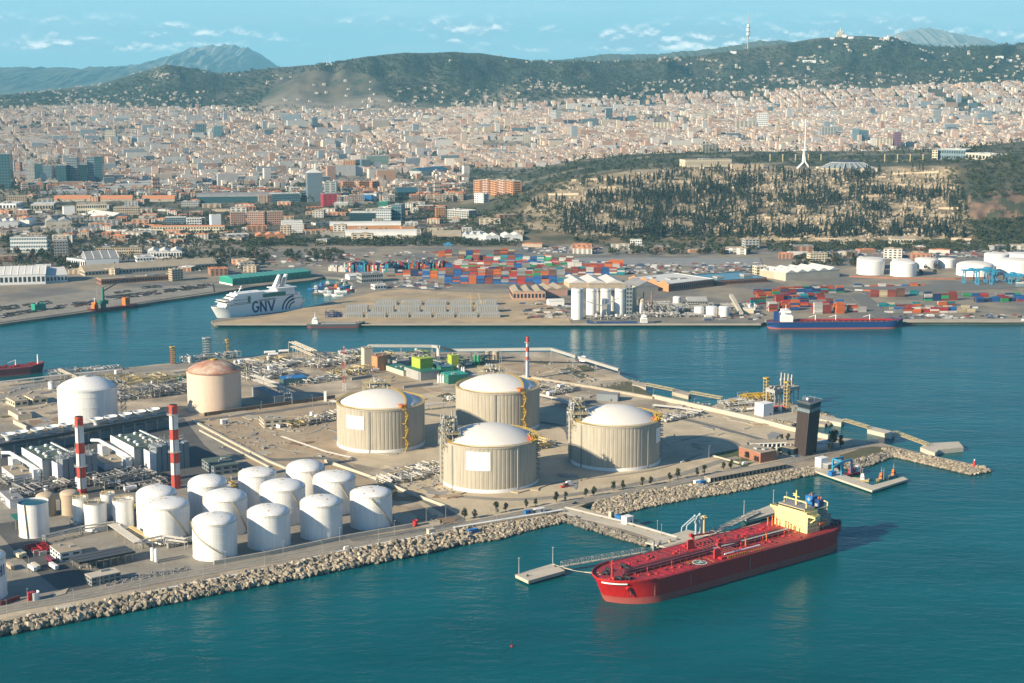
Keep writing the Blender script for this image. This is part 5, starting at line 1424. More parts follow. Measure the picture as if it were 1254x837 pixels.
def truss(label,a,b,w=3.0,h=3.2,bay=4.0,mat='sheet_grey',name='walkway',group='lattice walkways of the jetty',deckmat='pale_concrete'):
    a,b=Vector(a),Vector(b);T=thing(name,label,'walkway',a,group=group);d=b-a;n=max(2,int(d.length/bay));s=Vector((-d.y,d.x,0)).normalized()*w/2
    tr,dk=MB(),MB()
    dk.bar(a,b,w,.3)
    for k in (-1,1):
        for i in range(n):
            p,q=a.lerp(b,i/n)+s*k,a.lerp(b,(i+1)/n)+s*k;u=Vector((0,0,h))
            tr.bar(p,q,.25);tr.bar(p+u,q+u,.28);tr.bar(p,p+u,.2)
            tr.bar(p if i % 2 else p+u,q+u if i % 2 else q,.2)
    for i in range(0,n+1,2): p=a.lerp(b,i/n)+Vector((0,0,h));tr.bar(p-s,p+s,.2)
    obj('deck',dk,deckmat,T,True);obj('truss',tr,mat,T,True);return T
truss('long lattice walkway from the lone mooring platform to the jetty',P(688,694,4),P(793,676,4))
truss('lattice walkway from jetty head to the platform behind the deckhouse',P(866,656,4.5),P(928,627,4.5),4.5,1.6)
for i,(x,y) in enumerate(((800,676),(808,674),(820,671),(829,668))):
    p=P(x,y,0);mb=MB();mb.cyl((0,0,-1.2),.9,9-i,10);T=thing('jetty_pile',['pale','second pale','yellow','dark'][i]+' fender pile standing at the near corner of the jetty','pile',p,group='fender piles of the jetty');obj('shaft',mb,['sheet_grey','sheet_grey','pale_yellow','black'][i],T);mb=MB();mb.cyl((0,0,9-i-1.2),1.1,.4,10);obj('cap',mb,'grey_concrete',T)
for i,(x,y) in enumerate(((852,655),(858,653))):
    p=P(x,y,4.2);T=thing('cargo_loader',('left' if i == 0 else 'right')+' of two pale blue loading arms rising beside the tanker','loading arm',p,TA,'pale blue loading arms');T.scale=(.62,.62,.62)
    mb=MB();mb.cyl((0,0,0),1.3,15,12);mb.box((0,0,0),(3.4,3.4,1.6));obj('riser',mb,'arm_blue',T,smooth=True)
    mb=MB();mb.tube([(0,0,15),(-3,-1,24)],.9,8);mb.tube([(.8,.6,14),(2.5,1.2,20)],.6,8);mb.box((-1.0,0,14.5),(2.4,2,3));obj('inboard_arm',mb,'arm_blue',T)
    mb=MB();mb.tube([(-3,-1,24),(-17,6,11)],.8,8);mb.tube([(-17,6,11),(-17.4,6.4,5)],.9,8);mb.ball((-3,-1,24),1.5,8);obj('outboard_arm',mb,'arm_blue',T)
p=P(862,654,4.2);T=thing('jetty_tower','yellow hose gantry beside the pale blue loading arms','gantry',p,TA)
mb=MB();mb.cyl((0,0,0),.8,13,10);obj('post',mb,'pale_yellow',T);mb=MB();mb.bar((-3,0,12),(3,0,12),.8);mb.bar((0,-3,13),(0,3,13),.6);mb.box((0,0,13),(2.6,2.6,.9));obj('head',mb,'pale_yellow',T)
def box_thing(name,label,cat,p,size,mat,rz=0.0,group=None,roof=None,door=True):
    T=thing(name,label,cat,p,rz,group);mb=MB();mb.box((0,0,0),size);obj('wall',mb,mat,T)
    mb=MB();mb.box((0,0,size[2]),(size[0]+.3,size[1]+.3,.25));obj('roof',mb,roof or mat,T)
    if door: mb=MB();mb.box((size[0]*.2,-size[1]/2-.03,.1),(1.4,.12,2.1));obj('door',mb,'window_dark',T)
    return T
box_thing('jetty_hut','white hut with a flat roof at the edge of the jetty road','hut',P(768,641),(7,6,5.5),'white',TA)
box_thing('tool_container','blue container next to the white hut on the jetty','container',P(758,637),(6,3,3.6),'blue',TA+1.57)
box_thing('switch_hut','small pale hut at the corner of the jetty root','hut',P(748.5,634.5),(3,3,5),'pale_concrete',TA)
mb=MB();q=[P(781,643),P(800,650),P(837,662)]
for a,b in zip(q[:-1],q[1:]):
    n=12
    for i in range(n): s,e=a.lerp(b,i/n),a.lerp(b,(i+1)/n);mb.bar(s,s+Vector((0,0,1.2)),.15);mb.bar(s+Vector((0,0,1.2)),e+Vector((0,0,1.2)),.15)
o=obj('guard_rail',mb,'grey_concrete');tag(o,'low guard rail along the far edge of the jetty road','railing')
for i,(x,y) in enumerate(((775,646),(805,652),(810,657))):
    p=P(x,y,3);T=thing('jetty_lamp',['lamp pole near the white hut on the jetty','lamp pole halfway along the jetty rail','small mast by the end of the jetty road'][i],'lamp post',p,group='lamp poles of the jetty');mb=MB();mb.cyl((0,0,0),.22,9,8,r1=.14);obj('pole',mb,'steel',T);mb=MB();mb.box((0,0,9),(1.2,.4,.25));obj('lamp',mb,'sheet_grey',T)

# ---- control tower and its offices
A,B,C=xy(P(971.6,555.5)),xy(P(986,559.5)),xy(P(999.5,554));Dd=A+C-B
q=[A,B,C,Dd];c=sum(q,Vector((0,0)))/4
T=thing('control_tower','dark brown leaning control tower with glazed cabin and roof masts','tower',(c.x,c.y,GZ))
lean=Vector((2.4,.3));bl=[(v.x-c.x,v.y-c.y,0) for v in q];zt=39
sc=lambda k,z: [((v.x-c.x)*k+lean.x*z/39,(v.y-c.y)*k+lean.y*z/39,z) for v in q]
mb=MB();mb.hexa(bl,sc(1.0,zt));obj('shaft',mb,'tower_brown',T)
mb=MB()
for i in range(4):
    for k in range(1,9):
        t=k/9;a=Vector(bl[i]).lerp(Vector(bl[(i+1) % 4]),t);b_=Vector(sc(1.0,zt)[i]).lerp(Vector(sc(1.0,zt)[(i+1) % 4]),t);mb.bar(a,b_,.35)
obj('fin',mb,'tower_brown',T,kind='stuff')
for k,(z0,z1,s0,s1,m) in enumerate(((39.0,42.2,.98,1.0,'glass_pale'),(42.2,42.8,1.05,1.05,'dark_steel'),(42.8,46.5,.98,1.02,'glass_dark'),(46.5,47.2,1.12,1.12,'dark_steel'))):
    mb=MB();mb.hexa(sc(s0,z0),sc(s1,z1));obj(['lower_glazing','balcony','cabin_glazing','cabin_roof'][k],mb,m,T)
mb=MB();e=sc(1.12,48.2);f_=sc(1.12,47.2)
for i in range(4):
    a,b_=Vector(e[i]),Vector(e[(i+1) % 4]);mb.bar(a,b_,.2);
    for k in range(6): p=Vector(f_[i]).lerp(Vector(f_[(i+1) % 4]),k/6);mb.bar(p,p+Vector((0,0,1)),.14)
obj('roof_railing',mb,'steel',T)
mb=MB();rnd=random.Random(3)
for i in range(9):
    x,y=lean.x*1.2+rnd.uniform(-6,6),lean.y+rnd.uniform(-4,4);mb.cyl((x,y,47.2),.12,rnd.uniform(2,6),6)
obj('antenna',mb,'sheet_grey',T)
mb=MB();mb.ball((lean.x*1.2-2,0,49),1.4,12);obj('radar_dome',mb,'white',T,smooth=True)
mb=MB()
for i in (0,1):
    for k in range(8):
        a=Vector(sc(1.0,39)[i]).lerp(Vector(sc(1.0,39)[i+1]),k/8);b_=Vector(sc(1.03,42.2)[i]).lerp(Vector(sc(1.03,42.2)[i+1]),k/8);mb.bar(a,b_,.3)
obj('mullion',mb,'steel',T,kind='stuff')
T=block('tower_office','rust brown clad office wing with tan roof beside the lawn','building',((905,547),(931.5,555),(922,543)),12,'brick','tan_roof',units=2)
c,L,W,rz=oriented((919,543),(962,541.5),(923,539.5),12)
T=thing('tower_office','pale framed glazed office wing against the control tower','building',(c.x,c.y,GZ),rz)
mb=MB();mb.box((0,0,0),(L,W-1,8));obj('glazing',mb,'glass_dark',T)
mb=MB()
for i in range(9): mb.box((-L/2+L*(i+.04)/8.1,-W/2,0),(1.0,1.2,8.3))
mb.box((0,-W/2,8.0),(L+1,1.6,.9));mb.box((0,-W/2,3.6),(L,1.0,.8));obj('frame',mb,'white',T)
mb=MB();mb.box((0,0,8.9),(L+1,W+1.4,.5));obj('roof',mb,'tan_roof',T)
block('tower_office','low glazed block between office wing and control tower','building',((957,547),(972,550),(962,543)),9,'glass_dark','tan_roof',units=1)
# garages above the stone slope
a,b=P(870,591.5),P(963.5,574.2);d=b-a;L=d.length;rz=math.atan2(d.y,d.x)
T=thing('garage_row','long tan roofed row of open bays above the stone slope','building',(a.x,a.y,GZ),rz)
mb=MB();mb.box((L/2,5.5,0),(L,5,3.4));obj('rear_wall',mb,'grey_concrete',T)
mb=MB();mb.box((L/2,4.2,3.6),(L+.6,9,.45));obj('roof',mb,'tan_roof',T)
n=20
for i in range(n+1): mb=MB();mb.box((L*i/n,1.5,0),(.55,3.2,3.6));obj('bay_wall',mb,'pale_concrete',T)
for i in range(n): mb=MB();mb.box((L*(i+.5)/n,2.4,.05),(L/n-.9,.2,3.2));obj('bay_shade',mb,'window_dark',T)  # dark panels stand in for the shade inside the open bays
# concrete roof terraces behind the tower
for i,(f4,z) in enumerate(((((1008,543),(1020,541),(1010,538.5)),8),(((1000,548),(1016,545),(1006,543.5)),7))):
    block('low_building',['pale flat low building right of the control tower','second pale low building at the foot of the control tower'][i],'building',f4,z,'pale_concrete','white_roof',units=1)

# ---- small boat basin
T=slab('boat_quay','L shaped pale quay of the small boat basin','quay',[(990,574),(1068,601),(1112,587),(1106,584),(1068,594.5),(1030,580),(1024,572),(1006,567.5)],2.6,1.6,'pale_concrete',False)
mb=MB();q=pxpoly([(990,574),(1068,601),(1112,587),(1106,584),(1068,594.5),(1030,580),(1024,572),(1006,567.5)],1.0);mb.prism(q,-1.3,1.0);obj('quay_wall',mb,'grey_concrete',T,True)
for x,y in ((1054,583),(1082,588),(1094,582)):
    p=P(x,y,2.6);mb=MB();mb.cyl(p,.2,10,8);obj('light_pole',mb,'steel',T,True)
box_thing('boat_shed','white box shed on the boat basin quay','shed',P(1006,571.5),(9,7,8),'white',UA)
box_thing('boat_shed','low white roofed open shed next to the white box shed','shed',P(1017,572.5),(13,6,3.5),'grey_concrete',UA,roof='white_roof')
p=P(1032,580,2.6);T=thing('boat_hoist','bright blue portal boat hoist on the basin quay','crane',p,UA)
mb=MB()
for x,y in ((-6,-4),(6,-4),(-6,6),(6,6)): mb.box((x,y,0),(1.3,1.3,12))
obj('leg',mb,'crane_blue',T,kind='stuff');mb=MB();mb.bar((-6,-4,12),(6,-4,12),1.5);mb.bar((-6,6,12),(6,6,12),1.5);mb.bar((-6,-4,12.2),(-6,6,12.2),1.3);mb.bar((-16,-4,9),(-6,-4,12),1.2);obj('beam',mb,'crane_blue',T);mb=MB();mb.box((-13,0,0),(6,4,4));obj('winch_house',mb,'blue',T)
def boat(label,px,py,L,B,D,rz,hullm,house,group,housex=.6,deckm='sheet_grey',mast_=True,name='boat',cat='boat',cabh=3.0):
    p=P(px,py,0);T=thing(name,label,cat,p,rz,group)
    # local origin amidships
    mbs=[]
    hb=bpy.data.objects
    sub=T
    xs=np.linspace(0,1,12);mb=MB();half=lambda t,k: B/2*(min(1,(t/.35)) ** .6 if t < .35 else 1-.15*max(0,(t-.7)/.3))*(.8+.2*k)+.02
    for s in (1,-1):
        vs=[(-L/2+L*t+(0.06*L*(1-k) if t < .1 else 0),s*half(t,k),k*D*(1+.35*max(0,1-t/.3))-.4*(k == 0)) for k in (0,1) for t in xs]
        fs=[(i,i+1,13+i,12+i) for i in range(11)];mb.add(vs,fs if s < 0 else [f[::-1] for f in fs])
    mb.add([(L/2,-half(1,0),-.4),(L/2,half(1,0),-.4),(L/2,half(1,1),D),(L/2,-half(1,1),D)],[(0,1,2,3)])
    obj('hull',mb,hullm,T)
    mb=MB();vs=[(-L/2+L*t,s*half(t,1)*.97,D*(1+.35*max(0,1-t/.3))-.25) for s in (1,-1) for t in xs];mb.add(vs,[(i,i+1,13+i,12+i) for i in range(11)]);obj('deck',mb,deckm,T)
    if house:
        x=-L/2+L*housex;mb=MB();mb.box((x,0,D-.25),(L*.24,B*.62,cabh));mb.box((x,0,D-.25+cabh),(L*.16,B*.5,cabh*.6));ca_=obj('cabin',mb,house,T)
        mb=MB();mb.box((x,0,D+cabh*.5),(L*.245,B*.64,cabh*.22));obj('windows',mb,'window_dark',ca_)
        if mast_: mb=MB();mb.cyl((x,0,D+cabh*1.5),.16,cabh*1.6,6);mb.bar((x,-1,D+cabh*2.2),(x,1,D+cabh*2.2),.2);obj('mast',mb,'sheet_grey',T)
    return T
p=P(1193,572);T=thing('harbour_beacon','small red harbour beacon at the tip of the outer breakwater','beacon',p);mb=MB();mb.cyl((0,0,0),1.5,5.5,12,r1=1.0);obj('tower',mb,'red',T);mb=MB();mb.cyl((0,0,5.5),.5,1.4,8);obj('lantern',mb,'white',T)
boat('long red workboat moored nearest the blue hoist',1040,582.5,22,6,2.0,UA+3.3,'red','red','boats in the small basin',.35,'dark_red')
boat('short red tug with white cabin tied to the long red one',1051,579.5,16,6,2.2,UA+3.3,'red','white','boats in the small basin')
boat('yellow pilot boat lying between red boats and quay end',1054,589,14,4.6,1.8,UA-1.0,'pale_yellow','white','boats in the small basin')
boat('orange decked pilot boat tied along the outer quay arm',1078,588.5,13,4.4,1.8,UA+.1,'pale_yellow','orange','boats in the small basin')
boat('pilot boat with orange cabin nearest the quay tip',1093,584,12,4.2,1.7,UA+.1,'sheet_grey','orange','boats in the small basin')
p2=P(626.7,792,0);T=thing('buoy','small red buoy with a top pole floating alone in the foreground','buoy',p2);mb=MB();mb.cyl((0,0,-.4),.8,1.2,12);obj('float',mb,'red',T);mb=MB();mb.cyl((0,0,.8),.2,2.0,8);mb.ball((0,0,3),.5,8);obj('topmark',mb,'black',T)

# ---- gas berth behind the quay with its dolphins
slab('gas_berth','rubble and concrete base of the gas berth behind the quay','berth',[(873,497),(893,488),(915,485),(950,488),(975,496),(1000,508),(1018,514),(1010,520),(975,517),(930,513),(905,508)],2.8,4.0,'quay_concrete',False)
riprap('rubble bank below the gas berth in front of the white box',[(873,498),(905,508),(935,514),(972,517)],[(874,503),(905,514),(935,521),(972,524)],2.4,380,20,12,boulder_mesh2,'stone',z1=2.8)
riprap('rubble end of the berth right of the control tower',[(1003,508),(1018,513.5),(1012,518)],[(1010,506),(1026,515),(1014,523)],2.4,200,10,13,boulder_mesh2,'stone',z1=2.8)
BZ=2.8
def frame_tower(label,x,yb,yt,w,m1,m2,cat='tower',name='access_tower'):
    p=P(x,yb,BZ);hh=zat(p,yt)-BZ;T=thing(name,label,cat,p,UA);n=8;fr,st=MB(),MB()
    for sx in (-1,1):
        for sy in (-1,1): fr.bar((sx*w/2,sy*w/2,0),(sx*w/2,sy*w/2,hh),.45)
    for k in range(n):
        z0,z1=hh*k/n,hh*(k+1)/n;st.box((0,0,z1),(w+.6,w+.6,.3));s=1 if k % 2 else-1
        st.bar((-s*w/2,-w/2-.3,z0),(s*w/2,-w/2-.3,z1),.9,.3);fr.bar((-w/2,w/2,z0),(w/2,w/2,z1),.25)
    st.box((0,0,hh),(w+1.4,w+1.4,1.2));obj('frame',fr,m1,T);obj('stair',st,m2,T);return T
frame_tower('yellow stair tower left of the gas berth loading arms',938,495,464,4,'pale_yellow','yellow')
frame_tower('yellow topped stair tower right of the gas berth deck',963,502.5,469,4,'pale_concrete','yellow')
frame_tower('red and yellow loading tower on the back quay left of the rusty dome',212,446,426,4,'red','yellow',name='loading_tower')
frame_tower('grey loading tower on the back quay behind the rusty dome',254,440,415,7,'plant_metal','sheet_grey',name='loading_tower')
frame_tower('slender yellow loading tower right of the grey one on the back quay',279,438,417,3,'pale_yellow','yellow',name='loading_tower')
pipe_cluster('berth_pipework','pipes and hose reels at the feet of the back quay loading towers','process plant',P(258,441),(70,14,10),60,.5,('plant_metal','pipe','pale_yellow'),320,'pipework of the back quay',2)
pipe_cluster('berth_pipework','pipes and cabins on the back quay before the red ship','process plant',P(105,456),(80,14,7),60,.5,('plant_metal','pipe','plant_metal'),321,'pipework of the back quay',2)
a,b=P(73,452,14),P(95,462,5);T=thing('inclined_conveyor','pale inclined conveyor on the back quay above the white dome','conveyor',P(84,460));mb=MB();mb.bar(a,b,6,3.5);obj('gallery',mb,'pale_concrete',T,True)
for t_ in (.05,.5): q=a.lerp(b,t_);mb=MB();mb.bar((q.x,q.y,3),q,1);obj('trestle',mb,'steel',T,True)
p=P(958,496,BZ);T=thing('berth_deck','raised grey loading deck of the gas berth','platform',p,UA+.0)
mb=MB();mb.box((0,0,15),(36,13,3.6));obj('deck',mb,'sheet_grey',T)
mb=MB()
for x in np.linspace(-17,17,6):
    for y in (-5.5,5.5): mb.bar((x,y,0),(x,y,15),.9)
obj('column',mb,'steel',T);mb=MB();rnd=random.Random(5)
for i in range(40): mb.box((rnd.uniform(-17,17),rnd.uniform(-6,6),18.6 if rnd.random() < .5 else 12),(rnd.uniform(1,5),rnd.uniform(1,3),rnd.uniform(.6,2.4)))
obj('equipment',mb,'plant_metal',T)
for i in range(4):
    q=P(955.8+i*4.3,494.5-i*.2,BZ);T=thing('gas_loader',f'{nth(i)} from the left of four tall silvery gas loading arms','loading arm',q,UA,'four tall gas loading arms')
    mb=MB();mb.cyl((0,0,15),.9,10,10);obj('riser',mb,'steel',T);mb=MB();mb.tube([(0,0,25),(0,0,zat(q,456.5+i*.8)-BZ)],.75,8);mb.box((0,0,24),(2,2,2.2));obj('upper_arm',mb,'pipe',T);mb=MB();mb.tube([(1.6,0,zat(q,458+i)-BZ),(1.8,0,19)],.5,8);obj('lower_arm',mb,'pipe',T)
box_thing('berth_house','white boxy building at the foot of the gas berth','building',P(935.5,508,BZ),(14,12,12),'white',UA)
for i,(x,y,L,W,hh,n) in enumerate(((905,496,40,18,6,50),(925,492,34,14,10,60),(985,506,20,14,9,40),(900,504,34,12,4,30),(950,503,20,10,5,40))):
    pipe_cluster('berth_pipework',['pipe bends and vents at the root of the gas berth','yellow pipe bridge leading to the left stair tower','pipework between the berth and the control tower','low pipes and huts before the gas berth','red and yellow pipes under the loading deck'][i],'process plant',P(x,y,BZ),(L,W,hh),n,UA-.4,('plant_metal',['pipe','yellow','plant_metal','pipe','red'][i],'yellow'),300+i,'pipework of the gas berth',1)
def dolphin(label,px,z=4.0,mat='pale_yellow'):
    return slab('dolphin',label,'mooring dolphin',px,z,4.6,mat,False,'mooring dolphins of the gas berth')
dolphin('long concrete dolphin right of the control tower',[(1000,513),(1030,518),(1034,514),(1008,509)],mat='pale_concrete')
dolphin('pale dolphin halfway along the right catwalk',[(1062,526),(1092,533),(1096,529),(1066,522)],mat='pale_concrete')
dolphin('dolphin at the free right end of the catwalks',[(1127,548),(1145,555),(1150,551),(1180,548),(1174,541),(1134,543)],mat='pale_concrete')
dolphin('narrow yellowish dolphin at the left end of the back catwalk',[(774,471),(791,475),(791,470),(775,466)],mat='quay_concrete')
dolphin('dolphin in the middle of the back catwalk',[(823,480),(843,485),(846,481),(826,476)],mat='quay_concrete')
for i,(a,b) in enumerate((((1034,516),(1064,525)),((1096,531),(1136,546)),((791,472),(825,479)),((846,482),(884,489)))):
    truss(['yellow catwalk leading right from the control tower','yellow catwalk running to the free end dolphin','yellow catwalk behind the sandy field, left span','yellow catwalk reaching the gas berth, right span'][i],P(*a,4.5),P(*b,4.5),3.2,2.4,5,'pale_yellow','catwalk','yellow catwalks of the gas berth','pale_yellow')
# far end ship bridge in front of the conveyor (small vessel)
boat('small grey vessel with two masts lying behind the conveyor end',722,447.5,38,9,4,R(-30),'dark_steel','white',None,.3,'red',name='cargo_ship',cat='ship',cabh=4)
# ================================================================== TREES, LAMPS, CARS AND OTHER SMALL THINGS OF THE QUAY
def tree_crown(seed,r,hgt,n,lean=0.0):
    """uneven crown: leaf clumps of small faces on a few limbs, with gaps"""
    rnd=random.Random(seed);mb=MB();clumps=[]
    for i in range(11):
        t=rnd.random();a=rnd.uniform(0,6.28);rr=r*(.75*rnd.random() ** .5)*(1-.45*abs(t-.4)*2)
        clumps.append((rr*math.cos(a),rr*math.sin(a),hgt*(.28+.66*t),r*rnd.uniform(.30,.52)))
    for i in range(n):
        c=clumps[rnd.randrange(len(clumps))];u=Vector((rnd.gauss(0,1),rnd.gauss(0,1),rnd.gauss(0,1))).normalized()*c[3]*rnd.uniform(.6,1.05)
        p=Vector((c[0]+u.x,c[1]+u.y,c[2]+u.z*1.1));s=r*rnd.uniform(.10,.2)
        d1=Vector((rnd.gauss(0,1),rnd.gauss(0,1),rnd.gauss(0,.6))).normalized();d2=d1.cross(Vector((rnd.gauss(0,1),rnd.gauss(0,1),rnd.gauss(0,1)))).normalized()
        mb.add([p-d1*s,p+d2*s*.7,p+d1*s,p-d2*s*.7],[(0,1,2,3)])
    return mb,clumps
def tree_meshes(seed,r,hgt,n,leaf='foliage'):
    cr,cl=tree_crown(seed,r,hgt,n);tr=MB();rnd=random.Random(seed)
    tr.rev((0,0,-.3),[(.32,0),(.22,hgt*.5),(.08,hgt*.85)],8)
    for c in cl[:6]: tr.bar((0,0,hgt*.22),(c[0],c[1],c[2]),.14)
    return cr.mesh('crown',leaf),tr.mesh('trunk','bark')
tv=[tree_meshes(50+k,2.6,7.6,520) for k in range(5)]
def plant_tree(p,k,label,group,scale=1.0,cat='tree',tvs=tv):
    T=thing('roadside_tree',label,cat,p,random.Random(k).uniform(0,6.28),group);cm,tm=tvs[k % len(tvs)]
    link('crown',cm,T);link('trunk',tm,T);T.scale=(scale,scale,scale);return T
tp=[(607.5,629),(619.5,627),(644.5,622.5),(656,620),(681.5,615.5),(693,614),(717.5,609),(727.5,607.5),(751.5,601.5),(762.5,600),(787,596),(797,594.5),(820,589),(830,587),(853,584),(862.5,581),(886,576),(895,574.5),(569,636.5),(581,635)]
tp.sort()
for i,(x,y) in enumerate(tp):
    plant_tree(P(x,y),i,f'{nth(i)} small dark round tree from the left in the row beside the front road','small trees along the front road',random.Random(i).uniform(.85,1.15)*(.75 if i in (5,) else 1))
for i,(x,y,s) in enumerate(((914,563,.9),(946,561,1.3),(955,559,1.0),(957,540,.8),(965,540,.9),(1020,548,2.0),(1029,549,1.5),(1023,543,1.5),(1016,554,1.0),(540,643,.5),(925,567,.8))):
    plant_tree(P(x,y),30+i,['bush at the corner of the lawn','dark tree in front of the glazed office wing','smaller tree beside the dark one before the office','round tree left behind the office roof','round tree right behind the office roof','tall dark tree right of the control tower','second tall dark tree right of the control tower','tree behind the two tall dark ones','low tree near the breakwater road','little bush by the road bend','bush against the rust clad office'][i],'trees round the control tower',s)
# pairs of lamps along the front road
def lamp_meshes(h_):
    a,b=MB(),MB();a.cyl((0,0,0),.17,h_,8,r1=.09);a.bar((0,0,h_),(0,1.6,h_+.3),.1);b.box((0,1.9,h_+.2),(.35,.9,.16));return a.mesh('pole','sheet_grey'),b.mesh('lamp_head','sheet_grey')
lp,lh=lamp_meshes(11)
def lamp(p,rz,label,group='street lamps along the front road',s=1.0):
    T=thing('street_lamp',label,'street lamp',p,rz,group);link('pole',lp,T);link('lamp_head',lh,T);T.scale=(s,s,s)
LP=[(9,757,'in front of the tank with dark lettering'),(34,741,'by the red gate booth'),(91,744,'at the gap where the boulders begin'),(123,723,'before the low grey office box'),(172,724,'above the boulders left of the tank farm'),(201,709,'before the biggest white tank'),
      (249,709,'near the boulders before the white tanks'),(276,694,'at the wall below the second front tank'),(324,694,'near the boulders, third along the tank farm'),(347,681,'at the wall below the third front tank'),(395,683,'on the sea side before the middle of the tank farm'),(416,664,'at the wall below the last front tank'),
      (464,668,'on the sea side past the tank farm'),(483,655,'inland past the tank farm'),(530,655,'beside the small hut on the road'),(522,640,'near the red tank at the bend'),(546,636,'near the bend of the inner road'),(608,641,'first along the white pipes'),(733,602,'on the tank road before the rightmost gas tank'),
      (660,632,'before the jetty root'),(805,590,'among the trees near the ramp'),(868,561,'on the sandy ground beside the big shadow'),(888,555,'between the sandy field and the lawn'),(906,572,'beside the office lawn'),(988,556,'against the control tower'),(997,553,'right of the control tower'),(1019,553,'among trees right of the control tower'),(1060,545,'near the root of the outer breakwater'),(1040,549,'on the breakwater road'),
      (850,501,'on the sea wall behind the sandy field'),(824,496,'on the sea wall left of the gas berth'),(800,490,'at the left end of the sea wall'),(775,486,'behind the shed left of the sea wall'),(330,540,'in the gravel yard'),(383,498,'by the middle road'),(320,505,'near the pale two storey block'),(255,512,'at the foot of the rusty tank'),(14,706,'in the shaded yard beside the lettered tank'),(36,702,'in the middle of the shaded yard')]
for i,(x,y,t) in enumerate(LP): lamp(P(x,y),UA+(3.14 if i % 2 else 0),'thin grey lamp post '+t)
# low posts of the fence and fence
def fence(label,pts,h_=2.2,step=6):
    q=[P(a,b) for a,b in pts];T=thing('fence',label,'fence',q[0],group='wire fences of the quay');po,ra=MB(),MB()
    for a,b in zip(q[:-1],q[1:]):
        n=max(1,int((b-a).length/step))
        for i in range(n+1): c=a.lerp(b,i/n);po.bar(c,c+Vector((0,0,h_)),.14)
        for z in (.4,1.2,h_-.1): ra.bar(a+Vector((0,0,z)),b+Vector((0,0,z)),.08)
    obj('post',po,'steel',T,True,kind='stuff');obj('wire',ra,'steel',T,True,kind='stuff')
fence('wire fence on the bund wall of the tank farm',[(270,690),(420,659),(505,644)])
fence('wire fence along the tree row by the front road',[(600,626),(700,608),(800,590),(900,572)])
fence('wire fence round the gravel yard by the middle road',[(250,514),(330,504),(405,494)])
fence('wire fence on the sea side of the breakwater road',[(966,570),(1010,558),(1062,548)])
# kerbside islands
sheet('kerb_island',[(62,728),(84,720),(80,727),(66,731)],'quay_concrete',3.45)
sheet('kerb_island',[(540,592),(556,596),(552,600),(538,597)],'pale_dirt',3.45)
sheet('kerb_island',[(690,586),(722,583),(718,587),(692,590)],'pale_dirt',3.45)
# vehicles and small loose things
def car(label,p,rz,col,group,L=4.4,van=False,cat='car',name='parked_car'):
    T=thing(name,label,cat,p,rz,group);h1,h2=(1.0,1.1) if van else (.75,.65);w=1.8 if L < 5.5 else 2.3
    if L > 5.5: h1,h2=1.2,1.8
    mb=MB();mb.box((0,0,.3),(L,w,h1));o=obj('body',mb,col,T)
    mb=MB();x=.1*L if not van else-.08*L;l=L*(.5 if not van else .75)
    mb.hexa([(x-l/2,-w*.46,.3+h1),(x+l/2,-w*.46,.3+h1),(x+l/2,w*.46,.3+h1),(x-l/2,w*.46,.3+h1)],[(x-l*.38,-w*.4,.3+h1+h2),(x+l*.38,-w*.4,.3+h1+h2),(x+l*.38,w*.4,.3+h1+h2),(x-l*.38,w*.4,.3+h1+h2)]);obj('cabin',mb,'window_dark' if not van else col,T)
    mb=MB();mb.box((x,0,.3+h1+h2),(l*.74,w*.78,.05));obj('roof',mb,col,T)
    for sx in (-.31,.31):
        for s in (-1,1): mb=MB();mb.tube([(sx*L,s*w*.42,.35),(sx*L,s*w*.52,.35)],.35,10);obj('wheel',mb,'black',T)
    return T
ra=math.atan2((front_road[30]-front_road[20]).y,(front_road[30]-front_road[20]).x)
car('white van driving on the front road before the tank farm',P(425,673),ra,'white',None,5.2,True,'van','moving_van')
car('dark car on the road where the jetty begins',P(704,617.5),ra,'black',None,4.4)
car('white pickup beside the small hut at the road bend',P(531,657),ra,'white',None,4.8,True,'van','parked_van')
car('white box truck parked by the red machine below the gas tanks',P(697,594),ra,'white',None,7,True,'truck','parked_truck')
car('red low truck between the two front gas tanks',P(692,597),ra,'red',None,8,False,'truck','parked_truck')
car('white car on the tank road right of the last gas tank',P(836,566.5),ra,'white','cars near the tower lawn',4.4)
car('dark car beside the white one near the tower lawn',P(841,565.5),ra,'black','cars near the tower lawn',4.4)
car('white van beside the office lawn kerb',P(912,569),ra,'white',None,5.4,True,'van','parked_van')
car('blue car parked at the foot of the control tower',P(975,559.5),ra,'blue',None,4.4)
box_thing('site_container','white site cabin on the parapet before the jetty','cabin',P(660,627.5),(9,3.2,3),'white',ra)
box_thing('site_container','blue site cabin left of the white one near the jetty','cabin',P(646,630),(5,3,3),'blue',ra)
box_thing('site_container','grey site cabin between the blue and the white one','cabin',P(652,629),(4,3,2.6),'grey_concrete',ra)
box_thing('site_container','bright blue bin container at the top of the boat ramp','container',P(860,593.5),(6,3,3),'blue',ra)
box_thing('site_container','white container at the top of the boat ramp','container',P(854,593),(6,3,3),'white',ra)
box_thing('site_container','blue skip at the end of the big boulders','container',P(579,653),(8,3,3),'blue',ra)
box_thing('site_container','yellow beam rack next to the blue skip','rack',P(572,649),(10,1.6,1.2),'yellow',ra+.9,door=False)
box_thing('road_hut','grey hut beside the front road at the end of the tank farm','hut',P(527.5,656),(5,4,5),'pale_concrete',ra)
box_thing('road_hut','concrete bunker at the left end of the boulder bank','bunker',P(79,750),(9,6,3.6),'pale_concrete',ra)
T=small_tank('small red tank by the bend of the inner road',508.5,645,6,638,637,None,'flat','red','red',False,name='water_tank',group=None)
box_thing('gate_booth','red gate booth with white curved screen at the left road','booth',P(38,735),(4,3,5),'red',ra)
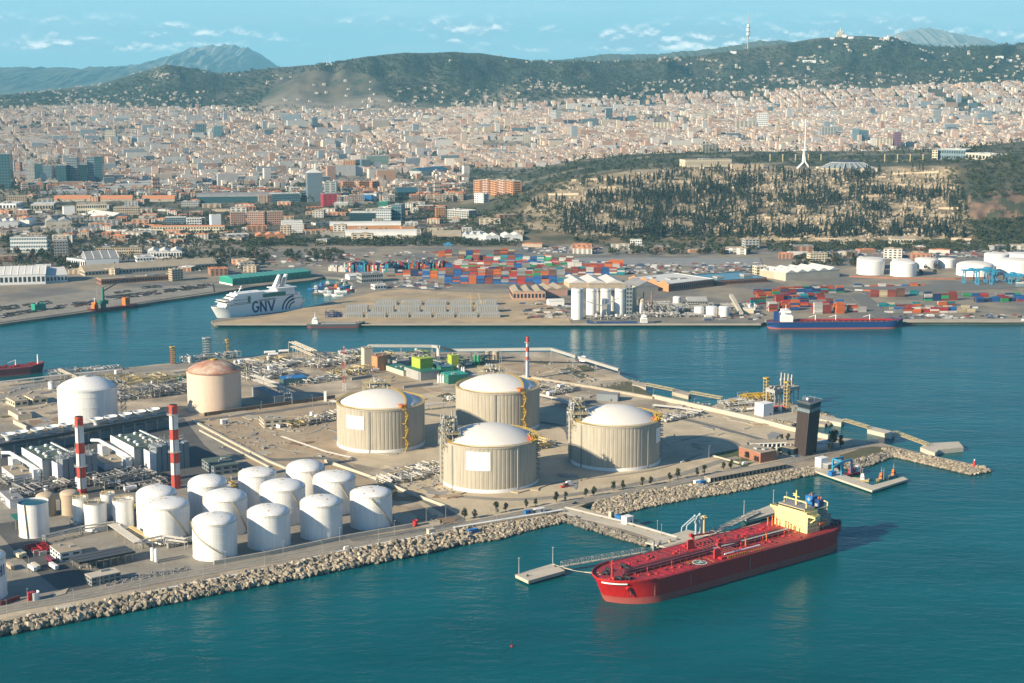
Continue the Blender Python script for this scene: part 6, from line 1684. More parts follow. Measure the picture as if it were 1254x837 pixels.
mb=MB();p=P(41,734);mb.ring((0,0,0),3.4,3.9,5.0,16,a0=-1.4,a1=1.2);T=thing('entrance_screen','curved white screen wall behind the red gate booth','wall',p);obj('screen',mb,'white',T)
wall_line('red_wall','low dark red wall in front of the lettered tank',[(0,742),(10,739),(24,734)],1.0,2.6,'dark_red')
box_thing('shed','dark blue grey shed by the sea wall behind the rightmost gas tank','shed',P(745,490),(22,12,7),'clad_grey',UA-.9,roof='grey_roof')
box_thing('white_column','white standing column tank on the field wall','tank',P(398.5,491.5),(2.6,2.6,10),'white',0,door=False)
box_thing('site_container','white container on the gravel below the rusty tank','container',P(275,519),(7,4,4),'white',UA)
# trucks: parked lorries of the shaded yard
for i,(x,y) in enumerate(((22,683),(27,681),(40,699),(44,697),(12,697),(66,697),(62,689))):
    T=thing('trailer',['pale trailer at the far end of the shaded yard','second pale trailer beside it at the far end','striped white trailer in the middle of the shaded yard','pale trailer right of the striped one','long beige trailer beside the lettered tank','white trailer at the right edge of the shaded yard','maroon trailer by the office building'][i],'trailer',P(x,y),UA+R(-88),'trailers in the shaded yard')
    mb=MB();mb.box((0,0,1.1),(11,2.6,2.5));obj('body',mb,['cream','cream','white','cream','beige','white','maroon'][i],T);mb=MB()
    for k in (-4,-2.8,3): 
        for s in (-1,1): mb.tube([(k,s*.9,.5),(k,s*1.3,.5)],.5,8)
    obj('wheels',mb,'black',T,kind='stuff')
rnd=random.Random(77)
mb=MB()
for i in range(700):
    px_,py_=rnd.choice([(rnd.uniform(300,470),rnd.uniform(500,560)),(rnd.uniform(640,740),rnd.uniform(440,480)),(rnd.uniform(250,340),rnd.uniform(515,550)),(rnd.uniform(800,870),rnd.uniform(494,512)),(rnd.uniform(480,560),rnd.uniform(570,600)),(rnd.uniform(560,690),rnd.uniform(460,480)),(rnd.uniform(0,120),rnd.uniform(466,500))])
    p=P(px_,py_);s=rnd.uniform(.5,2.0);mb.box((p.x,p.y,3.0),(s*rnd.uniform(.5,3),s,s*rnd.uniform(.3,.9)),rnd.uniform(0,3))
tag(obj('yard_clutter',mb,'plant_metal',kind='stuff'),'scattered pallets, blocks and scrap lying about the yards','clutter')
mb=MB()
for i in range(120):
    x=rnd.uniform(130,230);p=P(x,lerp(715,697,(x-130)/100)+rnd.uniform(-3,3));mb.box((p.x,p.y,3),(rnd.uniform(1,3),rnd.uniform(.6,1.2),rnd.uniform(.6,1.4)),ra)
tag(obj('pipe_litter',mb,'plant_metal',kind='stuff'),'jumble of stacked stone and rails along the front road verge','clutter')
# ================================================================== FAR QUAY AND PORT
LAND=[]         # (short name, x, y) of things that other labels can point at
def bld(label,cat,xl,yl,xr,yr,yt,depth_m,wall,roof,style='flat',win=None,name='warehouse',group=None,wmat='window_dark',short=None,hroof=None,nrib=0):
    """a building whose front foot runs from pixel (xl,yl) to (xr,yr); yt is where its eaves are seen above the left corner"""
    A,Bq=G1(xl,yl),G1(xr,yr);z0=min(A.z,Bq.z)-.3
    a,b=xy(A),xy(Bq);d=b-a;L=d.length;rz=math.atan2(d.y,d.x);W=depth_m
    hh=max(2.5,zat((a.x,a.y,z0),yt)-z0);mid=a.lerp(b,.5)
    T=thing(name,label,cat,(mid.x,mid.y,z0),rz,group)
    mb=MB();mb.box((0,W/2,0),(L,W,hh));wo=obj('wall',mb,wall,T)
    mb=MB();e=.4
    if style == 'flat':
        mb.box((0,W/2,hh),(L-.6,W-.6,.25))
        for s in (-1,1): mb.box((0,W/2+s*(W/2-.15),hh),(L,.3,.9));mb.box((s*(L/2-.15),W/2,hh+.02),(.3,W-.62,.86))
    elif style == 'gable':      # ridge along the front
        r=hroof or W*.18
        mb.add([(-L/2-e,-e,hh),(L/2+e,-e,hh),(L/2+e,W+e,hh),(-L/2-e,W+e,hh),(-L/2-e,W/2,hh+r),(L/2+e,W/2,hh+r)],[(0,1,5,4),(3,4,5,2),(0,4,3),(1,2,5)])
    elif style.startswith('saw'):   # several ridges running away from the front
        n=int(style[3:]);r=hroof or L/n*.22
        for i in range(n):
            x0,x1=-L/2+L*i/n,-L/2+L*(i+1)/n
            mb.add([(x0,-e,hh),(x1,-e,hh),(x1,W+e,hh),(x0,W+e,hh),((x0+x1)/2,-e,hh+r),((x0+x1)/2,W+e,hh+r)],[(0,4,5,3),(4,1,2,5),(0,1,4),(3,5,2)])
    elif style == 'arch':
        r=hroof or W*.2;n=8
        for i in range(n):
            t0,t1=math.pi*i/n,math.pi*(i+1)/n;y0,z0_,y1,z1=W/2-(W/2+e)*math.cos(t0),r*math.sin(t0),W/2-(W/2+e)*math.cos(t1),r*math.sin(t1)
            mb.add([(-L/2-e,y0,hh+z0_),(L/2+e,y0,hh+z0_),(L/2+e,y1,hh+z1),(-L/2-e,y1,hh+z1)],[(0,1,2,3)])
        pr=[(-L/2-e,W/2-(W/2+e)*math.cos(math.pi*i/n),hh+r*math.sin(math.pi*i/n)) for i in range(n+1)]
        mb.add(pr,[tuple(range(n,-1,-1))]);mb.add([(-q[0],q[1],q[2]) for q in pr],[tuple(range(n+1))])
    elif style == 'pyramid':
        r=hroof or W*.4;mb.add([(-L/2,0,hh),(L/2,0,hh),(L/2,W,hh),(-L/2,W,hh),(0,W/2,hh+r)],[(0,1,4),(1,2,4),(2,3,4),(3,0,4)])
    ro=obj('roof',mb,roof,T)
    if style == 'flat' and L > 8:
        rnd=random.Random(int(xl*13+yl));mb=MB()
        for k in range(3): mb.box((rnd.uniform(-.36,.36)*L,W*rnd.uniform(.25,.75),hh+.25),(max(1.5,rnd.uniform(.05,.2)*L),max(1.5,rnd.uniform(.08,.25)*W),rnd.uniform(1,3)))
        obj('roof_unit',mb,'sheet_grey',ro,kind='stuff')
    if style in ('gable','arch') and nrib:
        mb=MB();r=hroof or W*(.18 if style == 'gable' else .2)
        for i in range(nrib+1):
            x=-L/2+L*i/nrib;mb.bar((x,-.4,hh+.25),(x,W/2,hh+r+.25),1.4,.3)
        obj('roof_light',mb,'white',ro,kind='stuff')
    if win:
        nf,nc=win;mb=MB();fh=hh/nf
        for k in range(nf):
            for i in range(nc): mb.box((-L/2+L*(i+.5)/nc,-.05,fh*(k+.28)),(L/nc*.62,.22,fh*.5))
            m_=max(1,int(nc*W/max(L,1)))
            for i in range(min(m_,20)):
                for s in (-1,1): mb.box((s*(L/2+.05),W*(i+.5)/m_,fh*(k+.28)),(.22,W/m_*.6,fh*.5))
        obj('windows',mb,wmat,wo,kind='stuff')
    LAND.append((short or label,mid.x,mid.y))
    return T
S='shed';BU='building';TW='tower block'
bld('white roofed hall at the left edge of the car quay',S,-12,350,56,348,338,60,'clad_white','white_roof','gable',(1,12),nrib=8)
bld('smaller pale hall right of the white roofed hall',S,57,347,83,345.5,338,55,'clad_white','white_roof','gable',(1,6))
bld('long brown arcaded quay shed with dark bays',S,124,349,210,343,343,26,'brick','tan_roof','flat',(1,26))
bld('very long pale roofed shed behind the arcaded one',S,104,338.5,266,328,333,45,'pale_concrete','tan_roof','gable',(1,40))
bld('brown stair tower with banded floors at the shed end',TW,211,345,224.5,344,331,18,'beige','tan_roof','flat',(5,4),name='stair_tower')
bld('dark roofed terminal with white edges behind the long shed',S,82,325,104,328,316,40,'clad_white','grey_roof','flat',(1,8))
bld('second dark roofed terminal right beside it',S,106,328,146,326,318,60,'clad_white','grey_roof','gable',None,nrib=4)
bld('white works hall with stepped front among trees',BU,168,325,190,324,316,35,'white','white_roof','flat',(2,6))
bld('larger white works hall right of the stepped one',BU,181,317,223,316,309,45,'white','white_roof','saw3',(1,12))
bld('pale blue slatted office slab near the left edge',BU,13,309.5,58,309,291,22,'clad_white','grey_roof','flat',(4,22),name='office_building',wmat='glass_teal')
bld('bare concrete tower right of the slatted office slab',TW,66.5,316.5,84,316,296,18,'grey_concrete','grey_roof','flat',(6,5),name='concrete_tower')
bld('long low pale green building among bushes',BU,118,311.5,174,311,304,16,'beige','scrub','flat',(2,20))
bld('blue and white slatted flats behind the tree belt',BU,202,276.5,228,276,267,20,'glass_pale','white_roof','flat',(4,10),name='apartment_block')
bld('white stepped flats left of the tall white block',BU,229,277.5,247,277,268,20,'white','white_roof','flat',(3,6),name='apartment_block')
bld('tall white block with a dark side above the yellow row',BU,259,280,271,279.5,264,18,'white','white_roof','flat',None,name='apartment_block')
bld('low row of yellow and brown houses behind the trees',BU,185,285.5,275,285,278,14,'cream','orange_roof','gable',(2,26),name='terrace_row')
bld('left pink brick apartment block with dark windows',BU,283,276.5,301,276,261,22,'pink_wall','tan_roof','flat',(6,7),name='apartment_block')
bld('middle pink brick apartment block of the three',BU,303,276,324,276,260,22,'pink_wall','tan_roof','flat',(6,8),name='apartment_block')
bld('right pink brick apartment block of the three',BU,328,276,347,275.5,260,22,'pink_wall','tan_roof','flat',(6,7),name='apartment_block')
for i,(x0,x1) in enumerate(((66,111),(123,162),(174,214))):
    bld(['left','middle','right'][i]+' of three long sheds with bright orange roofs',S,x0,247.5,x1,247,244.5,30,'pale_concrete','orange_roof','gable',None,hroof=9)
bld('beige five storey office block above the trees',BU,139,265.5,171,265,254.5,25,'beige','tan_roof','flat',(4,14),name='office_building')
bld('plain white cube block in the industrial estate',BU,78,263.5,92,263,254,24,'white','white_roof','flat',None)
bld('long cream factory right of the white cube',BU,94,263,131,262,251,60,'cream','tan_roof','flat',(2,14))
bld('grey louvred block behind the orange roofs',BU,222,254,244,254,247.5,25,'sheet_grey','grey_roof','flat',(3,10))
bld('very long dark teal shed behind the louvred block',S,241,249,333,248,241.5,60,'glass_teal','grey_roof','arch',None,hroof=8)
bld('pale factory at the left edge with white gable roofs',S,-5,280,22,279,272,50,'white','white_roof','saw3')
bld('white gabled factory second from the left edge',S,24,277,36,277,270,50,'white','white_roof','saw2')
bld('pale warehouse with flat roof by the left factories',S,38,258,66,257.5,251,60,'pale_concrete','white_roof','flat',(1,8))
bld('brown office block left behind the pale factories',BU,8,250,33,249.5,241,25,'beige','tan_roof','flat',(4,10),name='office_building')
bld('white factory under the brown office block',S,-5,257,20,257,250,60,'white','white_roof','flat',(1,6))
bld('pale sheds with gable roofs below the cream factory',S,56,279,88,278,271.5,50,'pale_concrete','sheet_grey','saw2')
bld('low white hall in front of the beige office block',S,100,262.8,135,268,262,50,'white','white_roof','gable')
for i in range(9):
    x0=50+i*7+(i % 3)*4;y0=240.5-i*1.7
    bld(f'{nth(i)} long grey market shed from the front of the ridged rows',S,x0,y0,x0+150+3*i,y0-3.2,y0-3.0,22,'grey_concrete','sheet_grey' if i % 2 else 'grey_roof','gable',None,group='grey ridged market sheds',hroof=6)
# glass towers of the left
TWR=[(-8,14,232,189,'glass_teal','widest dark teal tower cut by the left edge'),(14.5,18,218,197,'clad_white','slim white tower beside the widest dark one'),(19.5,25,219,199,'pink_wall','slim striped tower second from the dark one'),
       (32,43,223,203,'sheet_grey','grey slab left of the teal office tower'),(43.5,53,223,201,'glass_teal','teal office tower in the middle of the left cluster'),(53.5,64,224,203.5,'glass_pale','bluish tower next to the teal one'),
       (69,82,230,203,'glass_teal','dark teal slab left of the tall grey tower'),(82.5,95.5,229,193.5,'tower_grey','tall grey tower of the left cluster'),(96,107.5,227,202,'glass_dark','dark tower between the two tallest'),(108,117,228,192.5,'glass_pale','tall glass tower right of the dark one'),(117.2,126,228,192,'glass_teal','darker twin joined to the tall glass tower'),(31,62,232,224,'glass_dark','low black glazed block under the tower cluster')]
for x0,x1,yb,yt,m,l in TWR:
    bld(l,TW,x0,yb,x1,yb,yt,26,m,'grey_roof','flat',(12 if yb-yt > 12 else 3,6),name='office_tower',wmat='glass_dark' if m != 'glass_dark' else 'glass_teal',group='office towers at the left')
bld('tall grey glass tower with a small pyramid roof',TW,377,248,395.5,247.5,212,26,'glass_pale','white_roof','pyramid',(16,9),name='office_tower',wmat='tower_grey',short='the pyramid roofed tower')
bld('teal banded office block right of the pyramid tower',TW,397,240,412,240,223,30,'sheet_grey','grey_roof','flat',(8,2),name='office_tower',wmat='glass_teal')
bld('bright red office block below the teal banded one',TW,396,254,413,253.5,238,34,'crimson','grey_roof','flat',(6,3),name='office_building',wmat='dark_red',short='the bright red block')
bld('grey white wing at the foot of the red block',BU,409,255,426,255,249,30,'sheet_grey','white_roof','flat',None,name='office_building')
bld('glazed low office left of the pyramid tower',BU,333,249,368,248,238,34,'glass_teal','white_roof','flat',(4,14),name='office_building',wmat='glass_pale')
bld('darker glazed office between that one and the tower',BU,369,247,377,247,234,34,'glass_dark','grey_roof','flat',(4,4),name='office_building',wmat='glass_pale')
bld('big pale green glass block above the city roofs',TW,449,209,476,208.5,191.5,40,'glass_green','sheet_grey','flat',(8,16),name='office_building',wmat='glass_pale',short='the green glass block')
bld('orange and grey tower left of the green glass block',TW,420.5,210,435,210,197,22,'orange_wall','tan_roof','flat',(9,5),name='apartment_tower',short='the two tone tower')
bld('blue grey tower beside the orange and grey one',TW,436,209,446,209,196,22,'glass_teal','grey_roof','flat',(8,4),name='apartment_tower')
bld('striped flats under the green glass block',BU,462,220,485,219.5,209.5,22,'orange_wall','tan_roof','flat',(6,10),name='apartment_block',wmat='glass_pale')
for i,(x0,x1) in enumerate(((420,434),(440,452),(456,465))):
    bld(f'{nth(i)} orange apartment block from the left below the green glass block',BU,x0,235.5,x1,235,223,20,'orange_wall','orange_roof','flat',(6,5),name='apartment_block',group='orange apartment blocks')
for i in range(5):
    x0=580+i*9.8;bld(f'{nth(i)} pink orange serrated apartment block from the left of the hillside row',BU,x0,240.5-.2*i,x0+8.4,240-.2*i,221-(i % 2),24,'pink_wall' if i % 2 else 'orange_wall','tan_roof','flat',(7,3),name='apartment_block',group='serrated pink apartment blocks',short='the serrated pink blocks')
bld('narrow white slab below the serrated pink blocks',TW,581,249,592,249,237,16,'white','white_roof','flat',(5,4),name='apartment_block')
bld('dark glass office front with yellow lights',BU,428,272,460,272,261,40,'glass_dark','white_roof','flat',(4,12),name='office_building',wmat='glass_teal',short='the dark glass office')
bld('white gridded office beside the dark glass front',BU,460.5,272,479,272,257,30,'clad_white','grey_roof','flat',(5,8),name='office_building',wmat='glass_dark')
bld('teal terraced glass block at the right of the gridded office',BU,479.5,271,492,271,251,34,'glass_teal','grey_roof','flat',(5,4),name='office_building',wmat='glass_pale')
bld('blue fronted hall with a white wing',BU,437,246.5,455,246.5,239,40,'blue','white_roof','flat',None)
bld('white hall with red trim right of the blue one',BU,455.5,246,461,246,238,40,'white','white_roof','flat',None)
bld('round grey concrete tower left of the blue hall',TW,427,256,433,256,243,12,'grey_concrete','grey_roof','flat',(7,3),name='concrete_tower')
bld('turquoise roofed hall between office blocks',BU,463,255,475,255,248,30,'green_dark','green_roof','flat',None)
bld('big dark gabled hall among the hillside houses',S,487,245,512,244,236,60,'glass_dark','glass_teal','gable')
bld('beige block left of the dark gabled hall',BU,474,241,487,240.5,232,28,'beige','tan_roof','flat',(5,5),name='apartment_block')
bld('sloping dark roofed arena above the houses',S,516,216,549,213,210,50,'sheet_grey','glass_teal','gable')
bld('orange narrow tower house by the waste ground',TW,534,267.5,546,267,255,16,'orange_wall','tan_roof','flat',(5,4),name='apartment_block')
bld('grey and yellow office block right of the orange tower house',BU,548,268,574,268,257,28,'sheet_grey','white_roof','flat',(4,9),name='office_building')
bld('very long shed with orange walls and pale roof',S,404,283.5,491,282.5,277,45,'orange_wall','white_roof','arch',None,hroof=7,short='the long orange shed')
bld('small orange shed at its right end',S,491.5,283.5,508,283,278,30,'orange_wall','tan_roof','flat')
bld('very long shed with white vaulted roof',S,423,293.5,510,293,289,50,'pale_concrete','white_roof','arch',None,hroof=10)
bld('olive roofed hall left of the white vaulted shed',S,394,292.5,422,292,287,40,'sheet_grey','tan_roof','flat')
bld('white louvred drum shaped office block',BU,345,285.5,371,285,272,30,'white','white_roof','flat',(5,12),name='office_building',wmat='sheet_grey')
bld('low orange roofed sheds below the pink blocks',S,314,293.5,349,292.5,288.5,30,'orange_wall','orange_roof','saw3')
bld('tan warehouse with long front by the container yard',S,530,295,565,294.5,288.5,45,'beige','tan_roof','gable',(1,12))
bld('blue grey gabled sheds right of the tan warehouse',S,566,295.5,592,295,288,45,'clad_white','white_roof','saw3')
bld('white vaulted twin sheds by the foot of the hill',S,595,297,612,296,289.5,40,'clad_white','white_roof','saw2')
bld('single white vaulted shed at the foot of the hill',S,617,296.5,640,295,289,40,'clad_white','white_roof','saw2')
bld('grey quay warehouse beside the fishing basin',S,443,347,469,345.5,336.5,26,'sheet_grey','grey_roof','flat',(2,10),short='the grey basin warehouse')
bld('small white hut before the grey basin warehouse',S,459,355,473,354,350,16,'white','white_roof','flat',(1,4))
bld('low white shed left of the grey basin warehouse',S,428,343,442,342,338.5,18,'white','white_roof','gable')
bld('pink walled old shed with dark gables left of the silos',S,628,368,668,367.5,358,60,'pink_wall','tan_roof','saw3',(1,9),short='the pink old shed')
bld('second dark gabled shed next to the pink one',S,669,364,695,363,355,50,'pink_wall','tan_roof','saw2')
bld('small white hut in front of the pink sheds',S,672,375,691,374.5,369.5,16,'white','white_roof','gable')
for i,x0 in enumerate((697,720,743)):
    bld(['left','middle','right'][i]+' white gabled roof standing behind the grain silos',S,x0,353,x0+22,352.5,347,70,'beige','white_roof','saw1',None,hroof=5)
c0=bld('wide warehouse with orange sawtooth end and pale roof',S,819,357.5,874,351,348.5,92,'brick','white_roof','flat',(1,22),short='the sawtooth warehouse')
mb=MB();L_=0
bb=children(c0)[0];L_=max(v.co.x for v in bb.data.vertices);hh_=max(v.co.z for v in bb.data.vertices)
for i in range(4): y0,y1=92*i/4,92*(i+1)/4;mb.add([(-L_-.5,y0,0),(-L_-.5,y1,0),(-L_-.5,y1,hh_-1),(-L_-.5,(y0+y1)/2,hh_+4.5),(-L_-.5,y0,hh_-1),(-L_+.3,y0,0),(-L_+.3,y1,0),(-L_+.3,y1,hh_-1),(-L_+.3,(y0+y1)/2,hh_+4.5),(-L_+.3,y0,hh_-1)],[(4,3,2,1,0),(5,6,7,8,9),(2,3,8,7),(3,4,9,8),(0,5,9,4),(1,2,7,6)])
obj('sawtooth_end',mb,'orange_wall',c0)
bld('blue grey roofed warehouse right of the orange sawtooth one',S,876,350,939,346,344.5,80,'brick','glass_teal','flat',(1,24))
bld('small cream block right of the blue grey roof',BU,926,337,940,336.5,327,16,'cream','white_roof','flat',(3,3))
bld('dark warehouse with vaulted roof behind the silos',S,778,358.5,806,357,352,50,'grey_concrete','grey_roof','saw1')
bld('pale sawtooth sheds left of the right container yard',S,962,344.5,1028,339.5,335,60,'pale_concrete','white_roof','saw5',short='the pale sawtooth sheds')
bld('tan gabled shed at the left of the sawtooth sheds',S,930,340,962,343,331,60,'beige','white_roof','saw3')
bld('cream four storey house above the sawtooth sheds',BU,992,322.5,1013,322,311,18,'cream','tan_roof','flat',(4,6),name='house')
bld('white house standing alone at the foot of the cypress wood',BU,772,300.5,786,300.5,294.5,14,'white','white_roof','flat',(2,5),name='house')
bld('cream cemetery gate house with hipped roof',BU,1091,299,1121,299,293,22,'cream','tan_roof','gable',(1,8),name='gate_house')
bld('long cream cemetery lodge left of the gate house',BU,1006,299,1040,299,295,14,'beige','tan_roof','flat',(1,10),name='gate_house')
bld('cream colonnaded museum block on the hilltop',BU,839,205,896,204,196.5,40,'cream','tan_roof','flat',(1,24),name='museum',wmat='beige')
bld('long low cream terrace right of the museum',BU,897,207,935,206.5,202,20,'beige','tan_roof','flat',None,name='terrace')
bld('white and blue glass hall at the hilltop right',BU,1147,195.5,1182,194.5,183,50,'glass_pale','white_roof','flat',(2,12),name='sports_hall')
bld('pale flat hall right of the white and blue one',BU,1182,195,1215,194,187.5,50,'pale_concrete','white_roof','flat',(1,8),name='sports_hall')
bld('cream tall block left of the white and blue hall',BU,1141,196,1148,196,184,20,'cream','tan_roof','flat',(4,2),name='sports_hall')
# domed sports palace
p=G1(1042,209);s=mpp(p);T=thing('sports_palace','dark shell roofed sports palace on the hilltop','arena',(p.x,p.y+40,p.z));w=34*s
mb=MB();mb.prism([(-w,-30),(w,-30),(w,50),(-w,50)],-3,4);obj('podium',mb,'cream',T)
for nm,k0,k1,z0,z1,m in (('roof_skirt',1.0,.62,4,16,'clad_grey'),('roof_band',.60,.55,16.3,17.5,'white_roof'),('roof_crown',.54,.10,17.6,24,'dark_steel')):
    mb=MB();q=lambda k,z: [(w*.96*k*math.cos(a),8+42*k*math.sin(a),z) for a in np.linspace(0,2*math.pi,28,endpoint=False)];mb.hexa(q(k0,z0),q(k1,z1));obj(nm,mb,m,T,smooth=True)
mb=MB()
for i in range(24): a=2*math.pi*i/24;mb.bar((w*.97*math.cos(a),8+42.5*math.sin(a),4.2),(w*.60*math.cos(a),8+26.4*math.sin(a),16.5),1.0,.6)
obj('roof_rib',mb,'white_roof',T,kind='stuff')
# leaning white telecom needle
p=G1(985,207);s=mpp(p);T=thing('telecom_tower','white needle tower with bent base on the hilltop','tower',p);hh=zat(p,146)-p.z
mb=MB();mb.tube([(-9*s,0,0),(-2*s,0,hh*.12),(-1*s,0,hh*.36)],2.6,8);mb.tube([(7*s,0,0),(1*s,0,hh*.14),(-1*s,0,hh*.36)],2.2,8);mb.ring((0,0,hh*.37),3,8,3.0,20);obj('bent_base',mb,'white',T,smooth=True)
mb=MB();mb.tube([(0,0,hh*.36),(0,0,hh*.62),(0,0,hh)],1.0,8);mb.cyl((0,0,hh*.4),1.8,hh*.2,10,r1=1.0);obj('needle',mb,'white',T,smooth=True)
for i in range(13):
    x=943+i*15.6;
    if 985 < x < 1078 and i not in (4,): 
        if x < 1080 and x > 1005: continue
    q=G1(x,198.5);T=thing('plaza_pillar',f'{nth(i)} slim yellow pillar from the left on the hilltop plaza','pillar',q,0,'yellow pillars of the plaza');mb=MB();mb.cyl((0,0,0),1.4,zat(q,190)-q.z,8);obj('shaft',mb,'pale_yellow',T);mb=MB();mb.cyl((0,0,zat(q,190)-q.z),2,1.4,8);obj('capital',mb,'cream',T)

# green quay shed by the ferry
A,B_,C=xy(P(262,347)),xy(P(285,350)),xy(P(381,340));u=(C-B_);L=u.length;rz=math.atan2(u.y,u.x);W=(A-B_).length*.9;m_=B_.lerp(C,.5)
T=thing('quay_shed','long bright green quay shed with banded roof beside the ferry','shed',(m_.x,m_.y,GZ),rz)
mb=MB();mb.box((0,W/2,0),(L,W,10.5));obj('wall',mb,'green_shed',T)
mb=MB();mb.add([(-L/2,-.4,10.5),(L/2,-.4,10.5),(L/2,W+.4,10.5),(-L/2,W+.4,10.5),(-L/2,W/2,14),(L/2,W/2,14)],[(0,1,5,4),(3,4,5,2),(0,4,3),(1,2,5)]);obj('roof',mb,'green_roof',T)
for i in range(16): x=-L/2+L*(i+.5)/16;mb=MB();mb.bar((x,-.6,10.8),(x,W/2,14.3),2.2,.3);obj('roof_band',mb,'glass_pale',T)
mb=MB()
for i in range(14): mb.box((-L/2+L*(i+.5)/14,-.06,0),(L/14*.62,.3,7))
obj('doors',mb,'green_dark',T,kind='stuff')
mb=MB();mb.box((-L/2-.2,W/2,0),(.5,W-.6,2.2));obj('plinth',mb,'white',T)
bld('small green shed on the car quay',S,43,382,56.5,380.5,374,12,'green_shed','green_roof','flat')

# grain silos and their neighbours
for i,(x,yb,w) in enumerate(((707,392,14.5),(724.5,386.5,13),(742,386.5,13),(759.5,386.5,13))):
    silo(f'{nth(i)} from the left of four huge white grain silos',x,yb,w,354.5,'tank_white','grain_silo',1,'four huge white grain silos',cone=False,top='tan_roof')
for i,x in enumerate((731,749)): silo(f'half hidden white silo standing behind, {["between second and third", "between third and fourth"][i]} grain silos',x,381,11,355.5,'tank_white','grain_silo',1,'grain silos at the back',cone=False,top='tan_roof')
p=P(724,384);q=P(770,384);T=thing('silo_gallery','brown gallery running along the tops of the grain silos','gallery',(p.x,p.y+10,0));hz=zat(p,355) 
mb=MB();mb.box(((q.x-p.x)/2,0,hz+1),(q.x-p.x+6,7,5));obj('gallery',mb,'tan_roof',T);mb=MB()
for i in range(5): mb.box(((q.x-p.x)*i/4,0,hz-3),(1.5,5,4.1))
obj('support',mb,'steel',T,kind='stuff')
bld('dark tall elevator tower right of the grain silos',TW,766.5,386,774,386,352,14,'clad_grey','grey_roof','flat',(7,2),name='elevator_tower')
silo('tall beige slim silo right of the elevator tower',777,383.5,5,351,'cream','slim_silo',1,None,cone=False)
silo('lower cream silo with a rusty top',786,385,8,366,'cream','slim_silo',1,None,cone=True,top='rust')
for i,(x,yb,yt) in enumerate(((788,383,358),(797.5,385,356.5))):
    p=P(x,yb);T=thing('rusty_stack',['rusty stack behind the lower cream silo','rusty stack right of the lower cream silo'][i],'chimney',p,0,'rusty stacks of the mill');mb=MB();mb.cyl((0,0,0),1.0,zat(p,yt)-3,10,r1=.7);obj('shaft',mb,'rust',T);mb=MB();mb.ring((0,0,zat(p,yt)-6),.7,1.5,.6,10);obj('collar',mb,'dark_steel',T)
for i,(x,yb,w,yt,l) in enumerate(((826,384.5,11,376,'squat white tank left of the mill warehouse'),(829,373,10,365,'white round tank behind the squat one'),(856,386.5,12,377.5,'left of three white tanks at the quay'),(871.5,387.5,14,377,'middle of three white tanks at the quay'),(886.5,388,13,377,'right of three white tanks at the quay'))):
    small_tank(l,x,yb,w,yt,yt-2,None,'dome','tank_white',None,False,name='quay_tank',group='white tanks on the far quay')
for i,(x,y,L,W,hh,n) in enumerate(((806,385,50,24,22,120),(845,380,70,30,10,90),(815,388,90,14,8,80),(905,378,50,26,8,60),(745,391,60,10,7,60))):
    pipe_cluster('mill_plant',['tall pipework and vessels of the mill right of the rusty stacks','grey plant sheds and pipes behind the white quay tanks','conveyor steelwork along the far quay edge','low plant right of the three white tanks','loading steelwork under the grain silos'][i],'process plant',P(x,y),(L,W,hh),n,.02,('plant_metal','pipe','plant_metal'),400+i,'plant of the far quay',3)
a,b=P(895,372),P(908,387);T=thing('inclined_conveyor','pale inclined conveyor dropping to the quay right of the tanks','conveyor',a);mb=MB();mb.bar(a+Vector((0,0,12)),b+Vector((0,0,3)),5,4);obj('gallery',mb,'pale_concrete',T,True)
for i in range(3): q=a.lerp(b,.2+.3*i);mb=MB();mb.bar(q,q+Vector((0,0,11-3.2*i)),1.2);obj('trestle',mb,'steel',T,True)
bld('pale roofed box beside the inclined conveyor',S,911,384,923,384,379,12,'cream','white_roof','flat',None)
bld('grey mill warehouse behind the three quay tanks',S,842,378,866,378,369,26,'grey_concrete','sheet_grey','gable',(2,8))
p=P(740,392);T=thing('harbour_crane','grey portal crane in front of the grain silos','crane',p);mb=MB()
for x in (-5,5):
    for y in (0,8): mb.bar((x,y,0),(x*.5,4,14),1.1)
obj('leg',mb,'plant_metal',T,kind='stuff');mb=MB();mb.box((0,4,14),(7,7,6));obj('cab',mb,'plant_metal',T);mb=MB();mb.bar((0,4,18),(-24,2,25),1.2);mb.bar((0,4,19),(20,3,30),1.2);mb.bar((0,4,19),(0,4,30),.9);mb.bar((0,4,30),(-24,2,25),.4);obj('jib',mb,'plant_metal',T)

# white tanks of the right hand oil terminal
OT=[(1065.5,337.5,33,321,316.5,'front left white tank of the far terminal'),(1066,331,34,319,315.5,'white tank just behind the front left one'),(1106,339.5,32,324,319,'front middle white tank of the far terminal'),(1104,331,24,320,317,'white tank hidden behind the front middle one'),
      (1134,330,28,319.5,315.5,'yellowish white tank behind the middle of the terminal'),(1159,328.5,21,319,316,'small white tank in the back of the terminal'),(1193.5,339.5,45,328,320,'wide white tank behind the blue yard cranes'),(1220,326,30,313,309.5,'tall white tank at the back right of the terminal'),(1243,336,45,323,316,'wide white tank cut by the right picture edge'),(1249,322,34,313,309.5,'back tank near the right picture edge')]
for x,yb,w,yt,ya,l in OT: small_tank(l,x,yb,w,yt,ya,None,'dome','tank_white','dome_white',False,name='terminal_tank',group='white tanks of the far terminal')
wall_line('terminal_wall','low brick wall before the far terminal tanks',[(1040,339.5),(1100,342),(1170,342.5),(1215,341)],2,2.6,'brick')
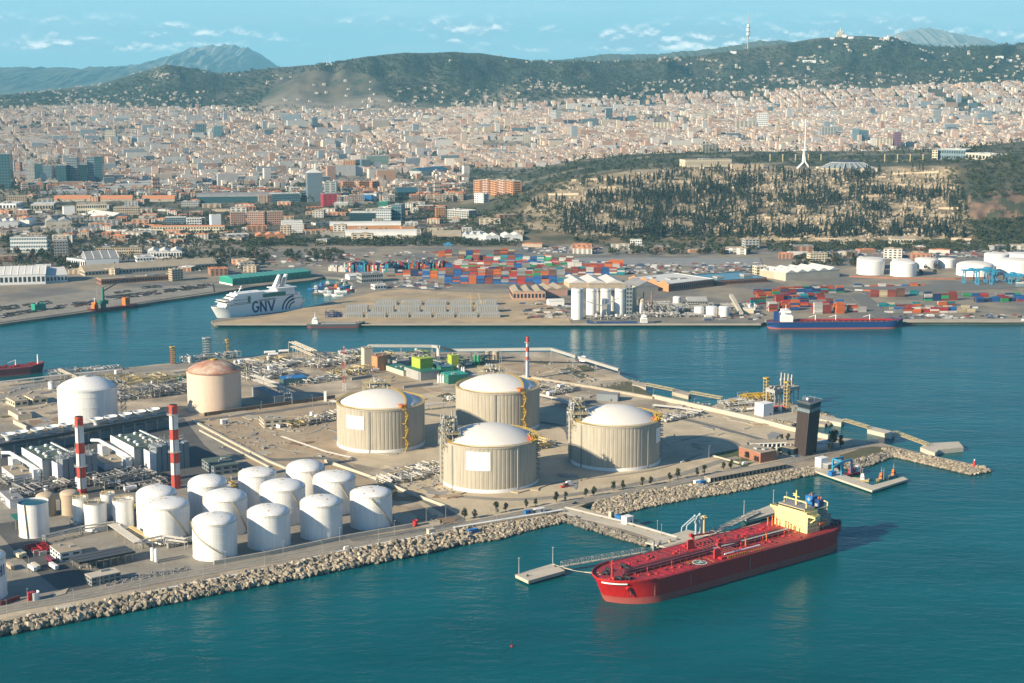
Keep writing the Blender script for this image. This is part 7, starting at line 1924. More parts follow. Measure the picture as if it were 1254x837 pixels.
# ---- concrete caissons of the yard on the pier
def caisson(p,w,d,h_,rz,label,n=9,closed=True):
    T=thing('concrete_caisson',label,'caisson',p,rz,'concrete caissons laid out on the pier');mb=MB();mb.box((0,d/2,0),(w,d,h_));obj('body',mb,'sheet_grey',T)
    mb=MB()
    for i in range(n): mb.box((-w/2+w*(i+.5)/n,-.25,.4),(w/n*.35,.5,h_-.8))
    obj('rib',mb,'grey_concrete',T,kind='stuff');mb=MB();mb.hexa([(-w/2-4,0,0),(-w/2-.1,0,0),(-w/2-.1,d*.8,0),(-w/2-4,d*.8,0)],[(-w/2-1.2,0,h_*.96),(-w/2-.1,0,h_*.96),(-w/2-.1,d*.8,h_*.96),(-w/2-1.2,d*.8,h_*.96)]);obj('end_buttress',mb,'grey_concrete',T)
for r,(y,x0,x1,n,h_,nm) in enumerate(((389.8,418,614,7,7,'front'),(383.5,420,612,6,10,'middle'),(374.5,457,610,5,7,'back'))):
    for i in range(n):
        w=(x1-x0)/n;p=P(x0+w*(i+.55),y);caisson(p,w*mpp(p)*.82,13,h_,.01,f'{nth(i)} pale concrete caisson from the left in the {nm} row')
for i,(x,y,m) in enumerate(((498,383,'yellow'),(590,378,'pale_yellow'),(580,383,'yellow'))):
    p=P(x,y);T=thing('mobile_crane',['yellow lattice crane among the left caissons','pale crane at the right end of the caissons','yellow crane in the right middle row of caissons'][i],'crane',p,0,'cranes among the caissons');mb=MB();mb.box((0,0,0),(8,4,3));obj('carrier',mb,m,T);mb=MB();mb.bar((0,0,3),(-5,0,18+4*i),.9);mb.bar((0,0,3),(6,0,12),.6);obj('jib',mb,m,T)
pipe_cluster('pump_skid','dark blue plunger frames at the left end of the front caissons','process plant',P(409,389),(22,12,12),30,0,('logo_blue','logo_blue','dark_steel'),500)
sheet('pier_sand',[(262,395),(330,387),(404,370),(470,356),(560,352),(640,362),(690,380),(700,396),(262,396.5)],'pier_sand')
sheet('pier_road',[(470,352),(540,351),(700,358),(700,364),(540,357)],'yard')
sheet('quay_edge',[(262,396.2),(930,396.2),(932,397.8),(262,397.8)],'quay_concrete')
sheet('quay_edge',[(936,391.5),(1260,390.5),(1260,394.2),(936,394.2)],'quay_concrete')
sheet('car_quay',[(0,395),(108,380),(175,370),(262,357),(260,347),(110,356),(0,372)],'old_asphalt')
sheet('asphalt_yard',[(1030,352),(1254,345),(1254,352),(1060,360)],'asphalt')
sheet('asphalt_yard',[(630,316),(930,316),(935,326),(640,322)],'grey_concrete')
sheet('lane',[(1040,362),(1062,362),(1094,390),(1072,390)],'asphalt')

# ---- ships of the far quay
def coaster(label,bowpx,sternpx,B,D,mats,house,hpos,hl,hw,hh,boot=1.5,sheer=2.0,masts=(),hmat='white',name='cargo_ship',deckbox=None):
    a,b=P(*bowpx,0),P(*sternpx,0);d=b-a;L=d.length;rz=math.atan2(d.y,d.x);T=thing(name,label,'ship',a,rz)
    hull_parts(T,L,B,D,mats,boot=boot,bow_len=.14,stern_len=.1,bow_rake=3,transom=.7,bul=1.0,sheer=sheer)
    mb=MB();mb.box((hpos*L,0,D),(hl,hw,hh*.55));mb.box((hpos*L,0,D+hh*.55),(hl*.8,hw*.85,hh*.25));mb.box((hpos*L,0,D+hh*.8),(hl*.6,hw*1.15,hh*.2));obj('deckhouse',mb,hmat,T)
    mb=MB()
    for k in range(3):
        for i in range(6): mb.box((hpos*L+hl/2*(-1+2*(i+.5)/6),-hw/2-.05,D+hh*(.1+.17*k)),(.8,.2,.8))
    obj('windows',mb,'window_dark',T,kind='stuff')
    mb=MB();mb.cyl((hpos*L,0,D+hh),.5,7,8,r1=.25);mb.bar((hpos*L,-2,D+hh+5),(hpos*L,2,D+hh+5),.4);obj('radar_mast',mb,'white',T)
    for x in masts: mb=MB();mb.cyl((x*L,0,D),.6,8,8);mb.bar((x*L,0,D+7.5),(x*L+9,0,D+5),.6);obj('deck_crane',mb,hmat,T)
    if deckbox: mb=MB();mb.box((deckbox[0]*L,0,D-.1),(deckbox[1]*L,B*.6,deckbox[2]));obj('hatch_coaming',mb,deckbox[3],T)
    return T,L
T,L=coaster('dark blue tanker with white deckhouse at the left, by the right yard',(1106,400.5),(940,401.5),26,9,('ship_blue','boot_red','dark_red'),'white',.87,16,20,15,masts=(.5,.25,.65))
mb=MB()
for i in range(4): mb.tube([(.08*L,-6+3*i,10.2),(.78*L,-6+3*i,10.2)],.5,8)
obj('cargo_pipe',mb,'deck_red',T);mb=MB();mb.box((.94*L,0,9),(6,6,13));obj('funnel',mb,'logo_blue',T);mb=MB();mb.tube([(.86*L,-11,13),(.82*L,-11,13)],1.6,10);obj('lifeboat',mb,'orange',T)
mb=MB()
for i in range(18): x=(.06+.04*i)*L;mb.bar((x,12.4,9),(x,12.4,11),.3);mb.bar((x,-12.4,9),(x,-12.4,10.6),.3)
obj('deck_rail',mb,'sheet_grey',T,kind='stuff')
coaster('low blue coaster with white wheelhouse aft below the grain silos',(718,399.5),(800,399),13,4.5,('ship_blue','logo_blue','grey_concrete'),'white',.86,9,10,10,deckbox=(.45,.6,1.2,'ship_blue'))
coaster('black dredger barge with small white deckhouse at the sandy pier',(447,400.5),(376,401),14,5,('dark_steel','dark_red','plant_metal'),'white',.86,8,9,8,deckbox=(.45,.6,1.4,'plant_metal'))
T,L=coaster('dark red crane pontoon moored at the car quay',(108,383.5),(166,375.5),18,4,('dark_red','dark_red','dark_red'),'orange',.14,7,8,10,hmat='orange')
mb=MB();mb.box((.8*L,0,4),(8,8,11));obj('aft_house',mb,'orange',T);mb=MB();mb.cyl((.32*L,0,4),4,8,12);mb.cyl((.32*L,0,12),2.6,22,10,r1=1.6);mb.box((.32*L,0,10),(12,8,5));obj('crane_tower',mb,'green_dark',T);mb=MB();mb.bar((.32*L,0,28),(.75*L,-6,44),1.4);mb.bar((.32*L,0,33),(.75*L,-6,44),.4);obj('crane_jib',mb,'dark_steel',T);mb=MB();mb.cyl((.2*L,0,4),.6,30,8,r1=.3);obj('mast',mb,'sheet_grey',T)
T,L=coaster('dark red ship entering the picture at the far left by the back quay',(55,454.5),(-110,470),22,8,('dark_red','boot_red','dark_red'),'white',.85,12,18,12,masts=(.22,.4))
mb=MB();mb.cyl((.05*L,0,8),1.1,12,10,r1=.7);obj('foremast',mb,'white',T);mb=MB();rnd=random.Random(9)
for i in range(60): x=rnd.uniform(.06,.75)*L;mb.box((x,rnd.uniform(-8,8),7.9),(rnd.uniform(1,5),rnd.uniform(.6,2),rnd.uniform(.6,2.6)))
obj('deck_gear',mb,'red',T,kind='stuff')
boat('small grey launch at the right end of the far quay',1251,396.5,14,5,2,0.0,'white','white',None,name='boat')

# ---- the white ferry
a,b=P(263.5,391.3,0),P(370.6,378.3,0);d=b-a;FL=d.length;rz=math.atan2(d.y,d.x)
nrm=Vector((-d.y,d.x,0)).normalized();org=a+nrm*4-d.normalized()*3
T=thing('ferry','large white ferry with blue lettering lying at the sandy pier','ship',(org.x,org.y,0),rz);FB,FD=24,15
fh=hull_parts(T,FL+3,FB,FD,('white','logo_blue','green_roof'),boot=.8,bow_len=.2,stern_len=.1,bow_rake=9,transom=.9,bul=1.2,sheer=1.0)
for k,(x0,x1,z0,z1,w) in enumerate(((.10,.98,15,21,23.4),(.14,.96,21,26,23),(.19,.90,26,30.5,22),(.24,.55,30.5,32.5,20),(.70,.90,30.5,34.5,20))):
    mb=MB();xa,xb=x0*FL,x1*FL;s=4.5 if k < 3 else 1.5;q=lambda z,o: [(xa+o,-w/2+o*.0,z),(xb,-w/2,z),(xb,w/2,z),(xa+o,w/2,z)]
    mb.hexa(q(z0,0),q(z1,s));obj(['lower_deckhouse','middle_deckhouse','upper_deckhouse','sun_deck','funnel_base'][k],mb,'white',T)
mb=MB();mb.box((.13*FL,0,21.1),(9,30,.6));mb.box((.13*FL,0,24),(8,26,.6));obj('bridge_wing',mb,'white',T)
mb=MB()
for z,x0,n in ((22.2,.112,9),(25,.15,9),(28,.195,9)):
    for i in range(n): mb.box((x0*FL+.9*(z-22.2)*.1,-10+20*(i+.5)/n,z),(1.6,1.7,1.3))
for z,x0,x1,n in ((17.5,.16,.40,12),(19.5,.2,.38,10),(23.3,.2,.4,8),(17.5,.86,.97,6),(23.3,.7,.94,12)):
    for i in range(n): mb.box((lerp(x0,x1,(i+.5)/n)*FL,-FB/2+(.25 if z < 21 else .5),z),((x1-x0)*FL/n*.6,.3,1.1))
obj('windows',mb,'window_dark',T,kind='stuff')
mb=MB();mb.box((.66*FL,-FB/2+.5,24),(.26*FL,.9,5.2));obj('promenade_recess',mb,'green_dark',T);mb=MB();mb.box((.372*FL,-FB/2+.3,19),(4,.9,9));obj('side_door',mb,'green_dark',T)
mb=MB()
for i in range(4): x=(.50+.05*i)*FL;mb.tube([(x-3,-FB/2+.2,20.6),(x+3,-FB/2+.2,20.6)],1.1,8)
obj('lifeboat',mb,'sheet_grey',T)
for i,x in enumerate((.74,.82)):
    mb=MB();mb.hexa([((x-.02)*FL+q,y,34.5) for q,y in ((-3,-4),(3,-4),(3,4),(-3,4))],[((x+.035)*FL+q,y,52) for q,y in ((-1.4,-2.6),(1.4,-2.6),(1.4,2.6),(-1.4,2.6))]);obj('funnel',mb,'white',T)
mb=MB();mb.bar((.78*FL,-3,35),(.81*FL,-3,48),3,5);obj('funnel_screen',mb,'sheet_grey',T)
mb=MB();mb.box((.80*FL,0,33.6),(.24*FL,24,1.2));obj('funnel_platform',mb,'white',T)
mb=MB();mb.tube([(.30*FL,0,32),(.34*FL,0,42)],.7,8);mb.box((.33*FL,0,38),(3,6,.5));mb.ball((.27*FL,0,34),1.6,10);mb.ball((.24*FL,3,32.5),1.2,10);obj('radar_mast',mb,'white',T)
# lettering on the side: G N V and the wave arcs, plates standing a hand proud of the hull
yS=-(FB/2+.12)
def seg(m,p0,p1,w):
    dx,dz=p1[0]-p0[0],p1[1]-p0[1];l=math.hypot(dx,dz);nx,nz=-dz/l*w/2,dx/l*w/2;ex,ez=dx/l*w*.15,dz/l*w*.15
    q=[(p0[0]-nx-ex,p0[1]-nz-ez),(p1[0]-nx+ex,p1[1]-nz+ez),(p1[0]+nx+ex,p1[1]+nz+ez),(p0[0]+nx-ex,p0[1]+nz-ez)]
    m.add([(x,yS,z) for x,z in q]+[(x,yS+.5,z) for x,z in q],[(0,1,2,3),(7,6,5,4),(0,4,5,1),(1,5,6,2),(2,6,7,3),(3,7,4,0)])
def letters(pts,w):
    m=MB()
    for p0,p1 in zip(pts[:-1],pts[1:]): seg(m,p0,p1,w)
    return m
x0=.405*FL;w_=13.5;zb,zt_=4.0,20.5
obj('letter',letters([(x0+5.5+5*math.cos(t),12.2+7.0*math.sin(t)) for t in np.linspace(R(50),R(330),14)]+[(x0+10.2,11.5),(x0+6.5,11.5)],2.8),'logo_blue',T)
x1=x0+w_;obj('letter',letters([(x1,zb+.5),(x1,zt_-2),(x1+8.5,zb+.5),(x1+8.5,zt_-2)],2.8),'logo_blue',T)
x2=x1+w_;obj('letter',letters([(x2-1,zt_-2),(x2+4.2,zb+.5),(x2+9.4,zt_-2)],2.9),'logo_blue',T)
for rr in (19,14,9.5):
    cx,cz=.90*FL,4;pts=[(cx-rr*1.15*math.cos(t),cz+rr*.95*math.sin(t)) for t in np.linspace(R(0),R(82),12)];obj('wave_arc',letters(pts,2.6 if rr > 10 else 2.0),'logo_blue',T)
# fishing boats in the inner basin
rnd=random.Random(12)
BP=[(385,355.5),(392,352),(398,358),(404,350),(410,354),(417,358),(424,352),(419,347),(390,361),(406,362),(430,356),(413,363)]
for i,(x,y) in enumerate(BP):
    boat(['blue hulled fishing boat at the left of the inner basin','small blue trawler behind the first boat','white boat in the middle of the inner basin','dark fishing boat near the basin wall','orange decked trawler in the middle row','white trawler at the right of the basin','blue boat near the right basin wall','grey boat at the back of the basin','dark boat by the ferry stern','white boat by the near basin edge','red boat at the right corner of the basin','little white boat at the near right edge'][i],x,y,rnd.uniform(17,27),6.5,2.6,rnd.uniform(-.4,.6),['blue','ship_blue','white','dark_steel','dark_red','white','blue','plant_metal','dark_steel','white','red','white'][i],['white','blue','white','white','orange','white','cream','white','sheet_grey','white','white','white'][i],'fishing boats in the inner basin',rnd.choice([.35,.6]))

# ---- blue yard cranes of the right terminal
def rtg(label,px,yb,yt,w_m,group='blue yard cranes'):
    p=P(px,yb);hh=zat(p,yt)-3;T=thing('yard_crane',label,'gantry crane',p,.1,group);mb=MB()
    for x in (-w_m/2,w_m/2):
        for y in (-5,5): mb.box((x,y,0),(1.5,1.5,hh))
    obj('leg',mb,'crane_blue',T,kind='stuff');mb=MB();mb.box((0,-5,hh),(w_m+8,2,2));mb.box((0,5,hh),(w_m+8,2,2))
    for x in (-w_m/2,w_m/2): mb.box((x,0,1),(1.8,14,1.4));mb.box((x,0,hh-3),(1.2,9,1.2))
    obj('girder',mb,'crane_blue',T,kind='stuff');mb=MB();mb.box((w_m*.15,0,hh+2),(6,12,2.4));obj('trolley',mb,'crane_blue',T)
for i,(x,yb,yt,w_) in enumerate(((1187,347,332,18),(1205,349,331,22),(1213,346,333,16),(1246,348,339,24),(1238,345,337,20))):
    rtg(['left bright blue yard crane before the wide white tank','tallest bright blue yard crane in the middle','right bright blue yard crane of the group','low blue crane near the right edge','blue crane frame left of the right edge'][i],x,yb,yt,w_)
rtg('white straddle crane beside the tall blue stack of the middle yard',548.5,312.5,300,8,None)
bld('teal bus like cabin block near the right edge',S,1246,352,1262,352,347.5,10,'glass_pale','white_roof','flat')
# ================================================================== CONTAINERS
CC={'red': (.42,.035,.03),'rust red': (.27,.055,.04),'orange': (.58,.14,.03),'blue': (.02,.12,.36),'navy': (.02,.05,.16),'teal': (.02,.28,.33),'green': (.04,.32,.12),'white': (.62,.60,.56),'grey': (.28,.29,.29),'cream': (.55,.46,.30),'brown': (.17,.08,.055)}
CL,CW,CH=12.2,2.45,2.6
def container_mb():
    mb=MB();mb.box((0,0,0),(CL,CW,CH))
    for s in (-1,1):
        for i in range(10): mb.box((-CL/2+CL*(i+.5)/10,s*(CW/2+.03),.25),(CL/20,.07,CH-.5))
    for x in (-CL/2,CL/2):
        for y in (-.6,.6): mb.box((x,y,.2),(.09,.12,CH-.4))
    return mb
cmb=container_mb();cont_mesh=cmb.mesh('container','obj_colour');cverts=np.array(cmb.v);cfaces=cmb.f
YARDS=[  # name, left foot px, right foot px, tiers, depth, palette, fill, end-on
    ('front row, middle yard',(544,347.5),(694,348.5),4,3,['blue','blue','blue','rust red','navy','orange','teal','grey','red'],.85,0),
    ('second row, middle yard',(517,341.5),(700,342),5,3,['orange','green','rust red','red','brown','blue','grey','white'],.8,0),
    ('third row, middle yard',(474,339),(690,336),4,3,['red','rust red','brown','orange','white','navy','grey'],.75,0),
    ('white reefer block, middle yard',(402,332),(421,333.5),3,2,['white'],.95,1),
    ('left block, middle yard',(421,333.5),(476,335.5),5,3,['teal','white','rust red','navy','orange','teal','blue','red'],.8,1),
    ('central block, middle yard',(470,331),(545,331.5),4,3,['navy','red','orange','blue','rust red','teal','white','brown'],.8,1),
    ('white topped row, middle yard',(538,328.5),(760,331),4,3,['red','white','white','rust red','white','orange','grey'],.85,0),
    ('rear row, middle yard',(560,321),(700,323),4,3,['rust red','red','blue','teal','white','brown','green'],.7,0),
    ('hindmost stacks, middle yard',(519,315),(628,313),4,2,['blue','orange','red','cream','red','brown','navy'],.45,0),
    ('right end row, middle yard',(670,337),(762,337),4,3,['rust red','white','blue','red','grey','teal'],.85,0),
    ('single line behind middle yard',(640,314),(720,313),1,1,['white','red','grey','orange'],.8,0),
    ('fourth row, middle yard',(545,334.5),(692,334),5,3,['red','blue','white','rust red','green','orange','grey'],.85,0),
    ('fifth row, middle yard',(600,325.5),(762,326),3,2,['white','red','rust red','blue','orange','teal'],.8,0),
    ('long inland row, right yard',(926,362),(1030,359),4,4,['blue','navy','red','rust red','green','orange','teal','white'],.85,0),
    ('middle long row, right yard',(958,377),(1036,376),4,3,['rust red','blue','orange','navy','grey','red'],.8,0),
    ('low far row, right yard',(1046,352),(1130,351),2,2,['orange','blue','teal','white','red'],.7,0),
    ('quay side stacks, right yard',(957,381),(979,380.5),4,3,['red','orange','blue','rust red'],.9,0),
    ('stacks by the lane, right yard',(1040,383),(1062,382.5),4,3,['orange','navy','rust red','white'],.85,0),
    ('inland stacks, right yard',(950,370),(1012,368),4,3,['red','green','orange','navy','rust red','teal'],.85,0),
    ('small row, right yard',(1104,362),(1134,362),3,2,['white','blue','teal','grey'],.8,0),
    ('third row, right yard',(1090,379.5),(1200,378.5),2,2,['cream','white','blue','red'],.75,0),
    ('upper right rows',(1180,364),(1254,363),2,2,['navy','red','grey','blue','green'],.7,0),
    ('stack behind the tanker stern',(942,382),(956,381.5),5,3,['rust red','orange','rust red','white'],.95,0),
    ('blue stack behind the tanker',(979,374),(993,373.5),5,3,['navy','blue','blue'],.95,0),
    ('left rust red tower stack',(997,385),(1014,384.5),6,3,['rust red','white','rust red','red'],.95,0),
    ('right rust red tower stack',(1024,384.5),(1039,384),6,3,['rust red','brown','orange','grey'],.95,0),
    ('low left stacks, right yard',(930,366),(975,364),3,3,['blue','red','green','grey','orange','navy'],.7,0),
    ('back rows, right yard',(945,360),(1016,357),3,3,['blue','white','rust red','teal','navy','blue','green','orange'],.75,0),
    ('teal stack, right yard',(919,374),(935,373),4,3,['teal','blue','red','green'],.9,0),
    ('short row right of the lane',(1046,357),(1066,358),1,2,['orange','grey','white'],.8,0),
    ('red and cream row, right yard',(1066,364),(1104,364),5,2,['rust red','cream','rust red','brown'],.9,0),
    ('tall banded row, right yard',(1132,369),(1177,368),5,2,['orange','white','rust red','navy','cream','green'],.85,0),
    ('low front row, right yard',(1084,384),(1196,383),3,2,['white','cream','blue','cream','red','white','grey','orange'],.75,0),
    ('low second row, right yard',(1076,376),(1170,374),2,2,['cream','teal','white','rust red','orange','white'],.75,0),
    ('far right block, right yard',(1196,371),(1262,369),3,3,['blue','navy','red','green','navy','brown','blue'],.75,0),
    ('orange stacks far left',(-6,288),(116,288.5),2,2,['orange','red','teal','orange','white','brown'],.7,0),
]
boxes=[]
rnd=random.Random(31)
for yard,l,r,tiers,dp,pal,fill,endon in YARDS:
    a,b=(xy(P(*l)),xy(P(*r))) if l[1] > 312 else (xy(G1(*l)),xy(G1(*r)));d=b-a;L=d.length;u=d.normalized();v=Vector((-u.y,u.x));rz=math.atan2(u.y,u.x)
    step=(CW+.5) if endon else (CL+.7);dstep=(CL+.8) if endon else (CW+.35);n=max(1,int(round(L/step)))
    gz=3.05 if a.y < 2900 else TH(a.x,a.y)
    prevc=None
    for k in range(dp):
        for i in range(n):
            if endon and i % 7 == 6: continue
            h_=0
            if rnd.random() < fill+.08: h_=tiers-(rnd.random() < .45)-(rnd.random() < .3)
            h_=max(0,h_);h_ += ('middle yard' in yard and tiers > 2 and h_ > 0);base_c=pal[rnd.randrange(len(pal))]
            for j in range(h_):
                c=a+u*(step*(i+.5))+v*(dstep*(k+.5)+(k // 2)*3);col=base_c if rnd.random() < .72 else rnd.choice(pal)
                boxes.append((k+(j < h_-1)*.2+c.y/1500,yard,i,j,k,col,(c.x,c.y,gz+j*CH),rz+(math.pi/2 if endon else 0)+rnd.uniform(-.01,.01),n,h_))
boxes.sort(key=lambda q: q[0])
mv,mf,mc=[],[],[]
for q,(_,yard,i,j,k,col,c,rz,n,h_) in enumerate(boxes):
    cc=np.array(CC[col])*rnd.uniform(.55,.95)
    if q < 300:
        o=link('shipping_container',cont_mesh);o.location=c;o.rotation_euler=(0,0,rz);o.color=(*cc,1)
        tier=['ground','second','third','fourth','fifth','top'][j]
        depth_w='' if k == 0 else ' one deep' if k == 1 else ' two deep'
        tag(o,f'{col} container, {tier} tier{depth_w}, {nth(i)} from left in {yard}','container','stacked shipping containers')
    else:
        ca,sa=math.cos(rz),math.sin(rz);o_=len(mv)
        base=np.array([(-CL/2,-CW/2),(CL/2,-CW/2),(CL/2,CW/2),(-CL/2,CW/2)])
        for z in (0,CH):
            for x,y in base: mv.append((c[0]+x*ca-y*sa,c[1]+x*sa+y*ca,c[2]+z))
        for f in ((0,1,5,4),(1,2,6,5),(2,3,7,6),(3,0,4,7),(4,5,6,7)): mf.append([t+o_ for t in f]);mc.append(cc)
o=link('container_stacks',np_mesh('container_stacks',mv,mf,'face_colour',mc),kind='stuff');tag(o,'further stacked containers filling the yards behind the front rows','containers')

# ================================================================== PARKED CARS (too many and too small to tell apart)
def car_mass(name,label,polys,seed,dark):
    rg=np.random.default_rng(seed);V,Q,Cc=[],[],[]
    for poly,n,rz in polys:
        xs=[p[0] for p in poly];ys=[p[1] for p in poly];cnt=0
        while cnt < n:
            x,y=rg.uniform(min(xs),max(xs)),rg.uniform(min(ys),max(ys))
            if not in_poly(np.array([x]),np.array([y]),poly)[0]: cnt += .2;continue
            p=P(x,y,3.05) if y > 312 else G1(x,y);cnt += 1;ca,sa=math.cos(rz),math.sin(rz);sz=rg.choice([1,1,1,1.3]) 
            if not dark and rg.random() < .18: sz=2.2
            l,w,h_=4.4*sz,1.9*max(1,sz*.7),1.45*sz ** .8;g=3.0
            gx=round((p.x*ca+p.y*sa)/5.4)*5.4;gy=round((-p.x*sa+p.y*ca)/2.7)*2.7
            x0,y0=gx*ca-gy*sa,gx*sa+gy*ca;o_=len(V)
            for k,z in ((1.0,0),(1.0,.75*h_),(.72,h_)):
                for dx,dy in ((-l/2,-w/2),(l/2,-w/2),(l/2,w/2),(-l/2,w/2)): V.append((x0+(dx*ca-dy*sa)*k,y0+(dx*sa+dy*ca)*k,p.z+z))
            for b_ in (0,4):
                for f in ((0,1,5,4),(1,2,6,5),(2,3,7,6),(3,0,4,7)): Q.append([t+o_+b_ for t in f])
            Q.append([o_+8,o_+9,o_+10,o_+11])
            col=np.array([.025,.027,.03])*rg.uniform(.6,2) if dark and rg.random() < .85 else np.array([(.6,.6,.58),(.05,.05,.05),(.25,.25,.26),(.22,.06,.05),(.05,.08,.15),(.4,.4,.4)][rg.integers(6)])
            Cc += [col]*9
    o=link(name,np_mesh(name,V,Q,'face_colour',Cc),kind='stuff');tag(o,label,'cars')
car_mass('new_car_rows','dense rows of dark new cars parked on the car quay',[([(88,371.5),(120,369),(124,373),(92,377)],150,.5),([(128,364),(190,357),(198,361),(140,368)],420,.45),([(222,352),(255,348.5),(260,352),(228,357)],260,.45),([(0,386),(50,378),(58,381),(0,391)],260,.45),([(175,352),(194,350.5),(195,353),(176,354.5)],90,.45),([(200,356),(220,353),(223,357),(204,360)],120,.45),([(28,374),(60,369),(66,373),(36,378)],120,.45),([(0,376),(20,374),(22,379),(0,382)],90,.45),([(66,380),(72,374),(80,374),(78,379)],50,.45),([(140,359),(158,356),(160,358),(143,361)],60,.45)],3,True)
car_mass('parked_cars','cars, vans and lorries scattered over the yards of the far quay',[([(765,323),(930,323),(938,336),(770,337)],250,.1),([(640,304),(735,302),(735,310),(645,311)],120,.1),([(330,312),(540,308),(545,320),(420,326),(330,328)],150,.1),([(110,296),(240,295),(240,303),(110,304)],130,.1),([(0,258),(130,258),(130,290),(0,290)],260,.3),([(960,309),(1254,306),(1254,315),(960,318)],420,.1),([(500,340),(560,352),(540,356),(470,352)],130,.1),([(640,372),(700,374),(700,392),(640,392)],90,.2),([(1100,386),(1254,386),(1254,390),(1100,391)],60,.1),([(700,300),(1254,297),(1254,303),(700,305)],130,.05),([(860,386),(935,384),(935,392),(860,393)],60,.2),([(500,270),(620,275),(620,288),(510,282)],130,.2),([(230,318),(330,312),(330,322),(240,334)],90,.3)],4,False)

# ================================================================== TREES
def leaf_blob(seed,r,hgt,n,conical):
    rnd=random.Random(seed);V,Q=[],[]
    for i in range(n):
        t=rnd.random() ** (.8 if conical else 1);a=rnd.uniform(0,6.28)
        if conical: rr=r*(1-t) ** .75*min(1,t*6+.35)*rnd.uniform(.55,1.05);z=hgt*(.04+.96*t)
        else: ph=math.acos(rnd.uniform(-.7,1));k=rnd.uniform(.6,1.05)*(1+.3*math.sin(3*a+seed));rr=r*math.sin(ph)*k;z=hgt*(.55+.45*math.cos(ph)*k)
        p=Vector((rr*math.cos(a),rr*math.sin(a),z));s=(.42 if conical else .36)*r*rnd.uniform(.7,1.3)
        d1=Vector((rnd.gauss(0,1),rnd.gauss(0,1),rnd.gauss(0,.7))).normalized();d2=d1.cross(Vector((rnd.gauss(0,1),rnd.gauss(0,1),rnd.gauss(0,1)))).normalized()
        if conical: d1=(d1+Vector((0,0,1.6))).normalized();s *= 1.25
        o=len(V);V += [tuple(p-d1*s),tuple(p+d2*s*.75),tuple(p+d1*s),tuple(p-d2*s*.75)];Q.append((o,o+1,o+2,o+3))
    return np.array(V),np.array(Q)
def far_trees(kind,cat,label_of,pts,scales,r,hgt,conical,leaf,group,seed,mass_label,plain_name,leaf2=None):
    """the 300 nearest as trees with trunk and crown, the rest in one body of foliage"""
    vari=[leaf_blob(seed+k,r,hgt,56 if conical else 64,conical) for k in range(4)]
    light=[leaf_blob(seed+20+k,r,hgt,40 if conical else 30,conical) for k in range(4)]
    cm=[np_mesh('crown',v,q,leaf if (k < 3 or not leaf2) else leaf2) for k,(v,q) in enumerate(vari)]
    t=MB();t.rev((0,0,-1),[(r*.12,0),(r*.05,hgt*.6)],6);tm=t.mesh('trunk','bark')
    order=np.argsort(pts[:,1]);V,Q,off=[],[],0
    for n_,i in enumerate(order):
        p,s=pts[i],scales[i]
        if n_ < 300:
            T=thing(plain_name,label_of(n_,p),cat,tuple(p),(n_*2.4) % 6.28,group);link('crown',cm[n_ % 4],T);link('trunk',tm,T);T.scale=(s,s,s*(1+.2*math.sin(n_)))
        else:
            v,q=light[n_ % 4];a=n_*1.7;ca,sa=math.cos(a),math.sin(a)
            V.append(np.stack([v[:,0]*ca-v[:,1]*sa,v[:,0]*sa+v[:,1]*ca,v[:,2]],1)*s+p);Q.append(q+off);off += len(v)
    if V: o=link(kind,np_mesh(kind,np.concatenate(V),np.concatenate(Q),leaf),kind='stuff');tag(o,mass_label,'trees')
def scatter_px(areas,seed):
    rg=np.random.default_rng(seed);X,Y=[],[]
    for poly,n in areas:
        xs=[p[0] for p in poly];ys=[p[1] for p in poly];x=rg.uniform(min(xs),max(xs),n*3);y=rg.uniform(min(ys),max(ys),n*3);k=in_poly(x,y,poly);X.append(x[k][:n]);Y.append(y[k][:n])
    return np.concatenate(X),np.concatenate(Y)
# cypresses of the cemetery: a dense wood at the left, hedged terraces at the right
cx,cy_=scatter_px([([(690,288),(690,262),(720,246),(800,236),(890,232),(935,240),(930,270),(935,292),(800,293)],1500),([(715,246),(725,236),(800,234),(920,216),(920,236),(800,244)],170),([(735,226),(780,222),(810,225),(750,232)],60),
                      ([(840,222),(940,218),(930,232),(840,236)],70),([(640,250),(690,240),(700,262),(660,262)],60)],5)
g_=fbm(cx/13.0,cy_/5.0,3) > .39;cx,cy_=cx[g_],cy_[g_]
rows=[(940,1080,213,60),(955,1075,218,70),(940,1060,223,40),(960,1110,232,60),(940,1110,240,90),(940,1070,246,80),(945,1070,252,70),(1005,1115,259,40),(1100,1170,242,40),(1105,1172,249,46),(1130,1180,236,20),(940,1010,262,24),(1015,1130,270,44),(940,1080,277,80),(1010,1170,279,90),(1020,1175,284,90),(940,1185,290,110),(940,1000,284,50),(1080,1185,274,50),(900,940,226,24),(870,960,212,40),(780,850,220,30),(800,900,215,24)]
rg=np.random.default_rng(6);
for x0,x1,y,n in rows:
    x=rg.uniform(x0,x1,n);x=x[vnoise(x/9.0,x*0+y) > .33];cx=np.concatenate([cx,x]);cy_=np.concatenate([cy_,y+rg.normal(0,1.5,len(x))+2*np.sin(x/30.0)])
ex,ey=scatter_px([([(930,210),(1130,210),(1182,240),(1186,290),(935,292)],1300),([(700,215),(930,206),(930,240),(720,250)],420)],52);e_=fbm(ex/16.0,ey/5.0,3) > .56;cx=np.concatenate([cx,ex[e_]]);cy_=np.concatenate([cy_,ey[e_]])
cp=ground(cx,cy_);ok=cp[:,1] < 4300;cp=cp[ok]
def ranked(pts,band,text):
    o=np.argsort(pts[:,1])[:300];lab={}
    for b in range(0,300,band):
        for r,i in enumerate(sorted(o[b:b+band],key=lambda i: pts[i][0])): lab[tuple(pts[i])]=text.format(nth(r),nth(b // band))
    return lambda n,p: lab[tuple(p)]
lab_cyp=ranked(cp,60,'slim dark cypress, {} from the left in the {} rank of the wood')
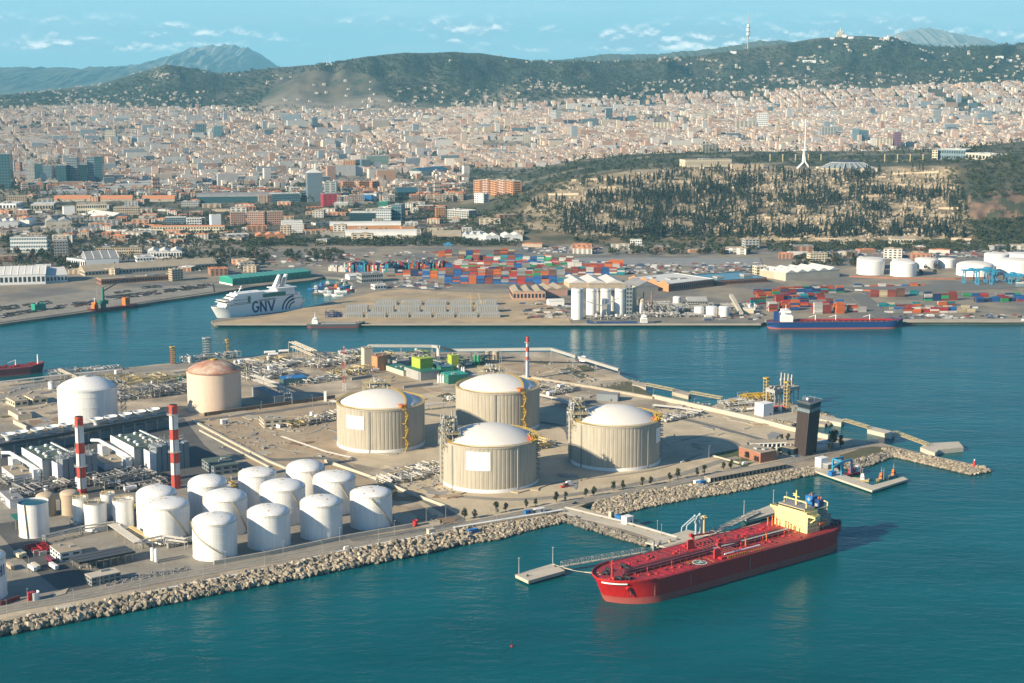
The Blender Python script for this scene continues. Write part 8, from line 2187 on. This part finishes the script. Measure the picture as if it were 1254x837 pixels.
far_trees('cypress_wood','cypress',lab_cyp,cp,rg.uniform(.7,1.25,len(cp)),3.1,16.5,True,'cypress','cypresses of the cemetery hill',60,'dense wood of dark cypresses over the cemetery terraces','cypress_tree')
BELT=[([(300,293),(520,293),(640,298),(640,303),(520,302),(360,303),(300,303)],520),([(210,292),(330,300),(325,325),(250,330),(215,318)],130),([(5,308),(110,304),(115,322),(85,332),(10,322)],110),([(738,300),(925,300),(930,312),(745,313)],150),([(940,299),(1254,297),(1254,309),(940,310)],520),
        ([(0,288),(300,284),(300,300),(0,306)],330),([(130,262),(300,262),(300,284),(140,284)],190),([(300,250),(440,252),(440,262),(300,270)],90),([(560,275),(640,240),(690,250),(690,285),(600,290)],200),([(620,210),(720,205),(740,222),(660,240),(600,262)],260),([(640,196),(840,196),(840,208),(650,212)],230),([(900,194),(1254,192),(1254,202),(900,203)],260),
        ([(1180,205),(1262,190),(1262,240),(1190,245)],260),([(1190,272),(1262,268),(1262,298),(1196,298)],200),([(1158,206),(1172,206),(1192,290),(1176,292)],70),([(450,250),(540,250),(540,270),(455,272)],90),([(500,225),(640,205),(640,222),(540,240)],70),([(960,316),(1050,314),(1050,326),(970,330)],60),([(1120,325),(1150,324),(1150,338),(1125,338)],16),([(700,290),(940,292),(940,299),(700,299)],110),([(0,232),(140,228),(140,236),(0,240)],70),([(350,310),(420,306),(430,318),(350,326)],50)]
bx,by=scatter_px(BELT,8)
bp=ground(bx,by);near=by > 312
fl=np.array([list(P(x,y)) for x,y in zip(bx,by)]);bp=np.where((fl[:,1] < 2900)[:,None],fl,bp)
_bl={}
def lab_bl(n,p):
    x,y=topix(*p);where='by the oil terminal road' if x > 960 else 'before the cypress wood' if x > 720 else 'at the hill foot' if x > 560 else 'behind the middle container yard' if x > 330 else 'near the white works hall' if x > 160 else 'round the slatted office slab'
    _bl[where]=_bl.get(where,0)+1
    return f'round bushy tree {where}, {nth(_bl[where] - 1)} going away from the water'
far_trees('tree_belts','tree',lab_bl,bp,rg.uniform(.6,1.35,len(bp)),3.9,8.0,False,'foliage','bushy trees behind the port',80,'belts of bushy trees along the roads and over the hillside','broadleaf_tree','foliage_dry')

# ================================================================== CEMETERY WALLS AND TOMBS
TR=[(930,1085,218.5),(935,1150,227),(930,1060,236),(1060,1160,240),(935,1120,255),(1000,1170,265),(935,1010,268),(1040,1180,273),(935,1090,281),(930,1190,294.5),(720,790,230),(790,930,224),(660,730,238),(780,840,213),(850,960,208.5),(1085,1150,213),(1095,1165,221),(1110,1170,231),(1120,1178,255),(700,760,222)]
for i,(x0,x1,y) in enumerate(TR):
    n=int((x1-x0)/6);xs=np.linspace(x0,x1,n);q=ground(xs,np.full(n,y)+1.2*np.sin(xs/25.0+i));mb=MB();wn_=MB()
    for a,b in zip(q[:-1],q[1:]):
        if abs(b[1]-a[1]) > 45 or vnoise(a[0]/26.0,i*3.3) < .38: continue
        a,b=Vector(a),Vector(b);h_=4.6+(i % 3);mb.bar(a+Vector((0,0,h_/2-1)),b+Vector((0,0,h_/2-1)),3.0,h_)
    T=thing('terrace_wall',f'pale niche wall, {nth(i)} of the cemetery terraces counted from the top right rows','wall',tuple(q[n // 2]),group='pale walls of the cemetery terraces')
    o=obj('wall',mb,['beige','tan_roof','tan_roof'][i % 3],T,True)
tx,ty=scatter_px([([(930,208),(1160,206),(1185,290),(935,294)],1500),([(640,262),(700,226),(800,210),(930,208),(930,232),(720,244),(690,262)],500),([(690,250),(930,236),(935,292),(700,290)],500)],9)
tq=ground(tx,ty)
def box_arrays(c,w,d,h,rz):
    """vertices and five faces each for many upright boxes"""
    n=len(w);ca,sa=np.cos(rz),np.sin(rz);sx=np.array([-.5,.5,.5,-.5]);sy=np.array([-.5,-.5,.5,.5])
    X=sx[None]*w[:,None];Y=sy[None]*d[:,None]
    px_,py_=c[:,0:1]+X*ca[:,None]-Y*sa[:,None],c[:,1:2]+X*sa[:,None]+Y*ca[:,None]
    z0=np.broadcast_to(c[:,2:3],px_.shape);z1=z0+h[:,None]
    V=np.concatenate([np.stack([px_,py_,z0],-1),np.stack([px_,py_,z1],-1)],1).reshape(-1,3)
    f=np.array([(0,1,5,4),(1,2,6,5),(2,3,7,6),(3,0,4,7),(4,5,6,7)]);Q=(np.arange(n)[:,None,None]*8+f[None]).reshape(-1,4)
    return V,Q
nt_=len(tq);tc=mix3([.30,.23,.15],[.60,.52,.40],rg.random(nt_));tq[:,2] -= .5
V,Q=box_arrays(tq,rg.uniform(1.5,5,nt_),rg.uniform(1.5,4,nt_),rg.uniform(1.5,4.5,nt_),rg.uniform(-.3,.3,nt_))
o=link('tombs',np_mesh('tombs',V,Q,'face_colour',np.repeat(tc,5,0)),kind='stuff');tag(o,'countless pale tombs and vaults on the cemetery terraces','tombs')

# ================================================================== THE CITY
PAL=np.array([(.50,.40,.31),(.53,.45,.37),(.45,.34,.26),(.40,.26,.19),(.55,.51,.46),(.48,.35,.27),(.56,.52,.46),(.36,.33,.31),(.52,.42,.31),(.33,.21,.16),(.58,.53,.46),(.46,.38,.33),(.42,.41,.40),(.51,.40,.33)])
ROOF=np.array([(.34,.18,.12),(.33,.25,.19),(.40,.33,.26),(.28,.25,.23),(.44,.38,.31),(.36,.21,.14)])
gL,gR=R(21),R(10.7);step=19.0
def lattice(g,oy):
    ii,jj=np.meshgrid(np.arange(-420,421),np.arange(-420,421));ii=ii.ravel();jj=jj.ravel();k=(ii % 7 != 0) & (jj % 6 != 0);ii,jj=ii[k],jj[k]
    return (ii*math.cos(g)-jj*math.sin(g))*step,oy+(ii*math.sin(g)+jj*math.cos(g))*step,np.full(len(ii),g),vnoise(ii // 7*1.0+.5,jj // 6*1.0+.5)
A_,B2=lattice(gL,6300),lattice(gR,6300)
X=np.concatenate([A_[0],B2[0]]);Y=np.concatenate([A_[1],B2[1]]);G_=np.concatenate([A_[2],B2[2]]);BK=np.concatenate([A_[3],B2[3]])
X=X+rg.normal(0,1.2,len(X));Y=Y+rg.normal(0,1.2,len(Y));ax_=axis_of(X,Y)
zone=(ax_+900*(fbm(X/700.0,Y/700.0,2)-.5)) < 470
k=(Y > 3900) & (Y < 10200) & (ax_ >-25) & (ax_ < 1280) & (zone == (G_ == gL));X,Y,G_,BK=X[k],Y[k],G_[k],BK[k]
Z=terr(X,Y);ax,ay=topix(X,Y,Z)
montj=(np.interp(axis_of(X,Y),[p[0] for p in MONT],[p[1] for p in MONT]) > 6) & (Y < 5150)
start=np.interp(ax,[0,60,130,300,420,520,640,1254],[232,236,241,250,258,282,262,200])         # the near edge of the built up city
edge=np.interp(ax,[0,120,200,300,350,420,520,620,700,760,860,960,1060,1140,1254],[136,128,132,143,138,134,138,130,124,122,116,112,110,106,100])
park=fbm(X/330.0+4,Y/330.0,4)
p_keep=np.where(ay > edge,.95,np.clip(.34-(edge-ay)/40.0,0,.3)*(fbm(X/150.0,Y/150.0,3) > .5))
p_keep=np.where((np.abs(ax-385) < 75) & (ay < 133),0,p_keep);p_keep=np.where((park > .585),.04,p_keep);p_keep=np.where((ay > 222) & (ax < 640),p_keep*.55,p_keep)
p_keep=np.where((ay > edge) & (ay < edge+10) & (ax < 700),p_keep*.6,p_keep)
k=(~montj) & (ay < start) & (rg.random(len(X)) < p_keep)
# keep clear of the buildings placed one by one
lx=np.array([l[1] for l in LAND]);ly=np.array([l[2] for l in LAND])
for a,b in zip(lx,ly):
    if b > 3500: k &= (np.abs(X-a) > 34) | (np.abs(Y-b-16) > 42)
X,Y,Z,ax,ay,G_,BK=X[k],Y[k],Z[k],ax[k],ay[k],G_[k],BK[k]
n=len(X);hillside=ay < np.interp(ax,[0,350,700,1254],[132,134,122,102])
hgt=8+10*BK+rg.gamma(3,1.1,n);hgt=np.where(hillside,6+5*rg.random(n),hgt);tall=(rg.random(n) < .014) & ~hillside;hgt=np.where(tall,hgt+rg.uniform(8,28,n),hgt)
hgt=np.minimum(hgt,52);w=np.where(hillside,rg.uniform(9,16,n),rg.uniform(13,20,n));w=np.where(rg.random(n) < .1,w*1.7,w);d=np.where(hillside,rg.uniform(9,14,n),rg.uniform(12,19,n))
clump=fbm(X/140.0,Y/140.0,3);wc=PAL[np.clip((rg.normal(0,.23,n)+clump*1.5-.2)*len(PAL),0,len(PAL)-1).astype(int)]*rg.uniform(.85,1.15,(n,1));wc=np.where(hillside[:,None],wc*.5+np.array([.30,.27,.23]),wc)
rc=ROOF[rg.integers(0,len(ROOF),n)]*rg.uniform(.8,1.2,(n,1))
dist=Y+0*X;order=np.argsort(dist);near_i,far_i=order[:300],order[300:]
C3=np.stack([X,Y,Z-2],1);f_=far_i
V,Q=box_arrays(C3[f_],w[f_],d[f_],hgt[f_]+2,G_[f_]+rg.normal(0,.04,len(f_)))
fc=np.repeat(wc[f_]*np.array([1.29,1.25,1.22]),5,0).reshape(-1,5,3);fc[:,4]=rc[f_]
# stair heads, penthouses and water tanks on a third of the roofs
t_=f_[rg.random(len(f_)) < .4];C4=C3[t_].copy();C4[:,2] += hgt[t_]+1.9;C4[:,0] += rg.uniform(-3,3,len(t_));C4[:,1] += rg.uniform(-3,3,len(t_))
# long slabs, schools, halls and tower groups between the blocks
sx_,sy_=scatter_px([([(0,150),(1254,118),(1254,172),(640,192),(420,226),(0,232)],520)],71);sq=ground(sx_,sy_);ns_=len(sq);sq[:,2] -= 2;sh=rg.gamma(3,4.5,ns_)+13;sl=rg.uniform(26,80,ns_);sl=np.where(sh > 40,rg.uniform(16,26,ns_),sl)
SC_=np.array([(.60,.58,.54),(.50,.48,.46),(.30,.34,.37),(.55,.46,.36),(.44,.28,.20),(.12,.17,.20),(.62,.59,.53)]);scl=SC_[rg.integers(0,7,ns_)]
V3,Q3=box_arrays(sq,sl,rg.uniform(13,24,ns_),np.minimum(sh,62),np.where(sx_ < 520,gL,gR));f3=np.repeat(scl,5,0).reshape(-1,5,3);f3[:,4]=ROOF[rg.integers(2,5,ns_)]
V2,Q2=box_arrays(C4,w[t_]*rg.uniform(.25,.5,len(t_)),d[t_]*rg.uniform(.25,.5,len(t_)),rg.uniform(2,4.5,len(t_)),G_[t_])
M('city_wall',(1,1,1),0.85,0.12,0.1,source='face')
def city_material():
    """plaster with a little window pattern: too far away for single windows"""
    m=MATS['city_wall'];nt=m.node_tree;b=[x for x in nt.nodes if x.type == 'BSDF_PRINCIPLED'][0];src=b.inputs['Base Color'].links[0].from_socket
    geo=nt.nodes.new('ShaderNodeNewGeometry');sep=nt.nodes.new('ShaderNodeSeparateXYZ');nt.links.new(geo.outputs['Position'],sep.inputs[0]);ns=nt.nodes.new('ShaderNodeSeparateXYZ');nt.links.new(geo.outputs['Normal'],ns.inputs[0])
    along=nmath(nt,'ADD',nmath(nt,'MULTIPLY',sep.outputs[0],.31),nmath(nt,'MULTIPLY',sep.outputs[1],.27))
    cx_=nmath(nt,'LESS_THAN',nmath(nt,'FRACT',along),.42);cz=nmath(nt,'LESS_THAN',nmath(nt,'FRACT',nmath(nt,'MULTIPLY',sep.outputs[2],.32)),.5)
    wl_=nmath(nt,'LESS_THAN',nmath(nt,'ABSOLUTE',ns.outputs[2]),.5);f=nmath(nt,'MULTIPLY',nmath(nt,'MULTIPLY',cx_,cz),nmath(nt,'MULTIPLY',wl_,.58))
    mx=nt.nodes.new('ShaderNodeMix');mx.data_type='RGBA';nt.links.new(f,mx.inputs['Factor']);nt.links.new(src,mx.inputs['A']);mx.inputs['B'].default_value=(.05,.055,.06,1);nt.links.new(mx.outputs['Result'],b.inputs['Base Color'])
city_material()
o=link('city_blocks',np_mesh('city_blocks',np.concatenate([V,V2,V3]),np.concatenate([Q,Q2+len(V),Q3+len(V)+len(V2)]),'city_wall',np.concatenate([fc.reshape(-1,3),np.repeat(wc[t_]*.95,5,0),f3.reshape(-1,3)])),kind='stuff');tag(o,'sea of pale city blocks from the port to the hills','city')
print('city',n)
# the nearest city blocks one by one: body, parapet, roof with stair head, windows
def block_protos():
    out=[]
    for k in range(6):
        body=MB();body.box((0,0,0),(1,1,1));rf=MB();rr=random.Random(k)
        for s in (-1,1): rf.box((0,s*.485,1),(1,.03,.05));rf.box((s*.485,0,1),(.03,.94,.05))
        rf.box((rr.uniform(-.2,.2),rr.uniform(-.2,.2),1),(rr.uniform(.2,.4),rr.uniform(.2,.4),.16));rf.box((0,0,1),(.93,.93,.012))
        wi=MB();nf=4+k % 3;nc=3+k % 2
        for f in range(nf):
            for i in range(nc):
                for s in (-1,1): wi.box(((i+.5)/nc-.5,s*.503,(f+.3)/nf),(.55/nc,.012,.5/nf));wi.box((s*.503,(i+.5)/nc-.5,(f+.3)/nf),(.012,.55/nc,.5/nf))
        out.append((body.mesh('wall','obj_wall'),rf.mesh('roof',['tan_roof','orange_roof','grey_roof','tan_roof','white_roof','orange_roof'][k]),wi.mesh('windows','window_dark')))
    return out
PB=block_protos()
def colour_word(c):
    r_,g_,b_=c
    if r_ > .5 and b_ > .42: return 'white'
    if r_-b_ > .19 and g_ < .33: return 'orange'
    if r_ < .36 and r_-b_ > .1: return 'brick brown'
    if b_ > .3: return 'pale grey'
    if r_-b_ > .22: return 'sandy'
    return 'cream'
lmk=[(s_,a,b) for s_,a,b in LAND if s_.startswith('the ')]+[('the left office towers',*xy(G1(90,229)))]+[('the ridged market sheds',*xy(G1(150,236)))]+[('the telecom needle',*xy(G1(985,207)))]+[('the hillside park',*xy(G1(700,205)))]
cnt={}
def place_label(kind,size,cw,x,y):
    best=min(lmk,key=lambda l: (l[1]-x) ** 2+(l[2]-y) ** 2)
    side='left of ' if x < best[1]-20 else 'right of ' if x > best[1]+20 else 'near ';deep='behind and ' if y > best[2]+40 else 'in front and ' if y < best[2]-40 else ''
    key=(kind,size,cw,deep,side,best[0]);q=cnt[key]=cnt.get(key,0)+1
    return f'{size}{cw} {kind} {deep}{side}{best[0]}'+(f', {nth(q - 1)} inland' if q > 1 else '')
def unit(name,lab,pr,loc,rz,group,col,sc):
    T=thing(name,lab,'building',loc,rz,group);bo=link('wall',pr[0],T);bo.color=(*col,1);link('roof',pr[1],T)
    if pr[2]: link('windows',pr[2],bo,kind='stuff')
    T.scale=sc
for m_,i in enumerate(near_i):
    size='tall ' if hgt[i] > 29 else 'low ' if hgt[i] < 17 else ''
    unit('city_block',place_label('city block',size,colour_word(wc[i]),X[i],Y[i]),PB[m_ % 6],(X[i],Y[i],Z[i]-2),G_[i]+rg.normal(0,.04),'nearest blocks of the city',wc[i],(w[i]*1.1,d[i]*1.1,hgt[i]+2))
ux,uy=scatter_px([([(0,240),(330,240),(560,256),(640,268),(640,296),(300,300),(0,300)],300),([(0,318),(80,330),(330,322),(330,334),(270,338),(90,336),(0,334)],30),([(630,300),(930,302),(930,312),(640,312)],16),([(960,308),(1254,306),(1254,317),(960,322)],40)],44)
uq=ground(ux,uy);ok=np.ones(len(uq),bool);UW=rg.uniform(16,46,len(uq));UD=rg.uniform(14,26,len(uq));UH=rg.uniform(5,12,len(uq))
for a,b in zip(lx,ly): ok &= (np.abs(uq[:,0]-a) > 48) | (np.abs(uq[:,1]-b-15) > 50)
for t in range(len(uq)):
    if ok[t]: nb=(np.abs(uq[:t,0]-uq[t,0]) < 44) & (np.abs(uq[:t,1]-uq[t,1]) < 30) & ok[:t];ok[t]=not nb.any()
UC=[(.55,.52,.47),(.60,.58,.54),(.48,.38,.28),(.36,.20,.13),(.40,.40,.39),(.52,.44,.33),(.50,.27,.17)]
for t in np.argsort(uq[:,1]):
    if not ok[t]: continue
    c=np.array(UC[t % 7]);h_=UH[t]*(1.6 if t % 9 == 0 else 1)
    unit('works_building',place_label('works building','tall ' if h_ > 13 else 'low ' if h_ < 7 else '',['pale grey','white','sandy','brick brown','grey','cream','orange'][t % 7],uq[t][0],uq[t][1]),PB[t % 6] if h_ > 7 else (*PB[t % 6][:2],None),tuple(uq[t]-np.array([0,0,.5])),rg.normal(.05,.25),'works buildings between port and city',c,(UW[t],UD[t],h_))

# towers and slabs that stand out far inside the city
FT=[(742,750,149,133,'glass_dark','dark glass tower standing alone in the city centre'),(674.5,681,152,136,'clad_white','left one of white twin towers in the city'),(682,687,152,135,'sheet_grey','right one of white twin towers in the city'),(769,778,153,142,'glass_teal','shorter dark block right of the dark glass tower'),
      (928,940,161,139,'white','tall white slab in the right of the city'),(901,926,161,149,'pale_concrete','wide pale block left of the tall white slab'),(783,798,131,123,'pale_concrete','row of pale towers at the foot of the hills'),(1006,1024,171,156.5,'sheet_grey','grey gridded slab behind the white needle'),
      (1044,1052,178,158,'glass_pale','pale half of the twin glass tower behind the dome'),(1053,1063,178,160,'glass_teal','dark half of the twin glass tower behind the dome'),(1095,1103.5,181,162,'maroon','maroon tower right of the twin glass tower'),(1143,1152.5,150,136,'sheet_grey','grey striped tower in the far right of the city'),
      (1198,1207,151,140,'glass_pale','pale block of the far right pair'),(1207,1214,151,136,'tower_grey','dark block of the far right pair'),(991,1026,146,141,'white','long low white block in the far city'),(346,368,153.5,140.5,'tower_grey','wide dark slab under the bare hill'),(394,399,146,135,'cream','left one of three cream towers under the bare hill'),
      (401,406,146,136,'cream','middle one of three cream towers under the bare hill'),(408,413,147,138,'pale_concrete','right one of three cream towers under the bare hill'),(519,525,152,142,'white','left white tower before the wooded hill'),(527,534,152,142,'cream','right cream tower before the wooded hill'),(565,610,165,157,'cream','long cream block with columns in the middle of the city'),
      (234,241,167,158,'glass_dark','low dark wing of the dark twin slab at left'),(239,252,167,152,'glass_dark','broad dark slab at the left of the city'),(254,260,169,159,'clad_white','white block right of the broad dark slab'),(262,272,169,154.5,'glass_teal','blue grey tower right of the white block'),(129,142,179,160,'pale_concrete','pale tower above the left market sheds'),(136,145,181,168,'tower_grey','darker block in front of that pale tower'),
      (109,123,150,143,'glass_pale','pale blue block at the far left of the city'),(144,159,150.5,145,'white','left white hall at the city edge'),(161,175,150.5,145,'white','right white hall at the city edge'),(867.5,870.5,150,134,'cream','thin cream spire in the right of the city'),(495,512,160,155,'white','white long hall under the wooded hill'),(700,706,178,168,'beige','beige block in the middle of the city'),(640,650,176,165,'pale_concrete','pale block left of the city middle'),(1024,1040,172,167,'glass_teal','blue grey low block behind the needle'),(1067,1073,180,170,'white','white block between glass and maroon towers'),(1073,1093,181,170,'cream','cream block left of the maroon tower'),(860,880,187,178,'pale_concrete','pale block behind the museum'),(800,822,160,150,'cream','cream slab in the city centre')]
for x0,x1,yb,yt,m,l in FT:
    if m == 'pale_concrete' and x0 == 783:
        bld(l,TW,x0,yb,x1,yb,yt,20,m,'tan_roof','flat',(7,8),name='city_tower',group=None);continue
    bld(l,TW,x0,yb,x1,yb,yt,24,m,'grey_roof' if 'white' not in m else 'white_roof','flat',(9,5),name='city_tower',wmat='glass_pale' if 'glass' in m or m in ('tower_grey','maroon') else 'window_dark')
# ---- marks on the ridge
def hilltop(px,py):
    Ys=np.linspace(7600,11500,400);Xs=(px-627)/F*(Ys*CT+230*ST);Zs=terr_at(Xs,Ys);q=topix(Xs,Ys,Zs)[1];i=int(np.argmin(q))
    return Vector((Xs[i],Ys[i],Zs[i])) if q[i] > py-1.5 else G1(px,py)
p=hilltop(914,58.5);zt=zat(p,13)-p.z;T=thing('broadcast_tower','slender broadcast tower with stacked platforms on the ridge','tower',p);mb=MB();mb.cyl((0,0,-5),4.2,zt*.66,12,r1=3.4);mb.cyl((0,0,zt*.6),3.0,zt*.4,8,r1=1.2);obj('mast',mb,'sheet_grey',T)
for k in range(9): mb=MB();mb.cyl((0,0,zt*(.32+.036*k)),11-(k == 8)*4,zt*.026,14);obj('platform',mb,'white' if k % 3 else 'sheet_grey',T)
mb=MB()
for a in (0,2.1,4.2): mb.bar((0,0,zt*.62),(zt*.18*math.cos(a),zt*.18*math.sin(a),-6),.7)
obj('stay',mb,'steel',T,kind='stuff')
p=hilltop(1026,45.5);T=thing('hilltop_church','pale church with spires on the highest summit','church',p);s=mpp(p);mb=MB();mb.box((0,0,-6),(9*s,20,4*s));mb.box((0,0,0),(5*s,16,5.5*s));obj('nave',mb,'pale_concrete',T)
for x,h_ in ((0,11),(-2.4,7.5),(2.4,7.5),(-3.8,5),(3.8,5)): mb=MB();mb.cyl((x*s,0,0),.9*s,h_*s*.75,8,r1=.6*s);mb.cyl((x*s,0,h_*s*.75),.6*s,h_*s*.25,8,r1=.1);obj('spire',mb,'cream',T)
for x,y,w_,h_,l in ((1034,46,5,3,'pale hotel right of the summit church'),(1042,47.5,6,2.4,'low white house right of the summit hotel'),(1019,48.5,5,2.4,'low house left of the summit church'),(1085.5,48,6,2.6,'white observatory on the ridge right of the church'),(1075,59.5,7,3,'white villa below the observatory'),(991,77,16,3,'white convent on the slope left of the church'),(898,66,7,3,'pale block under the broadcast tower'),(1224,72,9,3,'white villas near the right end of the ridge'),(1235,76,8,3,'pale villa at the right ridge end'),(403,80.5,7,2.4,'white station at the mast on the bare hill')):
    p=hilltop(x,y);s=mpp(p);box_thing('hill_house',l,'building',(p.x,p.y,p.z-2),(w_*s,14,h_*s+2),'white',0,roof='white_roof',door=False)
for i,x in enumerate((400,404)):
    p=hilltop(x,80);T=thing('radio_mast',['short radio mast on the bare hill','tall radio mast on the bare hill'][i],'mast',p);mb=MB();mb.cyl((0,0,0),1.3,30+35*i,6,r1=.4);obj('mast',mb,'clad_white',T);mb=MB();mb.cyl((0,0,12),2.6,4,8);obj('dish_ring',mb,'white',T)
# pylons
# loose villas on the wooded slopes
vx,vy=scatter_px([([(600,75),(880,71),(880,76),(610,79)],46),([(640,95),(720,108),(715,118),(640,112)],60),([(486,108),(640,102),(640,132),(480,134)],60),([(140,115),(245,113),(245,132),(100,134)],80),([(760,100),(880,95),(880,118),(760,122)],90),([(980,70),(1010,70),(1010,80),(975,78)],20),([(1020,92),(1254,84),(1254,106),(1020,112)],70),([(1215,68),(1260,68),(1260,84),(1215,80)],18),([(240,130),(315,128),(320,146),(240,146)],50),([(0,132),(120,126),(130,150),(0,150)],140),([(890,95),(1000,92),(1000,104),(890,108)],60)],13)
vq=ground(vx,vy);nv=len(vq);vq[:,2] -= 2;V,Q=box_arrays(vq,rg.uniform(9,24,nv),rg.uniform(9,16,nv),rg.uniform(7,14,nv),rg.uniform(-.6,.6,nv));vc=np.array([.46,.40,.33])*rg.uniform(.6,1.1,(nv,1));fc=np.repeat(vc,5,0).reshape(-1,5,3);fc[:,4]=ROOF[rg.integers(0,6,nv)]
o=link('hillside_villas',np_mesh('hillside_villas',V,Q,'city_wall',fc.reshape(-1,3)),kind='stuff');tag(o,'scattered pale villas on the lower wooded slopes','houses')
# woods on the slopes: one body of crowns
def wood(name,label,areas,seed,r,hgt,sc):
    x,y=scatter_px(areas,seed);q=ground(x,y);V,Q,off=[],[],0;lt=[leaf_blob(200+k,r,hgt,12,False) for k in range(4)]
    for i,p in enumerate(q):
        v,f=lt[i % 4];s=sc*(.7+.6*((i*37) % 100)/100);V.append(v*s+p);Q.append(f+off);off += len(v)
    o=link(name,np_mesh(name,np.concatenate(V),np.concatenate(Q),'foliage'),kind='stuff');tag(o,label,'trees')
wood('hill_woods','dark woods covering the ridge and its slopes',[([(0,119),(120,108),(205,82),(345,86),(470,70),(560,66),(640,76),(860,70),(930,60),(1030,47),(1100,52),(1254,54),(1254,100),(1000,108),(760,118),(600,128),(480,126),(455,96),(420,86),(345,92),(310,138),(120,128),(0,134)],7500)],14,6.0,8.0,1.5)
wood('estate_trees','bushes and small trees between the works buildings',[([(0,238),(330,240),(640,262),(640,300),(300,302),(0,304)],1500),([(0,300),(340,302),(330,332),(250,334),(100,326),(0,330)],420)],16,4.0,7.0,1.0)
wood('city_trees','street trees and small parks scattered through the city',[([(0,140),(1254,112),(1254,190),(640,200),(560,250),(0,245)],6000)],15,5.0,12.0,1.2)
# ================================================================== HAZE
m=bpy.data.materials.new('haze');m.use_nodes=True
nt=m.node_tree;nt.nodes.clear();o_=nt.nodes.new('ShaderNodeOutputMaterial');v_=nt.nodes.new('ShaderNodeVolumePrincipled')
v_.inputs['Density'].default_value=3.4e-5;v_.inputs['Color'].default_value=(.30,.74,1,1);v_.inputs['Anisotropy'].default_value=0.0
nt.links.new(v_.outputs[0],o_.inputs['Volume']);MATS['haze']=m
mb=MB();mb.prism([(-17500,-3000),(17500,-3000),(17500,37500),(-17500,37500)],-3.5,1220);obj('haze',mb,'haze',kind='stuff')
